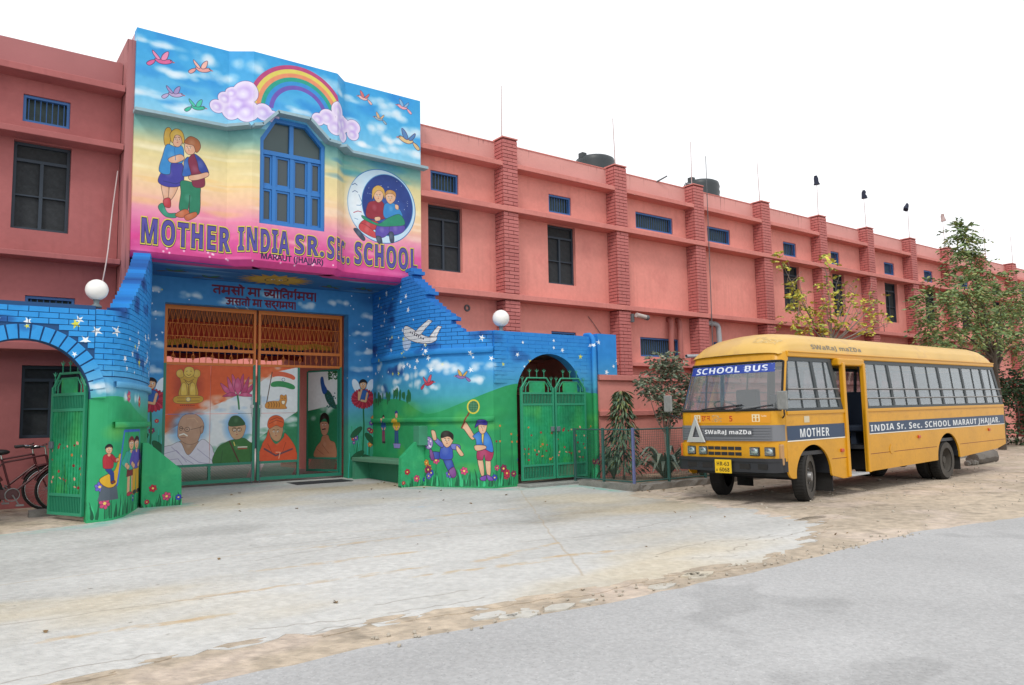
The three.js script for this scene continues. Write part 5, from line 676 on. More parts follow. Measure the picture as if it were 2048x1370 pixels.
// ---------------------------------------------------------------- the main gate
const orange = mat([0.62, 0.17, 0.025], 0.5), gateGreen = mat([0.02, 0.2, 0.13], 0.5), gateWhite = mat([0.55, 0.56, 0.56], 0.5), ZG = -15.9;
const paintMat = mat([0.95, 0.95, 0.95], 0.5, { map: gatePaint }), glUV = (x, y) => [(x - GL.x0) / (GL.x1 - GL.x0), (y - GL.y0) / (GL.y1 - GL.y0)];
function grille(x0, x1, parent) { // lattice of slanting rods with a boss at each crossing, between rails
  const rods = [], boss = [], y0 = 2.86, y1 = 3.62, n = Math.round((x1 - x0) / 0.1); for (let i = 0; i < n; i++) { const a = x0 + (x1 - x0) * i / n, b = x0 + (x1 - x0) * (i + 1) / n; for (let r = 0; r < 3; r++) { const c = y0 + (y1 - y0) * r / 3, d = y0 + (y1 - y0) * (r + 1) / 3; rods.push(bar(V(a, c, ZG), V((a + b) / 2, d, ZG), 0.006, 0.006, 4), bar(V(b, c, ZG), V((a + b) / 2, d, ZG), 0.006, 0.006, 4)); boss.push(new THREE.OctahedronGeometry(0.016).translate((a + b) / 2, d - 0.02, ZG + 0.008)); } rods.push(bar(V(a, y0, ZG - 0.01), V(a, y1, ZG - 0.01), 0.005, 0.005, 4)); }
  const g = part('lattice', merge(rods), orange, parent); part('bosses', merge(boss), orange, g); for (const y of [3.1, 3.35]) part('rail', bx(x0, x1, y - 0.006, y + 0.006, ZG - 0.012, ZG + 0.004), orange, g);
  const bal = []; for (let i = 0; i <= n * 0.8; i++) { const x = x0 + (x1 - x0) * i / (n * 0.8); bal.push(bar(V(x, 2.58, ZG), V(x, 2.8, ZG), 0.008, 0.008, 5)); if (i % 3 === 1) for (const s of [-1, 1]) bal.push(bar(V(x, 2.62, ZG), V(x + s * 0.035, 2.69, ZG), 0.006, 0.006, 4), bar(V(x + s * 0.035, 2.69, ZG), V(x, 2.76, ZG), 0.006, 0.006, 4)); } part('balusters', merge(bal), orange, parent);
}
function louvre(x0, x1, y0, y1, z, m, parent, slant = 0.12) { const l = [], n = Math.round((x1 - x0) / 0.028); for (let i = 0; i <= n; i++) { const x = x0 + (x1 - x0 - slant) * i / n; l.push(bar(V(x, y0, z), V(x + slant, y1, z), 0.005, 0.005, 4)); } return part('mesh', merge(l), m, parent); }
function leaf(x0, x1, doorFrom, label) {
  const t = thing('gate_leaf', label, 'gate'), fr = (a, b, c, d, m, n, e = 0) => part(n, bx(a, b, c, d, ZG - 0.03, ZG + 0.03 + e), m, t), xe = doorFrom ?? x1 - 0.05;
  fr(x0, x0 + 0.05, 2.56, 3.7, orange, 'stile'); fr(x1 - 0.05, x1, 2.56, 3.7, orange, 'stile'); fr(x0, x0 + 0.05, 0.2, 2.56, gateGreen, 'stile'); fr(x1 - 0.05, x1, 0.2, 2.56, gateGreen, 'stile'); fr(x0 + 0.05, x1 - 0.05, 3.62, 3.7, orange, 'top_rail', -0.003); fr(x0 + 0.05, x1 - 0.05, 2.8, 2.86, orange, 'rail', -0.003); fr(x0 + 0.05, x1 - 0.05, 2.53, 2.58, orange, 'rail', -0.003); fr(x0 + 0.05, x1 - 0.05, 0.2, 0.27, gateGreen, 'bottom_rail', -0.003); fr(x0 + 0.05, xe, 0.54, 0.59, gateGreen, 'rail', -0.003);
  grille(x0 + 0.05, x1 - 0.05, t);
  const cuts = [x0 + 0.05, (x0 + 0.05 + xe) / 2, xe], ys = [0.59, 1.57, 2.53]; for (let i = 0; i < 2; i++) for (let j = 0; j < 2; j++) { if (doorFrom && i) continue; const a = doorFrom ? cuts[0] : cuts[i] + 0.006 * i, b = doorFrom ? cuts[2] : cuts[i + 1] - 0.006 * (1 - i); part('sheet_panel', planarUV(bx(a, b, ys[j] + 0.004 * j, ys[j + 1] - 0.004, ZG - 0.012, ZG + 0.012), glUV), paintMat, t); }
  if (!doorFrom) fr((x0 + x1) / 2 - 0.025, (x0 + x1) / 2 + 0.025, 0.27, 0.54, gateGreen, 'strut', -0.004); else fr(doorFrom, doorFrom + 0.04, 0.27, 2.53, gateGreen, 'door_post', -0.004);
  louvre(x0 + 0.05, xe, 0.27, 0.54, ZG, gateGreen, t);
  const hx = x1 < 6 ? x1 - 0.06 : x0 + 0.06; part('bolt', merge([bar(V(hx, 1.5, ZG + 0.04), V(hx, 1.95, ZG + 0.04), 0.009), rbx(hx - 0.03, hx + 0.03, 1.68, 1.74, ZG + 0.013, ZG + 0.045, 0.006)]), gateWhite, t); part('drop_bolt', bar(V(hx, 0.1, ZG + 0.04), V(hx, 0.6, ZG + 0.04), 0.009), lampMetal, t);
}
leaf(3.43, 5.2, null, 'orange, white and green gate leaf painted with lion capital and lotus'); leaf(5.25, 7.1, 6.1, 'gate leaf painted with flag, tiger and orange-robed figure, holding a wicket');
{ // wicket door swung inwards
  const d = thing('wicket_door', 'narrow painted door with peacock, standing open in the gate leaf', 'door', [7.05, 0, ZG], 0); d.rotation.y = -64 * PI / 180;
  part('sheet_panel', planarUV(bx(-0.88, -0.04, 0.59, 2.48, -0.012, 0.012), (x, y) => glUV(x + 7.1, y)), paintMat, d); part('frame', merge([bx(-0.92, -0.88, 0.28, 2.5, -0.02, 0.02), bx(-0.04, 0, 0.28, 2.5, -0.02, 0.02), bx(-0.88, -0.04, 2.48, 2.52, -0.019, 0.019), bx(-0.88, -0.04, 0.28, 0.33, -0.019, 0.019), bx(-0.88, -0.04, 0.55, 0.59, -0.019, 0.019)]), gateGreen, d); louvre(-0.88, -0.04, 0.33, 0.55, 0, gateGreen, d);
}
// ---------------------------------------------------------------- narrow green gates
const sideGreen = mat([0.025, 0.27, 0.15], 0.5), sidePaint = mat([0.95, 0.95, 0.95], 0.55, { map: sideGatePaint });
function narrowLeaf(w, flip) { // parts of one narrow gate leaf in a group, hinge at x = 0
  const g = new THREE.Group(), F = (x) => (flip ? -x : x), B = (a, b, c, d, z0 = -0.02, z1 = 0.02) => (flip ? bx(-b, -a, c, d, z0, z1) : bx(a, b, c, d, z0, z1)), h = 1.98;
  part('stile', B(0, 0.04, 0.06, 1.85), sideGreen, g); part('stile', B(w - 0.04, w, 0.06, 1.85), sideGreen, g); for (const y of [0.06, 0.32, 1.5, 1.72]) part('rail', B(0.04, w - 0.04, y, y + 0.04, -0.019, 0.019), sideGreen, g);
  const cut = (a, b, r = 0.018) => bar(V(F(a[0]), a[1], 0), V(F(b[0]), b[1], 0), r, r, 6); part('arched_top', merge([cut([0.02, 1.84], [0.17, 2.04]), cut([0.17, 2.04], [w - 0.17, 2.04]), cut([w - 0.17, 2.04], [w - 0.02, 1.84])]), sideGreen, g); part('inner_top', merge([cut([0.13, 1.76], [0.13, 1.86], 0.012), cut([0.13, 1.86], [0.22, 1.97], 0.012), cut([0.22, 1.97], [w - 0.22, 1.97], 0.012), cut([w - 0.22, 1.97], [w - 0.13, 1.86], 0.012), cut([w - 0.13, 1.86], [w - 0.13, 1.76], 0.012), ...[0.07, w - 0.07].map((x) => cut([x, 1.8], [x, 1.88], 0.01)), cut([0.07, 1.86], [0.15, 1.95], 0.01), cut([w - 0.07, 1.86], [w - 0.15, 1.95], 0.01)]), sideGreen, g);
  part('panel', planarUV(B(0.22, w - 0.22, 1.76, 1.96, -0.006, 0.006), (x, y) => [Math.abs(x), y / 2]), sidePaint, g);
  const ribs = [], n = 22; for (let i = 0; i < n; i++) { const a = 0.04 + (w - 0.08) * i / n, b = 0.04 + (w - 0.08) * (i + 1) / n; ribs.push(B(a, b - 0.004, 0.36, 1.5, i % 2 ? -0.008 : -0.004, i % 2 ? 0.004 : 0.009)); } part('ribbed_panel', planarUV(merge(ribs), (x, y) => [(Math.abs(x) + (flip ? 0.8 : 0)) / 1.6, y / 1.7]), sidePaint, g);
  for (const [a, b] of [[0.1, 0.32], [1.54, 1.72]]) { const sl = []; for (let i = 0; i < 20; i++) { const x = 0.05 + (w - 0.1) * i / 19; sl.push(B(x - 0.006, x + 0.006, a, b, -0.01, 0.01)); } part('slats', merge(sl), sideGreen, g); }
  for (let i = 0; i < 5; i++) { const x = 0.05 + (w - 0.1) * i / 4, y = i === 0 || i === 4 ? 1.9 : 2.05, s = (a, b) => bar(V(F(x), y, 0), V(F(x) + a, y + b, 0), 0.008, 0.006, 5); part('spike', merge([s(0, 0.17), bar(V(F(x), y + 0.1, 0), V(F(x) - 0.045, y + 0.15, 0), 0.007, 0.005, 5), bar(V(F(x), y + 0.1, 0), V(F(x) + 0.045, y + 0.15, 0), 0.007, 0.005, 5)]), sideGreen, g); }
  part('lock', rbx(F(w - 0.06) - 0.04, F(w - 0.06) + 0.04, 0.98, 1.08, 0.01, 0.05, 0.01), lampMetal, g);
  return g;
}
const narrow = [[9.02, 0.115, -11.9, 0, false, 'green narrow gate leaf hinged on the playing-children side of its arch'], [10.7, 0.115, -11.9, 0, true, 'green narrow gate leaf hinged on the rain-pipe side of its arch'], [1.63, 0.09, -12.1, -1.16, true, 'green narrow gate leaf standing open by the bicycles']];
for (const [x, y, z, turn, flip, label] of narrow) { const g = narrowLeaf(0.825, flip), t = thing('narrow_gate', label, 'gate', [x, y, z], turn, 'narrow green gates'); t.add(...[...g.children]); }
// ---------------------------------------------------------------- the school bus: x from nose to tail, z = 0 on the near side
const dustMap = dataTex(1024, (u, v) => { const a = fbm(u, v, 5, 5, 401), b = fbm(u, v, 60, 3, 411), sp = sstep(0.66, 0.74, fbm(u, v, 24, 4, 421)); const k = 0.93 + 0.1 * (a - 0.5) + 0.05 * (b - 0.5); return [k - 0.03 * sp, k - 0.035 * sp, k - 0.01 * sp]; }, true, 0.5);
const roofWear = dataTex(1024, (u, v) => { const a = fbm(u, v, 4, 5, 431), sp = sstep(0.55, 0.68, fbm(u, v, 9, 5, 441)); const k = 0.9 + 0.12 * (a - 0.5); return [k - 0.04 * sp, k - 0.05 * sp, k + 0.02 * sp]; }, true, 0.35);
const busYellow = mat([0.72, 0.345, 0.006], 0.38, { map: dustMap }), busRoof = mat([0.8, 0.5, 0.12], 0.42, { map: roofWear }), busBlack = mat([0.018, 0.02, 0.025], 0.45), frameDark = mat([0.03, 0.04, 0.045], 0.5), rubber = mat([0.022, 0.021, 0.02], 0.9, { map: grainMap }), tyreDust = mat([0.1, 0.09, 0.078], 0.95, { map: grainMap }), grilleGrey = mat([0.17, 0.18, 0.2], 0.4), chrome = mat([0.75, 0.76, 0.78], 0.18, { metalness: 1 }), seatBlue = mat([0.03, 0.045, 0.08], 0.7), innerGrey = mat([0.38, 0.4, 0.42], 0.7), steel = mat([0.3, 0.3, 0.3], 0.45, { metalness: 0.6 });
const windowGlass = new THREE.MeshPhysicalMaterial({ color: lin(0.7, 0.77, 0.8), roughness: 0.04, transmission: 0.9, thickness: 0, ior: 1.75 });
const screenGlass = new THREE.MeshPhysicalMaterial({ color: lin(0.86, 0.92, 0.93), roughness: 0.03, transmission: 0.92, thickness: 0, ior: 1.8 });
const bus = thing('school_bus', 'yellow school bus with blue lettered stripe and open door, parked on the dirt', 'bus', [10.84, 0, -7.0], 3.2 * PI / 180);
const BW = 1.88, pitch = 0.008;
const bp = (name, g, m, parent = bus) => part(name, g.applyMatrix4(new THREE.Matrix4().makeRotationZ(pitch)), m, parent);
const tumble = (y) => -Math.max(0, y - 1.4) * 0.1; // the sides lean in above the belt
const lean = (g, side = 1) => { const p = g.attributes.position; for (let i = 0; i < p.count; i++) p.setZ(i, p.getZ(i) + side * tumble(p.getY(i))); g.computeVertexNormals(); return g; };
const mirrorZ = (g) => { g = flat(g.clone()); const p = g.attributes.position; for (let i = 0; i < p.count; i++) p.setZ(i, -BW - p.getZ(i)); const idx = []; for (let i = 0; i < p.count; i += 3) idx.push(i, i + 2, i + 1); g.setIndex(idx); g = g.toNonIndexed(); g.computeVertexNormals(); return g; };
// lower sides with wheel arches and the doorway
function lowerSide(door) {
  const s = new THREE.Shape(); s.moveTo(-0.5, 1.4); s.lineTo(-0.5, 0.52); s.quadraticCurveTo(-0.48, 0.4, -0.36, 0.39); s.lineTo(-0.28, 0.39); s.absellipse(0.25, 0.4, 0.53, 0.48, PI, 0, true); s.lineTo(0.8, 0.36); s.lineTo(1.15, 0.29); if (door) { s.lineTo(1.37, 0.29); s.lineTo(1.37, 1.4); s.lineTo(-0.5, 1.4); } else { s.lineTo(2.06, 0.3); }
  const back = new THREE.Shape(); back.moveTo(2.02, 1.4); back.lineTo(2.02, 0.32); back.lineTo(2.2, 0.34); back.lineTo(4.9, 0.37); back.absellipse(5.45, 0.38, 0.54, 0.5, PI, 0, true); back.lineTo(6.05, 0.37); back.lineTo(8.1, 0.45); back.lineTo(8.62, 0.53); back.lineTo(8.66, 1.4); back.closePath();
  if (!door) { s.lineTo(2.06, 1.4); s.closePath(); }
  return [extr(s, 0.03).translate(0, 0, -0.03), extr(back, 0.03).translate(0, 0, -0.03)];
}
for (const side of [1, -1]) {
  const fl = (g) => (side > 0 ? g : mirrorZ(g)), [a, b] = lowerSide(side > 0), sp = bp('side_panel', boxUV(fl(merge([a, b]))), busYellow);
  // seam, rub rail under the windows, reflectors
  bp('seam', fl(merge([bx(2.1, 4.88, 0.63, 0.638, -0.002, 0.003), bx(6.03, 8.6, 0.63, 0.638, -0.002, 0.003), bx(0.82, 1.36, 0.62, 0.628, -0.002, 0.003)])), brickJoint, sp);
  bp('rub_rail', fl(merge([rbx(-0.46, 1.34, 1.36, 1.415, -0.01, 0.018, 0.008), rbx(2.06, 8.64, 1.36, 1.415, -0.01, 0.018, 0.008)])), busYellow, sp);
  // window band
  const band = new THREE.Shape([[-0.5, 1.4], [side > 0 ? 1.3 : 2.1, 1.4], [side > 0 ? 1.12 : 2.1, 2.27], [-0.24, 2.27]].map((p) => new THREE.Vector2(...p))), rear = new THREE.Shape([[2.08, 1.4], [8.66, 1.4], [8.44, 2.27], [2.08, 2.27]].map((p) => new THREE.Vector2(...p)));
  const hole = (sh, q) => { sh.holes.push(new THREE.Path(q.map((p) => new THREE.Vector2(...p)))); return q; }, panes = [];
  panes.push(hole(band, [[-0.4, 1.46], [-0.21, 2.2], [0.45, 2.2], [0.5, 1.46]]), hole(band, [[0.58, 1.46], [0.53, 2.2], [side > 0 ? 1.02 : 1.95, 2.2], [side > 0 ? 1.18 : 2.0, 1.46]]));
  const xs = [2.16, 3.2, 4.28, 5.42, 6.6, 7.7, 8.56]; for (let i = 0; i < 6; i++) panes.push(hole(rear, [[xs[i] + 0.06, 1.46], [xs[i] + 0.02, 2.2], [xs[i + 1] - 0.07 - (i === 5 ? 0.16 : 0), 2.2], [xs[i + 1] - 0.03, 1.46]]));
  const wb = bp('window_band', fl(lean(flat(merge([extr(band, 0.03).translate(0, 0, -0.035), extr(rear, 0.03).translate(0, 0, -0.035)])))), frameDark);
  for (const q of panes) { const mid = (q[0][0] + q[3][0]) / 2; bp('window_pane', fl(lean(flat(extr(shapeOf(q), 0.005).translate(0, 0, -0.024)))), windowGlass, wb); bp('sash_bar', fl(lean(flat(bx(mid - 0.014, mid + 0.014, 1.46, 2.2, -0.03, -0.008)))), frameDark, wb); }
  for (const y of [1.6, 1.76]) { bp('guard_rail', fl(bar(V(2.1, y, tumble(y) + 0.02), V(8.58, y, tumble(y) + 0.02), 0.011)), steel, wb); bp('guard_rail', fl(bar(V(-0.36, y, tumble(y) + 0.02), V(side > 0 ? 1.2 : 2.05, y, tumble(y) + 0.02), 0.011)), steel, wb); }
  for (const [x, y] of [[1.1, 0.72], [4.05, 0.83], [7.6, 0.85]]) bp('side_marker', fl(rbx(x, x + 0.09, y, y + 0.055, -0.01, 0.03, 0.012)), mat([0.5, 0.07, 0.02], 0.3), sp);
  bp('fuel_cap', fl(new THREE.CylinderGeometry(0.085, 0.085, 0.012, 24).rotateX(PI / 2).translate(2.95, 0.68, 0.004)), busYellow, sp);
  // gutter above the windows
  bp('cant_rail', fl(flat(merge([rbx(-0.22, 8.46, 2.262, 2.36, -0.16, -0.07, 0.02), rbx(-0.2, 8.45, 2.335, 2.355, -0.1, -0.058, 0.006)]))), busYellow);
  // wheel housings
  for (const x of [0.25, 5.45]) bp('wheel_housing', fl(new THREE.CylinderGeometry(0.53, 0.53, 0.5, 28, 1, true, -PI / 2, PI).rotateX(-PI / 2).translate(x, 0.4, -0.28)), busBlack);
  bp('mud_flap', fl(bx(0.86, 0.88, 0.1, 0.5, -0.36, -0.04)), rubber); bp('mud_flap', fl(bx(6.06, 6.08, 0.12, 0.5, -0.5, -0.04)), rubber);
}
// doorway on the near side: proud surround, steps, white riser
bp('door_surround', merge([rbx(1.3, 1.385, 0.3, 2.2, -0.05, 0.03, 0.015), rbx(2.02, 2.1, 0.33, 2.2, -0.05, 0.03, 0.015), rbx(1.2, 2.1, 2.15, 2.27, -0.13, 0.015, 0.025)]), busYellow);
bp('step', merge([rbx(1.38, 2.02, 0.3, 0.335, -0.3, 0.02, 0.008), rbx(1.38, 2.02, 0.335, 0.88, -0.34, -0.3, 0.008), rbx(1.38, 2.02, 0.84, 0.88, -0.8, -0.34, 0.008)]), mat([0.62, 0.64, 0.66], 0.6, { map: grainMap })); bp('step_box', rbx(1.7, 1.82, 0.52, 0.66, -0.3, -0.285, 0.004), busBlack);
bp('hand_rail', tube([V(1.43, 0.95, -0.06), V(1.5, 1.0, -0.16), V(1.72, 1.2, -0.3), V(1.75, 1.3, -0.5)], 0.014), steel);
// nose: plan curve with rounded corners, raked back above the belt
const noseX = (z, y) => { const d = Math.min(-z, BW + z), r = 0.16, c = d < r ? r - Math.sqrt(Math.max(0, r * r - (r - d) ** 2)) : 0; return -0.74 + 0.07 * ((z + BW / 2) / (BW / 2)) ** 2 + c + Math.max(0, y - 1.42) * 0.34; };
const zAt = (t) => { const q = t * 2 - 1, e = Math.sign(q) * (1 - (1 - Math.abs(q)) ** 1.6); return -BW / 2 + e * BW / 2; };
const nose = (y0, y1, out = 0, z0 = 0, z1 = 1, thick = 0.03) => { const f = (o) => sheet((u, v) => { const t = z0 + (z1 - z0) * u, z = zAt(t), y = y0 + (y1 - y0) * v, s = Math.max(0, y - 1.4) * 0.1; return { p: V(noseX(z, y) - o, y, z * (1 - s * 1.06) - s), uv: [z * -1, y] }; }, 48, 6); const a = f(out), b = f(out - thick); const edge = (v) => sheet((u, w) => { const t = z0 + (z1 - z0) * u, z = zAt(t), y = v, s = Math.max(0, y - 1.4) * 0.1; return { p: V(noseX(z, y) - (w ? out : out - thick), y, z * (1 - s * 1.06) - s) }; }, 48, 1); return merge([a, b, edge(y0), edge(y1)]); };
const front = bp('front_panel', nose(0.66, 1.43), busYellow);
bp('front_header', nose(2.2, 2.34), busYellow);
const gr = bp('grille', nose(0.97, 1.21, 0.02, 0, 1, 0.03), grilleGrey); for (let i = 0; i < 5; i++) bp('grille_slat', nose(1.0 + i * 0.042, 1.018 + i * 0.042, 0.032, 0.12, 0.86, 0.012), grilleGrey, gr);
const lampPanel = bp('headlamp_panel', nose(0.7, 0.93, 0.035, 0.07, 0.93, 0.035), busYellow);
const atNose = (w, y, out) => { const z = -w; return V(noseX(z, y) - out, y, z); };
for (const w of [0.16, 0.4, 1.34, 1.58]) { const p = atNose(w, 0.82, 0.04), h = bp('headlamp', rbx(p.x - 0.012, p.x + 0.03, 0.745, 0.88, p.z - 0.085, p.z + 0.085, 0.012), busBlack, lampPanel); bp('reflector', new THREE.SphereGeometry(0.09, 20, 10, 0, PI).rotateY(-PI / 2).scale(0.22, 0.55, 0.72).translate(p.x - 0.004, 0.815, p.z), chrome, h); bp('lens', rbx(p.x - 0.026, p.x - 0.016, 0.757, 0.87, p.z - 0.073, p.z + 0.073, 0.004), screenGlass, h); }
for (let r = 0; r < 2; r++) for (let i = 0; i < 5; i++) { const w = 0.62 + i * 0.126, p = atNose(w + 0.06, 0.8, 0.038); bp('intake', bx(p.x - 0.004, p.x + 0.01, 0.745 + r * 0.085, 0.795 + r * 0.085, p.z - 0.055, p.z + 0.055), busBlack, lampPanel); }
for (const w of [0.045, BW - 0.045]) { const z = -w, x = noseX(z, 0.8); bp('corner_lamp', rbx(x - 0.035, x + 0.05, 0.6, 0.92, z - 0.045, z + 0.045, 0.02), mat(w < 1 ? [0.42, 0.24, 0.1] : [0.55, 0.12, 0.02], 0.25), front); }
const bumper = bp('bumper', merge([nose(0.5, 0.7, 0.13, 0.0, 1.0, 0.14), nose(0.66, 0.71, 0.15, 0.0, 1, 0.1)]), busBlack); for (const w of [0.24, 0.52, 1.2, 1.5]) { const p = atNose(w, 0.58, 0.134); bp('bumper_recess', bx(p.x - 0.003, p.x + 0.01, 0.55, 0.63, p.z - 0.09, p.z + 0.09), rubber, bumper); }
// windscreen
const screen = bp('windscreen', sheet((u, v) => { const z = zAt(0.045 + 0.91 * u), y = 1.455 + 0.73 * v, s = (y - 1.4) * 0.1; return { p: V(noseX(z, y) - 0.004, y, z * (1 - s * 1.06) - s) }; }, 40, 10), screenGlass);
{ const ring = []; const P = (u, y) => { const z = zAt(u), s = (y - 1.4) * 0.1; return V(noseX(z, y) - 0.008, y, z * (1 - s * 1.06) - s); }; for (let i = 0; i <= 24; i++) ring.push(P(0.035 + 0.93 * i / 24, 1.445)); for (let i = 1; i < 8; i++) ring.push(P(0.965, 1.445 + 0.75 * i / 8)); for (let i = 0; i <= 24; i++) ring.push(P(0.965 - 0.93 * i / 24, 2.195)); for (let i = 1; i < 8; i++) ring.push(P(0.035, 2.195 - 0.75 * i / 8)); bp('rubber_seal', new THREE.TubeGeometry(new THREE.CatmullRomCurve3(ring, true, 'catmullrom', 0.1), 160, 0.02, 6, true), rubber, screen);
  for (const t of [0.0, 1.0]) bp('corner_post', sheet((u, v) => { const z = zAt(t ? 1 - 0.05 * u : 0.05 * u), y = 1.42 + 0.8 * v, s = (y - 1.4) * 0.1; return { p: V(noseX(z, y), y, z * (1 - s * 1.06) - s) }; }, 10, 8), busYellow); }
function label(w, h, W, paint) { return canvasTex(w, h, paint); }
const onNose = (name, w0, w1, y0, y1, out, tex, o = {}) => bp(name, sheet((u, v) => { const z = -(w0 + (w1 - w0) * u), y = y0 + (y1 - y0) * v, s = Math.max(0, y - 1.4) * 0.1; return { p: V(noseX(z, y) - out, y, z * (1 - s * 1.06) - s), uv: [1 - u, v] }; }, 24, 4), mat([0.9, 0.9, 0.9], 0.5, { map: tex, ...o }), front);
onNose('windscreen_banner', 0.1, 1.78, 2.03, 2.17, 0.008, canvasTex(1024, 96, (c, w, h) => { c.fillStyle = '#1f3f9c'; c.fillRect(0, 0, w, h); c.font = 'bold 92px sans-serif'; c.fillStyle = '#dfe6f2'; c.textBaseline = 'middle'; const t = 'SCHOOL BUS'; c.save(); c.translate(60, h * 0.52); c.scale(900 / c.measureText(t).width, 1); c.fillText(t, 0, 0); c.restore(); for (let i = 0; i < 60; i++) { c.fillStyle = i % 3 ? 'rgba(31,63,156,.85)' : 'rgba(150,170,210,.8)'; c.fillRect(rr(0, w), rr(0, h), rr(6, 40), rr(2, 10)); } }), { side: THREE.DoubleSide });
onNose('badge', 0.42, 1.3, 1.06, 1.16, 0.047, canvasTex(1024, 108, (c, w, h) => { c.fillStyle = '#565a61'; c.fillRect(0, 0, w, h); c.font = 'bold 98px sans-serif'; c.fillStyle = '#e8eaec'; c.textBaseline = 'middle'; const t = 'SWaRaJ maZDa'; c.save(); c.translate(10, h * 0.54); c.scale(1004 / c.measureText(t).width, 1); c.fillText(t, 0, 0); c.restore(); }));
onNose('route_sign', 0.14, 1.6, 1.245, 1.4, 0.004, canvasTex(1460, 155, (c, w, h) => {
  c.fillStyle = '#e29a1e'; c.fillRect(0, 0, w, h); const sticker = (x) => { c.fillStyle = '#e9d9b0'; c.fillRect(x, 20, 130, 116); for (const d of [35, 92]) { ell(c, x + d, 52, 14, 15, '#cf8a20'); soft(c, [[x + d - 20, 128], [x + d - 16, 74], [x + d + 16, 74], [x + d + 20, 128]], '#cf8a20'); } }; sticker(70); sticker(1160);
  deva(c, ['ra', 'uu', 'tta', 'sp', 'na', 'dot'], 230, 46, 62, '#b3251c', 11, 1.05); c.font = 'bold 120px sans-serif'; c.fillStyle = '#b3251c'; c.fillText('5', 760, 128); for (let i = 0; i < 90; i++) { c.fillStyle = ['#b9915a', '#9c8a74', '#d2b07a'][i % 3]; c.fillRect(rr(430, 600), rr(16, 130), rr(4, 30), rr(3, 14)); } c.font = '34px sans-serif'; c.fillStyle = '#f2ead8'; c.fillText('Turbo', 1310, 60);
}));
{ const p = atNose(0.87, 0.58, 0.17); const pl = bp('number_plate', rbx(p.x - 0.012, p.x, 0.475, 0.685, p.z - 0.15, p.z + 0.15, 0.004), mat([0.75, 0.52, 0.02], 0.5), bumper); bp('plate_face', new THREE.PlaneGeometry(0.292, 0.2).rotateY(-PI / 2).translate(p.x - 0.0145, 0.58, p.z), mat([0.95, 0.95, 0.95], 0.5, { map: canvasTex(512, 352, (c, w, h) => { c.fillStyle = '#e3b913'; c.fillRect(0, 0, w, h); c.fillStyle = '#1a150c'; c.textAlign = 'center'; c.font = 'bold 150px sans-serif'; c.fillText('HR-63', w / 2, 158); c.font = 'bold 92px sans-serif'; c.fillText('A', 60, 310); c.font = 'bold 150px sans-serif'; c.fillText('6068', w / 2 + 46, 318); }) }), pl); }
{ const p = atNose(1.46, 1.15, 0.06), tri = shapeOf([[-0.17, -0.19], [0.17, -0.19], [0, 0.21]]); tri.holes.push(new THREE.Path([[-0.085, -0.125], [0, 0.09], [0.085, -0.125]].map((q) => new THREE.Vector2(...q)))); bp('warning_triangle', extr(tri, 0.012, { bevelEnabled: true, bevelSize: 0.012, bevelThickness: 0.008, bevelSegments: 2 }).rotateY(-PI / 2).translate(p.x, 1.14, p.z), mat([0.62, 0.63, 0.63], 0.3, { metalness: 0.5 })); }
for (const [w, dir] of [[0.5, 1], [1.1, 1]]) { const a = atNose(w, 1.45, 0.03), b = atNose(w - 0.4 * dir, 1.52, 0.03), c = atNose(w - 0.05, 1.5, 0.03); bp('wiper', merge([bar(atNose(w + 0.2, 1.435, 0.03), b, 0.008), bar(atNose(w + 0.25, 1.47, 0.035), atNose(w - 0.5, 1.53, 0.03), 0.011)]), busBlack, screen); }
for (const w of [-0.13, BW + 0.13]) { const z = -w, m = bp('mirror', rbx(-0.8, -0.76, 1.44, 1.72, z - 0.085, z + 0.085, 0.02), mat([0.3, 0.31, 0.3], 0.6, { map: grainMap })); bp('mirror_arm', tube([V(-0.52, 1.3, w < 0 ? -0.05 : -BW + 0.05), V(-0.66, 1.36, z * 0.6 - (w < 0 ? 0 : BW * 0.4)), V(-0.75, 1.4, z), V(-0.75, 1.6, z)], 0.012), busBlack, m); }
// roof
const ROOF = [[-0.085, 2.33], [-0.1, 2.4], [-0.14, 2.5], [-0.24, 2.6], [-0.42, 2.67], [-0.7, 2.705], [-0.94, 2.715]], prof = [...ROOF, ...ROOF.slice(0, -1).reverse().map(([z, y]) => [-BW - z, y])];
const roofAt = (s, v) => { const i = Math.min(prof.length - 2, Math.floor(v * (prof.length - 1))), f = v * (prof.length - 1) - i, z = prof[i][0] + (prof[i + 1][0] - prof[i][0]) * f, y = prof[i][1] + (prof[i + 1][1] - prof[i][1]) * f, e = s < 0.5 ? Math.sqrt(Math.max(0, 1 - ((0.5 - s) / 0.98) ** 2)) : s > 7.9 ? Math.sqrt(Math.max(0, 1 - ((s - 7.9) / 0.58) ** 2)) : 1, zs = s < 0.1 ? -BW / 2 + (z + BW / 2) * (1 - 0.05 * ((0.1 - s) / 0.58) ** 2) : z, bow = s < 0 ? ((z + BW / 2) / (BW / 2)) ** 2 * 0.09 * Math.min(1, -s / 0.4) : 0; return V(s + bow, 2.3 + (y - 2.3) * e, zs); };
bp('roof', sheet((u, v) => { const s = u < 0.25 ? -0.475 + 0.975 * (1 - Math.cos(u / 0.25 * PI / 2)) : u > 0.85 ? 7.9 + 0.575 * Math.sin((u - 0.85) / 0.15 * PI / 2) : 0.5 + 7.4 * (u - 0.25) / 0.6; return { p: roofAt(s, v), uv: [s, v * 2.4] }; }, 60, 48), busRoof);
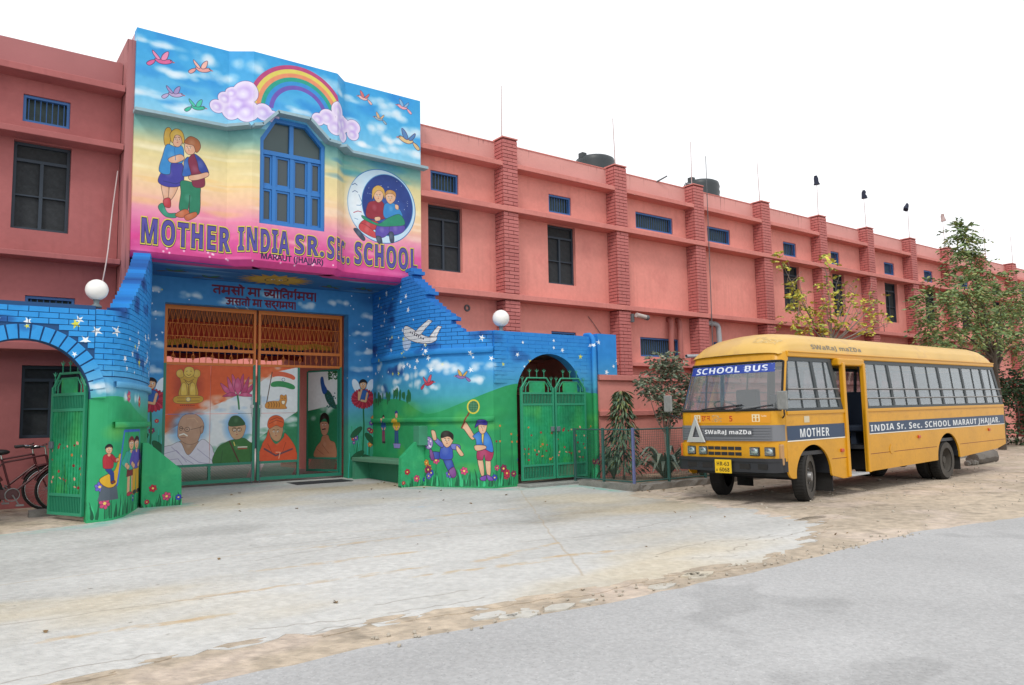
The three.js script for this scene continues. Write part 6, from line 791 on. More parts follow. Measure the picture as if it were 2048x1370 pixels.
bp('roof_lettering', sheet((u, v) => { const p = roofAt(0.55 + 1.75 * u, 0.075 + 0.1 * v); p.z += 0.004; p.y += 0.002; return { p }; }, 16, 4), mat([0.9, 0.9, 0.9], 0.5, { transparent: true, alphaTest: 0.5, map: canvasTex(1024, 110, (c, w, h) => { c.font = 'bold 100px sans-serif'; c.fillStyle = '#7c7466'; c.textBaseline = 'middle'; const t = 'SWaRaJ maZDa'; c.translate(8, h * 0.54); c.scale(1004 / c.measureText(t).width, 1); c.fillText(t, 0, 0); }) }));
bp('worn_lettering', sheet((u, v) => { const p = roofAt(-0.36 + 0.34 * v, 0.22 + 0.2 * u); p.x -= 0.004; p.y += 0.003; return { p, uv: [1 - u, v] }; }, 14, 10), mat([0.95, 0.92, 0.85], 0.7, { transparent: true, alphaTest: 0.5, map: canvasTex(512, 256, (c, w, h) => { for (let i = 0; i < 420; i++) { const x = rr(0.1, 0.9) * w, y = rr(0.15, 0.85) * h; if (vnoise(x / 40, y / 30, 512, 8) < 0.45) continue; c.fillStyle = rnd() < 0.5 ? '#dcc48e' : '#cfb47c'; c.fillRect(x, y, rr(5, 26), rr(4, 14)); } }) })); // paint lifted where old letters were
// tail, floor, chassis
bp('rear_panel', merge([bx(8.58, 8.64, 0.55, 1.4, -BW + 0.02, -0.02), bx(8.4, 8.46, 2.2, 2.35, -BW + 0.12, -0.12)]), busYellow); bp('rear_window', lean(flat(bx(8.5, 8.53, 1.4, 2.2, -BW + 0.1, -0.1))), frameDark); bp('rear_lamp', rbx(8.64, 8.68, 0.8, 1.1, -0.22, -0.06, 0.015), mat([0.4, 0.02, 0.02], 0.3));
bp('floor_pan', merge([bx(-0.6, 8.58, 0.72, 0.78, -BW + 0.04, -0.5), bx(2.1, 8.58, 0.72, 0.78, -0.5, -0.04), bx(-0.6, 1.3, 0.72, 0.78, -0.5, -0.04)]), busBlack); bp('chassis_rail', merge([bx(-0.5, 8.2, 0.5, 0.68, -0.62, -0.54), bx(-0.5, 8.2, 0.5, 0.68, -BW + 0.54, -BW + 0.62), bx(2.4, 3.6, 0.34, 0.66, -0.5, -0.1), bx(3.2, 3.9, 0.3, 0.6, -1.5, -1.1)]), busBlack);
bp('ceiling', bx(-0.1, 8.3, 2.36, 2.38, -BW + 0.14, -0.14), innerGrey); bp('dashboard', rbx(-0.56, -0.2, 0.9, 1.42, -BW + 0.1, -0.1, 0.05), busBlack); bp('steering_wheel', new THREE.TorusGeometry(0.21, 0.016, 8, 28).rotateX(PI / 2).rotateZ(-0.5).translate(0.02, 1.5, -1.4), busBlack);
for (let i = 0; i < 7; i++) for (const z of [-0.52, -1.38]) if (!(i === 0 && z > -1)) bp('seat', merge([rbx(1.5 + i, 1.94 + i, 1.0, 1.12, z - 0.38, z + 0.38, 0.04), rbx(1.9 + i, 2.0 + i, 1.08, 1.72, z - 0.38, z + 0.38, 0.04), bx(1.6 + i, 1.85 + i, 0.78, 1.0, z - 0.05, z + 0.05)]), seatBlue);
bp('driver_seat', merge([rbx(0.25, 0.7, 1.0, 1.12, -1.65, -1.2, 0.04), rbx(0.65, 0.76, 1.1, 1.8, -1.65, -1.2, 0.04)]), seatBlue); bp('bulkhead', bx(1.2, 1.24, 0.78, 1.5, -0.95, -0.1), busBlack);
// stripe with the school's name
const stripe = (x0, x1, y0, y1, tex) => { const g = new THREE.PlaneGeometry(x1 - x0, y1 - y0).translate((x0 + x1) / 2, (y0 + y1) / 2, 0.004); return bp('stripe', g, mat([0.92, 0.92, 0.92], 0.45, { map: tex })); };
const stripeTex = (w, t, f0, f1, size) => canvasTex(w, 128, (c, W, h) => { c.fillStyle = '#27405f'; c.fillRect(0, 0, W, h); c.fillStyle = '#efe9da'; c.fillRect(0, h - 9, W, 9); for (let i = 0; i < 40; i++) { c.fillStyle = 'rgba(190,130,40,.5)'; c.fillRect(rr(0, W), rnd() < 0.5 ? rr(0, 8) : rr(100, 118), rr(2, 12), rr(1, 4)); } c.font = `bold ${size}px sans-serif`; c.fillStyle = '#dfe4e6'; c.textBaseline = 'middle'; const ws = [...t].map((q) => c.measureText(q).width + size * 0.05), tw = ws.reduce((a, b) => a + b, 0); c.translate(W * f0, h * 0.5); c.scale((f1 - f0) * W / tw, 1); let x = 0; [...t].forEach((q, i) => { c.save(); c.translate(x, rr(-3, 3)); c.rotate(rr(-0.03, 0.03)); c.scale(1, rr(0.95, 1.05)); c.fillText(q, 0, 0); c.restore(); x += ws[i]; }); });
stripe(-0.49, 1.28, 0.95, 1.19, stripeTex(940, 'MOTHER', 0.2, 0.72, 100)); stripe(2.11, 8.62, 0.97, 1.18, stripeTex(2048, 'INDIA Sr. Sec. SCHOOL MARAUT JHAJJAR.', 0.012, 0.96, 96));
bp('maker_sticker', new THREE.PlaneGeometry(0.16, 0.1).translate(0.1, 1.28, 0.004), mat([0.6, 0.52, 0.36], 0.6)); // a pale torn sticker on the flank
// wheels
function wheel(x, y, z, turn, dual, outward) {
  const R = 0.385, w = part('wheel', new THREE.LatheGeometry([[0.235, -0.1], [0.3, -0.112], [0.36, -0.1], [R, -0.075], [R, 0.075], [0.36, 0.1], [0.3, 0.112], [0.235, 0.1]].map((p) => new THREE.Vector2(...p)), 40).rotateX(PI / 2), rubber, bus); w.position.set(x, y, z); w.rotation.y = turn;
  const tread = []; for (let i = 0; i < 44; i++) { const a = i / 44 * 2 * PI; tread.push(bx(-0.012, 0.012, R - 0.004, R + 0.007, -0.072, 0.072).rotateZ(a)); } part('tread', merge(tread), rubber, w);
  part('rim', new THREE.LatheGeometry((dual ? [[0.001, -0.02], [0.1, -0.02], [0.12, -0.05], [0.2, -0.06], [0.225, 0.05], [0.238, 0.1]] : [[0.001, 0.02], [0.12, 0.02], [0.15, 0.06], [0.2, 0.06], [0.225, 0.06], [0.238, 0.1]]).map((p) => new THREE.Vector2(...p)), 32).rotateX(PI / 2).scale(1, 1, outward), tyreDust, w); part('sidewall', new THREE.RingGeometry(0.24, 0.35, 40).translate(0, 0, 0.1125).rotateY(outward > 0 ? 0 : PI), tyreDust, w);
  const hub = [new THREE.CylinderGeometry(0.07, 0.085, 0.12, 16).rotateX(PI / 2).translate(0, 0, dual ? 0 : 0.07)]; for (let i = 0; i < 6; i++) { const a = i * PI / 3; hub.push(new THREE.CylinderGeometry(0.014, 0.014, 0.05, 6).rotateX(PI / 2).translate(Math.cos(a) * 0.13, Math.sin(a) * 0.13, dual ? -0.01 : 0.05)); } part('hub', merge(hub).scale(1, 1, outward), dual ? tyreDust : steel, w);
}
const steer = 17 * PI / 180; wheel(0.2, 0.385, -0.17, steer, false, 1); wheel(0.2, 0.385, -BW + 0.2, steer, false, -1); for (const z of [-0.16, -0.42]) wheel(5.45, 0.385, z, 0, true, 1); for (const z of [-BW + 0.16, -BW + 0.42]) wheel(5.45, 0.385, z, 0, true, -1);
part('axle', bar(V(0.2, 0.36, -0.2), V(0.2, 0.36, -BW + 0.2), 0.05), busBlack, bus); part('axle', merge([bar(V(5.45, 0.38, -0.3), V(5.45, 0.38, -BW + 0.3), 0.07), new THREE.SphereGeometry(0.17, 16, 12).translate(5.45, 0.38, -BW / 2)]), busBlack, bus); part('tie_rod', bar(V(-0.15, 0.42, -0.35), V(-0.15, 0.42, -1.5), 0.025), busBlack, bus); for (const z of [-0.5, -1.4]) part('leaf_spring', bar(V(-0.6, 0.5, z), V(0.9, 0.42, z), 0.03), busBlack, bus);
// ---------------------------------------------------------------- boundary wall, fence, pipes, roof things
{
  const t = thing('boundary_wall', 'low pink boundary wall with ledge behind the planting bed', 'wall');
  part('wall', boxUV(bx(11.152, 27.5, -0.1, 2.14, -12.2, -12.0)), pinkPale, t);
  part('coping', boxUV(rbx(11.152, 27.5, 2.14, 2.255, -12.26, -11.93, 0.01, 1)), pinkLedge, t); part('ledge', boxUV(rbx(11.152, 27.5, 1.38, 1.49, -12.02, -11.94, 0.01, 1)), pinkLedge, t);
}
const fenceGreen = mat([0.03, 0.1, 0.09], 0.6);
{
  const t = thing('wire_fence', 'low dark green wire mesh fence round the planting bed', 'fence'), posts = [[10.22, -11.72], [10.22, -10.9], [10.22, -10.1], [11.15, -10.1], [12.2, -10.1], [13.3, -10.1], [14.4, -10.1]];
  posts.forEach(([x, z], i) => part('post', merge([rbx(x - 0.022, x + 0.022, 0.1, 1.16, z - 0.022, z + 0.022, 0.006, 1)]), i === 2 ? mat([0.12, 0.14, 0.3], 0.6) : fenceGreen, t));
  for (const y of [0.18, 1.13]) { part('rail', bar(V(10.22, y, -11.72), V(10.22, y, -10.1), 0.014), fenceGreen, t); part('rail', bar(V(10.22, y, -10.1), V(14.4, y, -10.1), 0.014), fenceGreen, t); }
  const w = []; for (let y = 0.22; y < 1.12; y += 0.045) w.push(bar(V(10.22, y, -11.72), V(10.22, y, -10.1), 0.0022, 0.0022, 3), bar(V(10.22, y, -10.1), V(14.4, y, -10.1), 0.0022, 0.0022, 3)); for (let z = -11.7; z < -10.1; z += 0.05) w.push(bar(V(10.22, 0.2, z), V(10.22, 1.12, z), 0.0022, 0.0022, 3)); for (let x = 10.25; x < 14.4; x += 0.05) w.push(bar(V(x, 0.2, -10.1), V(x, 1.12, -10.1), 0.0022, 0.0022, 3)); part('wire_mesh', merge(w), fenceGreen, t);
}
const pipePink = mat([0.42, 0.15, 0.13], 0.7, { map: plasterMap }), pipeGrey = mat([0.34, 0.37, 0.4], 0.5), pipeDark = mat([0.1, 0.11, 0.12], 0.6);
for (const [x, lb] of [[16.05, 'pink drain pipe next to the vent window, first of a pair'], [16.42, 'pink drain pipe between its twin and the brick pillar']]) solo('drain_pipe', tube([V(x, 2.0, -14.28), V(x, 3.0, -14.28), V(x, 3.85, -14.28), V(x + 0.01, 3.98, -14.31), V(x + 0.02, 4.0, -14.45)], 0.075, 30, 12), pipePink, lb, 'pipe', 'pair of drain pipes on the pink wall');
solo('drain_pipe', tube([V(17.5, 3.97, -14.3), V(17.75, 3.98, -14.25), V(17.95, 3.92, -14.2), V(18.0, 3.7, -14.2), V(18.0, 2.0, -14.2)], 0.075, 40, 12), pipeGrey, 'pale grey drain pipe with a bend beside the thin upright pole', 'pipe');
solo('service_pipe', tube([V(16.2, 2.95, -13.9), V(17.5, 3.0, -13.85), V(19.5, 2.95, -13.9)], 0.05, 20, 8), pipeGrey, 'grey horizontal pipe above the boundary wall', 'pipe');
{ const c = thing('security_camera', 'small tubular security camera on an arm at the brick pillar', 'camera', [14.32, 3.92, -14.02]); part('bracket', rbx(-0.05, 0.03, -0.14, 0.08, -0.04, 0.04, 0.01), pipeDark, c); part('body', new THREE.CylinderGeometry(0.06, 0.06, 0.36, 14).rotateZ(PI / 2 - 0.12).translate(0.2, 0.02, 0.12), mat([0.45, 0.4, 0.38], 0.5), c); part('hood', new THREE.CylinderGeometry(0.07, 0.07, 0.08, 14).rotateZ(PI / 2 - 0.12).translate(0.4, -0.005, 0.12), pipeDark, c); }
solo('aerial_pole', bar(V(17.42, 2.4, -13.98), V(17.48, 8.8, -13.98), 0.014, 0.01), pipeDark, 'thin upright pole fixed to the face of a brick pillar', 'pole');
solo('cable', tube([V(2.27, 5.7, -14.25), V(2.2, 5.0, -14.2), V(2.1, 4.1, -13.95), V(2.0, 3.3, -14.0), V(1.97, 2.4, -14.3)], 0.011, 30, 6), mat([0.55, 0.45, 0.45], 0.7), 'pale cable hanging down the pink wall behind the globe lamp', 'cable');
const rodMat = mat([0.45, 0.33, 0.32], 0.6), flagDark = mat([0.02, 0.025, 0.05], 0.9);
[[10.32, 0], [14.0, 0], [17.02, 0], [20.2, 0], [23.4, 1], [26.43, 1], [29.55, 2], [32.45, 3], [36.2, 0], [39.05, 0]].forEach(([x, k], i) => {
  const nth = ['first', 'second', 'third', 'fourth', 'fifth', 'sixth', 'seventh', 'eighth', 'ninth', 'tenth'][i], t = thing('roof_rod', (k === 3 ? 'thin roof rod with pale rag' : k ? 'thin roof rod with dark cloth' : 'bare thin rod') + ' on the ' + nth + ' brick pillar from the gatehouse', 'rod', [x, 7.9, -14.15], 0, k ? 'roof rods with dark cloth' : 'bare roof rods'); part('rod', bar(V(0, 0, 0), V(i % 2 ? -0.04 : 0.03, 1.3, 0), 0.014, 0.009, 6), rodMat, t);
  if (k) { const g = new THREE.CylinderGeometry(0.05, 0.1, 0.3, 7, 4); const p = g.attributes.position; for (let j = 0; j < p.count; j++) p.setXYZ(j, p.getX(j) + rr(-0.02, 0.02), p.getY(j), p.getZ(j) + rr(-0.02, 0.02)); g.computeVertexNormals(); part('cloth', g.rotateZ(k === 2 ? -0.6 : 0.1).translate(k === 2 ? -0.06 : 0, 1.25, 0), k === 3 ? rodMat : flagDark, t); }
});
for (const [x, y, label] of [[15.95, 8.2, 'black ribbed water tank on the roof beside the second brick pillar'], [20.95, 8.3, 'black ribbed water tank on the roof behind the third brick pillar']]) {
  const t = thing('water_tank', label, 'water tank', [x, y, -17], 0, 'rooftop water tanks'), prof = [[0.001, 0]]; for (let i = 0; i <= 10; i++) prof.push([0.6 + (i % 2) * 0.025, i * 0.1]); prof.push([0.59, 1.04], [0.5, 1.09], [0.24, 1.12], [0.24, 1.17], [0.001, 1.18]); part('tank', new THREE.LatheGeometry(prof.map((p) => new THREE.Vector2(...p)), 36), mat([0.03, 0.04, 0.045], 0.45), t); part('lid_lug', merge([rbx(-0.6, -0.42, 1.0, 1.18, -0.1, 0.1, 0.02), rbx(0.42, 0.6, 1.0, 1.18, -0.1, 0.1, 0.02)]), mat([0.03, 0.04, 0.045], 0.45), t); part('stand', bx(-0.55, 0.55, -1.1, 0, -0.55, 0.55), kerbMat, t);
}
solo('drain_outlet', new THREE.TorusGeometry(0.06, 0.022, 8, 20).translate(9.45, 3.86, -14.39), pipeDark, 'dark round pipe outlet in the pink wall above the globe lamp', 'pipe outlet');
solo('loose_wire', tube([V(13.1, 3.9, -14.38), V(13.25, 3.75, -14.37), V(13.5, 3.5, -14.38), V(13.62, 3.42, -14.39)], 0.008, 20, 5), pipeDark, 'short loose wire running down the wall beside the second brick pillar', 'wire');
solo('iron_bracket', bar(V(15.8, 7.85, -14.4), V(16.05, 8.02, -14.2), 0.025, 0.02), pipeDark, 'dark iron bracket leaning over the parapet before the third brick pillar', 'bracket');
solo('roof_sheet', extr(shapeOf([[-0.18, 0], [0.16, 0], [0.1, 0.4], [0.04, 0.62]]), 0.03).translate(27.2, 7.6, -15.5), mat([0.5, 0.46, 0.38], 0.8), 'pale pointed board standing on the roof before the sixth brick pillar', 'board');
solo('roof_frame', merge([bar(V(17.75, 7.2, -15), V(17.75, 8.32, -15), 0.014), bar(V(17.75, 8.32, -15), V(18.3, 8.34, -15), 0.014), bar(V(18.3, 7.2, -15), V(18.3, 8.34, -15), 0.014)]), pipeGrey, 'thin grey pipe frame on the roof beside the second water tank', 'pipe frame');
// ---------------------------------------------------------------- bicycles behind the arch
const bikeRed = mat([0.075, 0.01, 0.014], 0.3), bikeBlack = mat([0.015, 0.015, 0.016], 0.6);
function bicycle(x, z, turn, label) {
  const b = thing('bicycle', label, 'bicycle', [x, groundY(z), z], turn, 'bicycles parked behind the arch'), R = 0.335, A = V(0, R, 0), F = V(1.06, R, 0), BB = V(0.44, 0.3, 0), S = V(0.3, 0.82, 0), H = V(0.86, 0.86, 0), HL = V(0.9, 0.7, 0);
  for (const c of [A, F]) { const w = part('wheel', new THREE.TorusGeometry(R - 0.02, 0.02, 8, 44).translate(c.x, c.y, 0), rubber, b); part('rim', new THREE.TorusGeometry(R - 0.045, 0.008, 6, 44).translate(c.x, c.y, 0), chrome, w); const sp = []; for (let i = 0; i < 28; i++) { const a = i / 28 * 2 * PI; sp.push(bar(V(c.x, c.y, i % 2 ? 0.03 : -0.03), V(c.x + Math.cos(a) * (R - 0.05), c.y + Math.sin(a) * (R - 0.05), 0), 0.0016, 0.0016, 3)); } part('spokes', merge(sp), steel, w); part('mudguard', new THREE.TorusGeometry(R + 0.02, 0.022, 6, 24, PI * 0.8).rotateZ(c === A ? 0.5 : 0.2).translate(c.x, c.y, 0), bikeRed, w); part('hub', bar(V(c.x, c.y, -0.06), V(c.x, c.y, 0.06), 0.02), steel, w); }
  part('frame', merge([bar(BB, S, 0.016), bar(S.clone().lerp(BB, 0.1), H, 0.015), bar(BB, HL, 0.018), bar(H, HL, 0.02), ...[0.05, -0.05].flatMap((d) => [bar(V(0, R, d), BB, 0.01), bar(V(0, R, d), V(0.31, 0.76, d * 0.4), 0.009), bar(V(F.x, R, d), V(0.91, 0.68, d * 0.6), 0.011)])]), bikeRed, b);
  part('handlebar', merge([bar(H, V(0.84, 1.0, 0), 0.013), tube([V(0.66, 0.98, 0.27), V(0.8, 0.99, 0.2), V(0.86, 1.02, 0), V(0.8, 0.99, -0.2), V(0.66, 0.98, -0.27)], 0.012, 24, 8)]), chrome, b); part('grip', merge([bar(V(0.62, 0.975, 0.28), V(0.74, 0.985, 0.24), 0.018), bar(V(0.62, 0.975, -0.28), V(0.74, 0.985, -0.24), 0.018)]), bikeBlack, b);
  const sd = new THREE.SphereGeometry(0.14, 16, 10).scale(1, 0.32, 0.62).translate(0.26, 0.92, 0); part('saddle', sd, bikeBlack, b); part('seat_post', bar(S, V(0.28, 0.9, 0), 0.013), chrome, b); part('carrier', merge([bar(V(-0.25, 0.72, 0.06), V(0.2, 0.74, 0.06), 0.007), bar(V(-0.25, 0.72, -0.06), V(0.2, 0.74, -0.06), 0.007), bar(V(-0.2, 0.72, 0.06), V(0, R, 0.07), 0.006), bar(V(-0.2, 0.72, -0.06), V(0, R, -0.07), 0.006)]), steel, b);
  part('chain_case', rbx(-0.08, 0.52, 0.24, 0.38, 0.05, 0.07, 0.008), bikeRed, b); part('crank', merge([new THREE.TorusGeometry(0.09, 0.008, 6, 24).translate(0.44, 0.3, 0.075), bar(V(0.44, 0.3, 0.085), V(0.52, 0.16, 0.085), 0.01), rbx(0.48, 0.58, 0.135, 0.16, 0.09, 0.17, 0.006), bar(V(0.44, 0.3, -0.085), V(0.36, 0.44, -0.085), 0.01)]), steel, b); part('stand', bar(V(0, R, -0.08), V(-0.14, 0.0, -0.16), 0.01), steel, b);
}
bicycle(0.46, -13.55, 0.06, 'maroon bicycle standing nearest the open narrow gate leaf'); bicycle(0.32, -13.98, -0.05, 'maroon bicycle standing against the wall below the dark window');
solo('stone_block', worn(new THREE.BoxGeometry(0.32, 0.11, 0.18, 3, 2, 2), 0.015), kerbMat, 'rough grey stone on the dirt beside the open narrow gate leaf', 'stone', undefined, [1.25, 0.13, -13.2]);
solo('door_mat', rbx(5.75, 6.95, 0.135, 0.15, -15.55, -14.95, 0.006), mat([0.035, 0.037, 0.045], 0.95, { map: grainMap }), 'flat dark mat on the concrete before the wicket', 'mat');
// ---------------------------------------------------------------- plants
function leafGeo(list) { // list of [pos, dir, up, length, width, colour, fold]
  const P = [], Cc = [], I = []; list.forEach(([p, d, n, L, w, c, f = 0.25]) => { const s = new THREE.Vector3().crossVectors(d, n).normalize(), k = P.length / 3, mid = p.clone().addScaledVector(d, L * 0.45), drop = n.clone().multiplyScalar(-L * f * 0.4); for (const q of [p, mid.clone().addScaledVector(s, w / 2).add(drop.clone().multiplyScalar(-0.4)), p.clone().addScaledVector(d, L).add(drop), mid.clone().addScaledVector(s, -w / 2).add(drop.clone().multiplyScalar(-0.4))]) { P.push(q.x, q.y, q.z); Cc.push(...c); } I.push(k, k + 1, k + 2, k, k + 2, k + 3); });
  const g = new THREE.BufferGeometry(); g.setAttribute('position', new THREE.Float32BufferAttribute(P, 3)); g.setAttribute('color', new THREE.Float32BufferAttribute(Cc, 3)); g.setIndex(I); g.computeVertexNormals(); return g;
}
const leafMat = new THREE.MeshStandardMaterial({ color: lin(1, 1, 1), vertexColors: true, roughness: 0.6 });
const rdir = (up = 0) => { const a = rr(0, 2 * PI), y = rr(-1, 1), r = Math.sqrt(1 - y * y); return V(r * Math.cos(a), y + up, r * Math.sin(a)).normalize(); };
const tint = (c, v = 0.3) => { const k = 1 + rr(-v, v), h = rr(-0.12, 0.12); return [c[0] * k * (1 + h), c[1] * k, c[2] * k * (1 - h)]; };
function limbGeo(pts, r0, r1) { const c = new THREE.CatmullRomCurve3(pts), n = 10, seg = 7, P = [], I = []; const fr = c.computeFrenetFrames(n); for (let i = 0; i <= n; i++) { const p = c.getPointAt(i / n), r = r0 + (r1 - r0) * Math.pow(i / n, 0.8); for (let j = 0; j < seg; j++) { const a = j / seg * 2 * PI, q = p.clone().addScaledVector(fr.normals[i], Math.cos(a) * r).addScaledVector(fr.binormals[i], Math.sin(a) * r); P.push(q.x, q.y, q.z); } } for (let i = 0; i < n; i++) for (let j = 0; j < seg; j++) { const a = i * seg + j, b = i * seg + (j + 1) % seg; I.push(a, b, b + seg, a, b + seg, a + seg); } const g = new THREE.BufferGeometry(); g.setAttribute('position', new THREE.Float32BufferAttribute(P, 3)); g.setAttribute('uv', new THREE.Float32BufferAttribute(new Float32Array(P.length / 3 * 2), 2)); g.setIndex(I); g.computeVertexNormals(); return g; }
const bark = mat([0.11, 0.085, 0.065], 0.95, { map: grainMap }), paleBark = mat([0.24, 0.2, 0.17], 0.9);
// sprays of leaflets along drooping twigs gathered round points of the crown
function sprays(centres, perCentre, o) { const list = []; for (const [c, r] of centres) for (let i = 0; i < perCentre; i++) { const d = rdir(), st = c.clone().addScaledVector(d, r * Math.pow(rnd(), 0.45)), ax = rdir(o.lift ?? 0.1).add(d.clone().multiplyScalar(0.8)).normalize(), L = o.twig * rr(0.6, 1.2), n = o.leaflets; for (let k = 0; k < n; k++) { const t = k / n, p = st.clone().addScaledVector(ax, L * t).add(V(0, -o.droop * t * t * L, 0)), sd = new THREE.Vector3().crossVectors(ax, V(0, 1, 0)).normalize().multiplyScalar(k % 2 ? 1 : -1).add(ax.clone().multiplyScalar(0.5)).add(V(rr(-0.3, 0.3), rr(-0.5, 0.15), rr(-0.3, 0.3))).normalize(); list.push([p, sd, rdir(0.9), o.size * rr(0.7, 1.2), o.size * o.wide, tint(o.cols[Math.floor(rnd() * o.cols.length)])]); } } return leafGeo(list); }
{ // big pinnate tree behind the tail of the bus
  const t = thing('leafy_tree', 'tall green roadside tree with feathery leaves behind the rear of the bus', 'tree', [28.0, 0, -10.9]), tip = (x, y, z) => V(x - 28, y, z + 10.9);
  const centres = [[24.2, 4.2, -11, 0.7], [24.9, 4.9, -11.2, 0.65], [25.8, 5.1, -10.8, 0.75], [26.6, 5.7, -10.9, 0.5], [27.4, 5.0, -11.4, 0.8], [28.4, 5.2, -10.6, 0.8], [29.5, 4.7, -11, 0.85], [30.5, 5.3, -11.2, 0.7], [25.6, 3.9, -10.6, 0.75], [27.0, 4.1, -10.4, 0.75], [28.4, 4.0, -11.2, 0.8], [31.2, 4.3, -10.8, 0.8], [24.6, 3.5, -11.3, 0.5], [29.6, 3.6, -10.5, 0.65], [26.4, 6.5, -10.9, 0.3], [26.2, 7.0, -10.9, 0.22], [31.8, 5.4, -11, 0.6]].map(([x, y, z, r]) => [tip(x, y, z), r]);
  const br = [limbGeo([V(0, -0.1, 0), V(0.05, 1.2, 0.03), V(-0.08, 2.4, 0), V(-0.2, 3.4, 0.05)], 0.13, 0.085)]; for (const [c] of centres) br.push(limbGeo([V(-0.1, 2.4 + rr(0, 0.8), 0), V(c.x * 0.4 + rr(-0.2, 0.2), 3.0 + (c.y - 3) * 0.5, c.z * 0.4), c], 0.05, 0.008)); part('trunk', br[0], bark, t); part('limbs', merge(br.slice(1)), bark, t);
  part('crown', sprays(centres, 42, { twig: 0.6, leaflets: 13, droop: 0.5, size: 0.17, wide: 0.36, cols: [[0.15, 0.24, 0.08], [0.2, 0.29, 0.11], [0.1, 0.17, 0.06], [0.26, 0.29, 0.1]] }), leafMat, t); part('dry_leaves', sprays([[tip(30.6, 4.8, -10.6), 0.8], [tip(27, 6.3, -10.8), 0.3]], 24, { twig: 0.4, leaflets: 8, droop: 0.6, size: 0.13, wide: 0.4, cols: [[0.28, 0.2, 0.06], [0.24, 0.14, 0.05]] }), leafMat, t);
}
{ // half-bare tree with yellow leaves behind the bus roof
  const t = thing('yellow_tree', 'sparse half-bare tree with yellow leaves above the bus roof', 'tree', [21.6, 0, -12.9]), br = [], tips = [], tw = (x, y, z) => V(x - 21.6, y, z + 12.9);
  part('trunk', limbGeo([V(0, -0.1, 0), V(0.05, 1.6, 0), V(0, 2.9, 0.05), V(0.05, 3.6, 0)], 0.1, 0.07), paleBark, t);
  for (const [x, y, z] of [[19.1, 5.7, -12.8], [19.4, 4.6, -12.7], [20.1, 4.9, -12.9], [21.2, 5.9, -12.7], [21.0, 4.6, -12.6], [19.2, 4.0, -12.6], [22.8, 5.2, -12.9], [23.4, 4.7, -12.8], [24.6, 5.0, -13], [24.2, 4.3, -12.7], [23.4, 5.4, -12.9], [25.2, 4.3, -12.8], [20.4, 4.0, -12.5], [22.0, 4.2, -12.6]]) { const e = tw(x, y, z); br.push(limbGeo([V(0.02, 3.2 + rr(0, 0.3), 0), V(e.x * 0.4, 3.3 + (e.y - 3.3) * 0.4, e.z * 0.4 + rr(-0.1, 0.1)), e], 0.035, 0.005)); for (let k = 0; k < 3; k++) { const q = e.clone().multiplyScalar(rr(0.6, 0.9)); q.y = 3.3 + (e.y - 3.3) * rr(0.6, 0.9); br.push(limbGeo([q, q.clone().add(V(rr(-0.3, 0.3), rr(0.1, 0.4), rr(-0.2, 0.2))), q.clone().add(V(rr(-0.8, 0.8), rr(0.2, 0.9), rr(-0.3, 0.3)))], 0.01, 0.003)); } if (x < 22.9 || rnd() < 0.3) tips.push([e, 0.3], [e.clone().lerp(V(0, 3.4, 0), 0.25), 0.25]); }
  part('limbs', merge(br), paleBark, t); part('crown', sprays(tips, 9, { twig: 0.24, leaflets: 6, droop: 0.3, size: 0.135, wide: 0.6, cols: [[0.5, 0.46, 0.05], [0.56, 0.52, 0.08], [0.38, 0.38, 0.05], [0.24, 0.29, 0.05]] }), leafMat, t);
}
{ // dark creeper hedge at the right
  const t = thing('hedge', 'dense dark green hedge beyond the rear of the bus', 'hedge', [31.5, 0, -11.8]), c = []; for (let i = 0; i < 26; i++) c.push([V(rr(-3.2, 6), rr(0.3, 2.7), rr(-0.4, 0.5)), 0.6]); part('foliage', sprays(c, 80, { twig: 0.25, leaflets: 5, droop: 0.4, size: 0.14, wide: 0.6, cols: [[0.03, 0.07, 0.025], [0.045, 0.09, 0.03], [0.02, 0.05, 0.02]] }), leafMat, t); part('stems', merge(Array.from({ length: 9 }, (_, i) => limbGeo([V(-3 + i, -0.1, 0), V(-3 + i + rr(-0.2, 0.2), 1.2, rr(-0.2, 0.2)), V(-3 + i, 2.4, 0)], 0.04, 0.012))), bark, t);
}
{ // small round-headed tree in the bed
  const t = thing('small_tree', 'small grey-green tree with two thin stems in the planting bed', 'tree', [12.1, 0.1, -11.05]), c = [[-0.35, 1.75, 0.1, 0.28], [0, 2.05, 0, 0.32], [0.35, 2.1, 0.05, 0.3], [0.7, 1.8, 0, 0.26], [0.15, 1.6, 0.1, 0.28], [-0.05, 2.4, 0, 0.24], [0.45, 1.5, -0.05, 0.22], [0.2, 2.35, 0.1, 0.25], [0.02, 1.3, 0.05, 0.18], [-0.5, 1.95, 0, 0.2], [0.85, 2.0, 0.1, 0.18]].map(([x, y, z, r]) => [V(x, y, z), r]);
  const br = []; for (const [e] of c) br.push(limbGeo([V(0.02, 0.9, 0), V(e.x * 0.4, 1.2, e.z), e], 0.014, 0.004)); part('stem', limbGeo([V(0, -0.1, 0), V(0.03, 0.5, 0.02), V(0, 1.0, 0), V(0.08, 1.9, 0)], 0.022, 0.01), paleBark, t); part('stem', limbGeo([V(0.16, -0.1, 0), V(0.14, 0.5, 0), V(0.2, 1.1, 0), V(0.35, 1.8, 0)], 0.018, 0.008), paleBark, t); part('limbs', merge(br), paleBark, t);
  part('crown', sprays(c, 34, { twig: 0.16, leaflets: 6, droop: 0.5, size: 0.105, wide: 0.5, lift: 0, cols: [[0.13, 0.17, 0.11], [0.18, 0.22, 0.15], [0.1, 0.13, 0.08], [0.25, 0.28, 0.21]] }), leafMat, t);
}
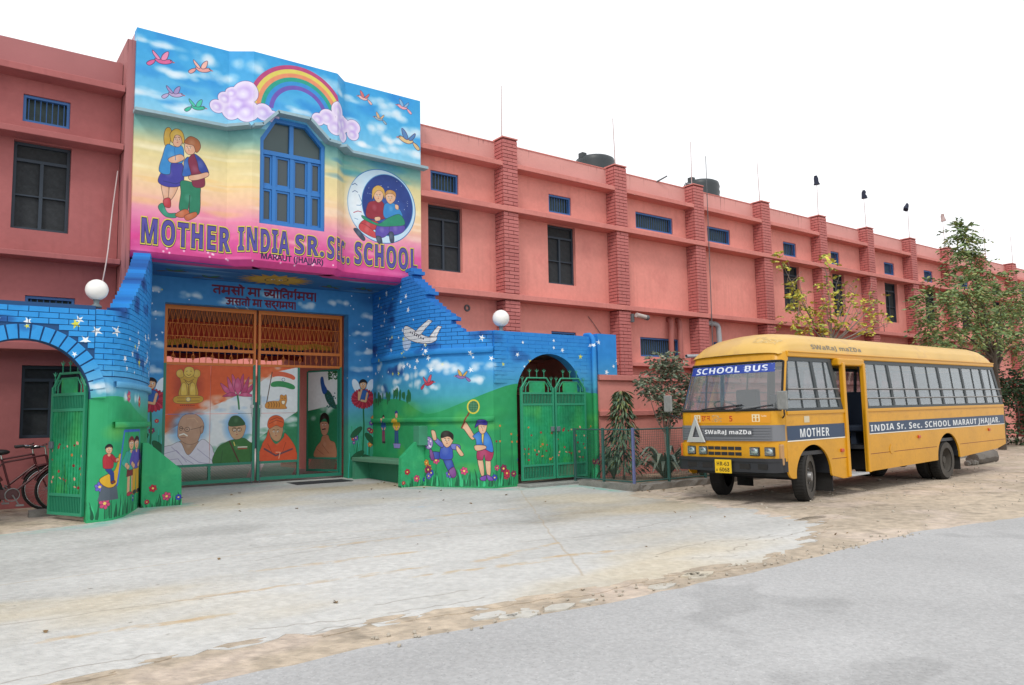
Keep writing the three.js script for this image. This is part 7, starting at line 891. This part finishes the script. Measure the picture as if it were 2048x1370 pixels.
{ // drooping evergreen
  const t = thing('weeping_evergreen', 'narrow weeping evergreen with long drooping leaves behind the wire fence', 'plant', [11.15, 0.1, -11.3]), l = []; for (let i = 0; i < 620; i++) { const y = 0.15 + Math.pow(rnd(), 0.8) * 1.65, r = 0.06 + (1.85 - y) * 0.26, a = rr(0, 2 * PI), o = rr(0.2, 1), top = sstep(1.2, 1.6, y); l.push([V(Math.cos(a) * r * o, y, Math.sin(a) * r * o), V(Math.cos(a) * rr(0.4, 1.2), rr(-0.95, -0.35), Math.sin(a) * rr(0.4, 1.2)).normalize(), V(Math.cos(a), 0.6, Math.sin(a)).normalize(), rr(0.14, 0.26), 0.042, rnd() < 0.35 * top + 0.06 ? tint([0.22, 0.24, 0.08]) : tint([0.08, 0.125, 0.07]), 0.35]); } part('crown', leafGeo(l), leafMat, t); part('stem', limbGeo([V(0, -0.1, 0), V(0.02, 0.8, 0), V(-0.02, 1.7, 0)], 0.025, 0.008), bark, t);
}
function strapPlant(x, z, n, L, label, col) { const t = thing('strap_leaf_plant', label, 'plant', [x, 0.1, z], 0, 'strap-leaved plants in the bed'); for (let i = 0; i < n; i++) { const a = i * 2.4 + rr(-0.3, 0.3), h = rr(0.35, 0.75), len = L * rr(0.7, 1.15), c = tint(col, 0.25), P = [], I = [], C = []; for (let k = 0; k <= 8; k++) { const q = k / 8, r = len * q, y = h * Math.sin(Math.min(1, q * 1.25) * PI * 0.62) * 0.9 - Math.max(0, q - 0.7) * 0.5, w = 0.045 * Math.sin(Math.min(1, q * 0.9 + 0.12) * PI) + 0.004; for (const s of [-1, 1]) { P.push(Math.cos(a) * r - Math.sin(a) * w * s, y, Math.sin(a) * r + Math.cos(a) * w * s); C.push(...c); } if (k < 8) { const b = k * 2; I.push(b, b + 1, b + 3, b, b + 3, b + 2); } } const g = new THREE.BufferGeometry(); g.setAttribute('position', new THREE.Float32BufferAttribute(P, 3)); g.setAttribute('color', new THREE.Float32BufferAttribute(C, 3)); g.setIndex(I); g.computeVertexNormals(); part('leaf', g, leafMat, t); } }
strapPlant(11.75, -10.75, 38, 0.8, 'large strap-leaved plant arching behind the corner of the wire fence', [0.15, 0.18, 0.14]); strapPlant(12.75, -10.65, 30, 0.7, 'strap-leaved plant by the kerb near the bus bumper', [0.12, 0.15, 0.1]); strapPlant(11.15, -11.6, 16, 0.45, 'small strap-leaved plant at the foot of the weeping evergreen', [0.1, 0.13, 0.08]);
{ const t = thing('shrub', 'green shrub by the fence next to the bus headlamps', 'plant', [13.3, 0.1, -11.2]), c = []; for (let i = 0; i < 9; i++) c.push([V(rr(-0.4, 0.6), rr(0.3, 1.15), rr(-0.3, 0.3)), 0.25]); part('foliage', sprays(c, 26, { twig: 0.16, leaflets: 5, droop: 0.3, size: 0.09, wide: 0.5, cols: [[0.09, 0.15, 0.04], [0.06, 0.11, 0.03], [0.17, 0.2, 0.05]] }), leafMat, t); part('stems', merge([0, 1, 2].map((i) => limbGeo([V(0.1 * i, -0.1, 0), V(0.15 * i - 0.1, 0.5, 0), V(0.2 * i - 0.2, 1, 0.1)], 0.014, 0.005))), bark, t); }
{ const t = thing('rooftop_creeper', 'tuft of dark creeper on top of the boundary wall below the pink pipes', 'plant', [16.2, 2.25, -12.1]), c = []; for (let i = 0; i < 8; i++) c.push([V(rr(-0.9, 0.7), rr(0.05, 0.45), rr(-0.2, 0.2)), 0.22]); part('foliage', sprays(c, 26, { twig: 0.2, leaflets: 5, droop: 0.7, size: 0.08, wide: 0.5, cols: [[0.06, 0.1, 0.04], [0.09, 0.13, 0.06]] }), leafMat, t); }
{ const t = thing('fallen_log', 'weathered log and rubble lying on the dirt behind the rear wheel', 'log', [21.6, 0.0, -8.9], 0.12); part('log', worn(new THREE.CylinderGeometry(0.15, 0.19, 1.5, 10, 6).rotateZ(PI / 2).translate(0, 0.15, 0), 0.03), mat([0.2, 0.18, 0.16], 0.95, { map: grainMap }), t); for (let i = 0; i < 5; i++) part('rubble', worn(new THREE.IcosahedronGeometry(rr(0.05, 0.1), 1).translate(-1.2 + i * 0.18 + rr(-0.05, 0.05), 0.06, rr(-0.15, 0.15)), 0.015), kerbMat, t); }
// trees across the road, out of frame, that the bus windows mirror
for (const [x, z, s] of [[27, 13, 1], [36, 12, 1.15], [47, 14, 1.1]]) { const t = thing('roadside_tree', 'broad green tree on the far side of the road', 'tree', [x, 0, z], 0, 'trees across the road'), c = []; for (let i = 0; i < 16; i++) c.push([V(rr(-2, 2) * s, rr(2.6, 6) * s, rr(-1.8, 1.8) * s), 0.9 * s]); part('trunk', limbGeo([V(0, -0.1, 0), V(0.1, 1.5, 0), V(0, 3.2, 0.1)], 0.2, 0.1), bark, t); part('limbs', merge(c.map(([e]) => limbGeo([V(0, 2.6, 0), V(e.x * 0.4, 2.8 + (e.y - 2.8) * 0.5, e.z * 0.4), e], 0.06, 0.01))), bark, t); part('crown', sprays(c, 40, { twig: 0.5, leaflets: 7, droop: 0.4, size: 0.2, wide: 0.5, cols: [[0.06, 0.11, 0.04], [0.09, 0.14, 0.05]] }), leafMat, t); }
// cloth hung across the passage
for (const [z, y, cols, lb] of [[-17.2, 3.62, [[0.6, 0.07, 0.035], [0.6, 0.4, 0.05]], 'red and yellow cloth hung across the passage behind the gate grille'], [-19, 3.5, [[0.03, 0.06, 0.3], [0.4, 0.05, 0.04]], 'blue and red cloth hung deeper in the gate passage']]) { const t = thing('hanging_cloth', lb, 'cloth', [5.3, y, z]); cols.forEach((col, i) => part(i ? 'hem' : 'drape', sheet((u, v) => { const x = (u - 0.5) * 4.3; return { p: V(x, (i ? -0.42 : 0) - v * (i ? 0.12 : 0.42) - 0.06 * Math.abs(Math.sin(u * 14)), 0.05 * Math.sin(u * 60) * (0.4 + v)) }; }, 120, 4), mat(col, 0.8), t)); }
// wind-blown sand lying over the broken edge of the concrete
{
  const gs = []; for (const [x0, z0, x1, z1, n, r] of [[-3, -4.85, 2, -5.05, 16, 0.1], [2, -5.02, 4.1, -4.78, 12, 0.1], [4.1, -4.76, 6.1, -4.6, 14, 0.12], [6.1, -4.58, 8.5, -5.28, 12, 0.07], [8.4, -5.3, 9.3, -5.85, 12, 0.13], [9.2, -5.8, 10.0, -7, 16, 0.26], [9.9, -7, 10.15, -9.8, 26, 0.3]]) for (let i = 0; i < n; i++) { const t = rnd(), cx = x0 + (x1 - x0) * t + rr(-r, r) * 0.7, cz = z0 + (z1 - z0) * t + rr(-r, r) * 0.6, q = r * rr(0.5, 1.3), m = 11, pts = []; for (let k = 0; k < m; k++) { const a = k / m * 2 * PI; pts.push([cx + Math.cos(a) * q * rr(0.9, 2.2), cz + Math.sin(a) * q * rr(0.35, 0.75)]); } gs.push(planSheet(pts, 0.0045 + 0.0003 * (gs.length % 9), (x, z) => [x, -z])); }
  struct('sand_drift', mergeGeometries(gs), dirt);
}
// litter: dry leaves, pebbles
function scatter(name, g, m, n, place) { const o = new THREE.InstancedMesh(g, m, n), M = new THREE.Matrix4(); for (let i = 0; i < n; i++) { const [x, z, s] = place(i); M.compose(V(x, groundY(z) + 0.012, z), new THREE.Quaternion().setFromEuler(new THREE.Euler(rr(-0.4, 0.4), rr(0, 6), rr(-0.4, 0.4))), V(s, s, s)); o.setMatrixAt(i, M); } o.name = name; o.userData = { kind: 'stuff', label: name === 'pebbles' ? 'small stones scattered over the dirt shoulder' : 'dry brown leaves scattered over the concrete and dirt', category: name === 'pebbles' ? 'pebbles' : 'leaves' }; o.castShadow = o.receiveShadow = true; scene.add(o); }
scatter('pebbles', worn(new THREE.IcosahedronGeometry(0.02, 0), 0.005), mat([0.4, 0.36, 0.3], 0.95), 420, (i) => { const k = rnd(); return k < 0.3 ? [rr(2.2, 9), -4.36 - Math.abs(rr(-0.3, 0.3)), rr(0.3, 0.8)] : [rr(9.5, 30), rr(-9.9, -4.5), rr(0.3, 1.1)]; });
scatter('dry_leaves', leafGeo([[V(-0.04, 0, 0), V(1, 0, 0), V(0, 1, 0), 0.09, 0.05, [1, 1, 1], 0.5]]), mat([0.2, 0.13, 0.06], 0.9), 120, (i) => (i < 30 ? [rr(3.2, 10), rr(-15, -9.5), rr(0.5, 1)] : i < 90 ? [rr(10.2, 14.5), rr(-10.9, -9.6), rr(0.6, 1.1)] : [rr(-2, 20), rr(-9, -4.6), rr(0.3, 0.8)]));
renderer.render(scene, camera);
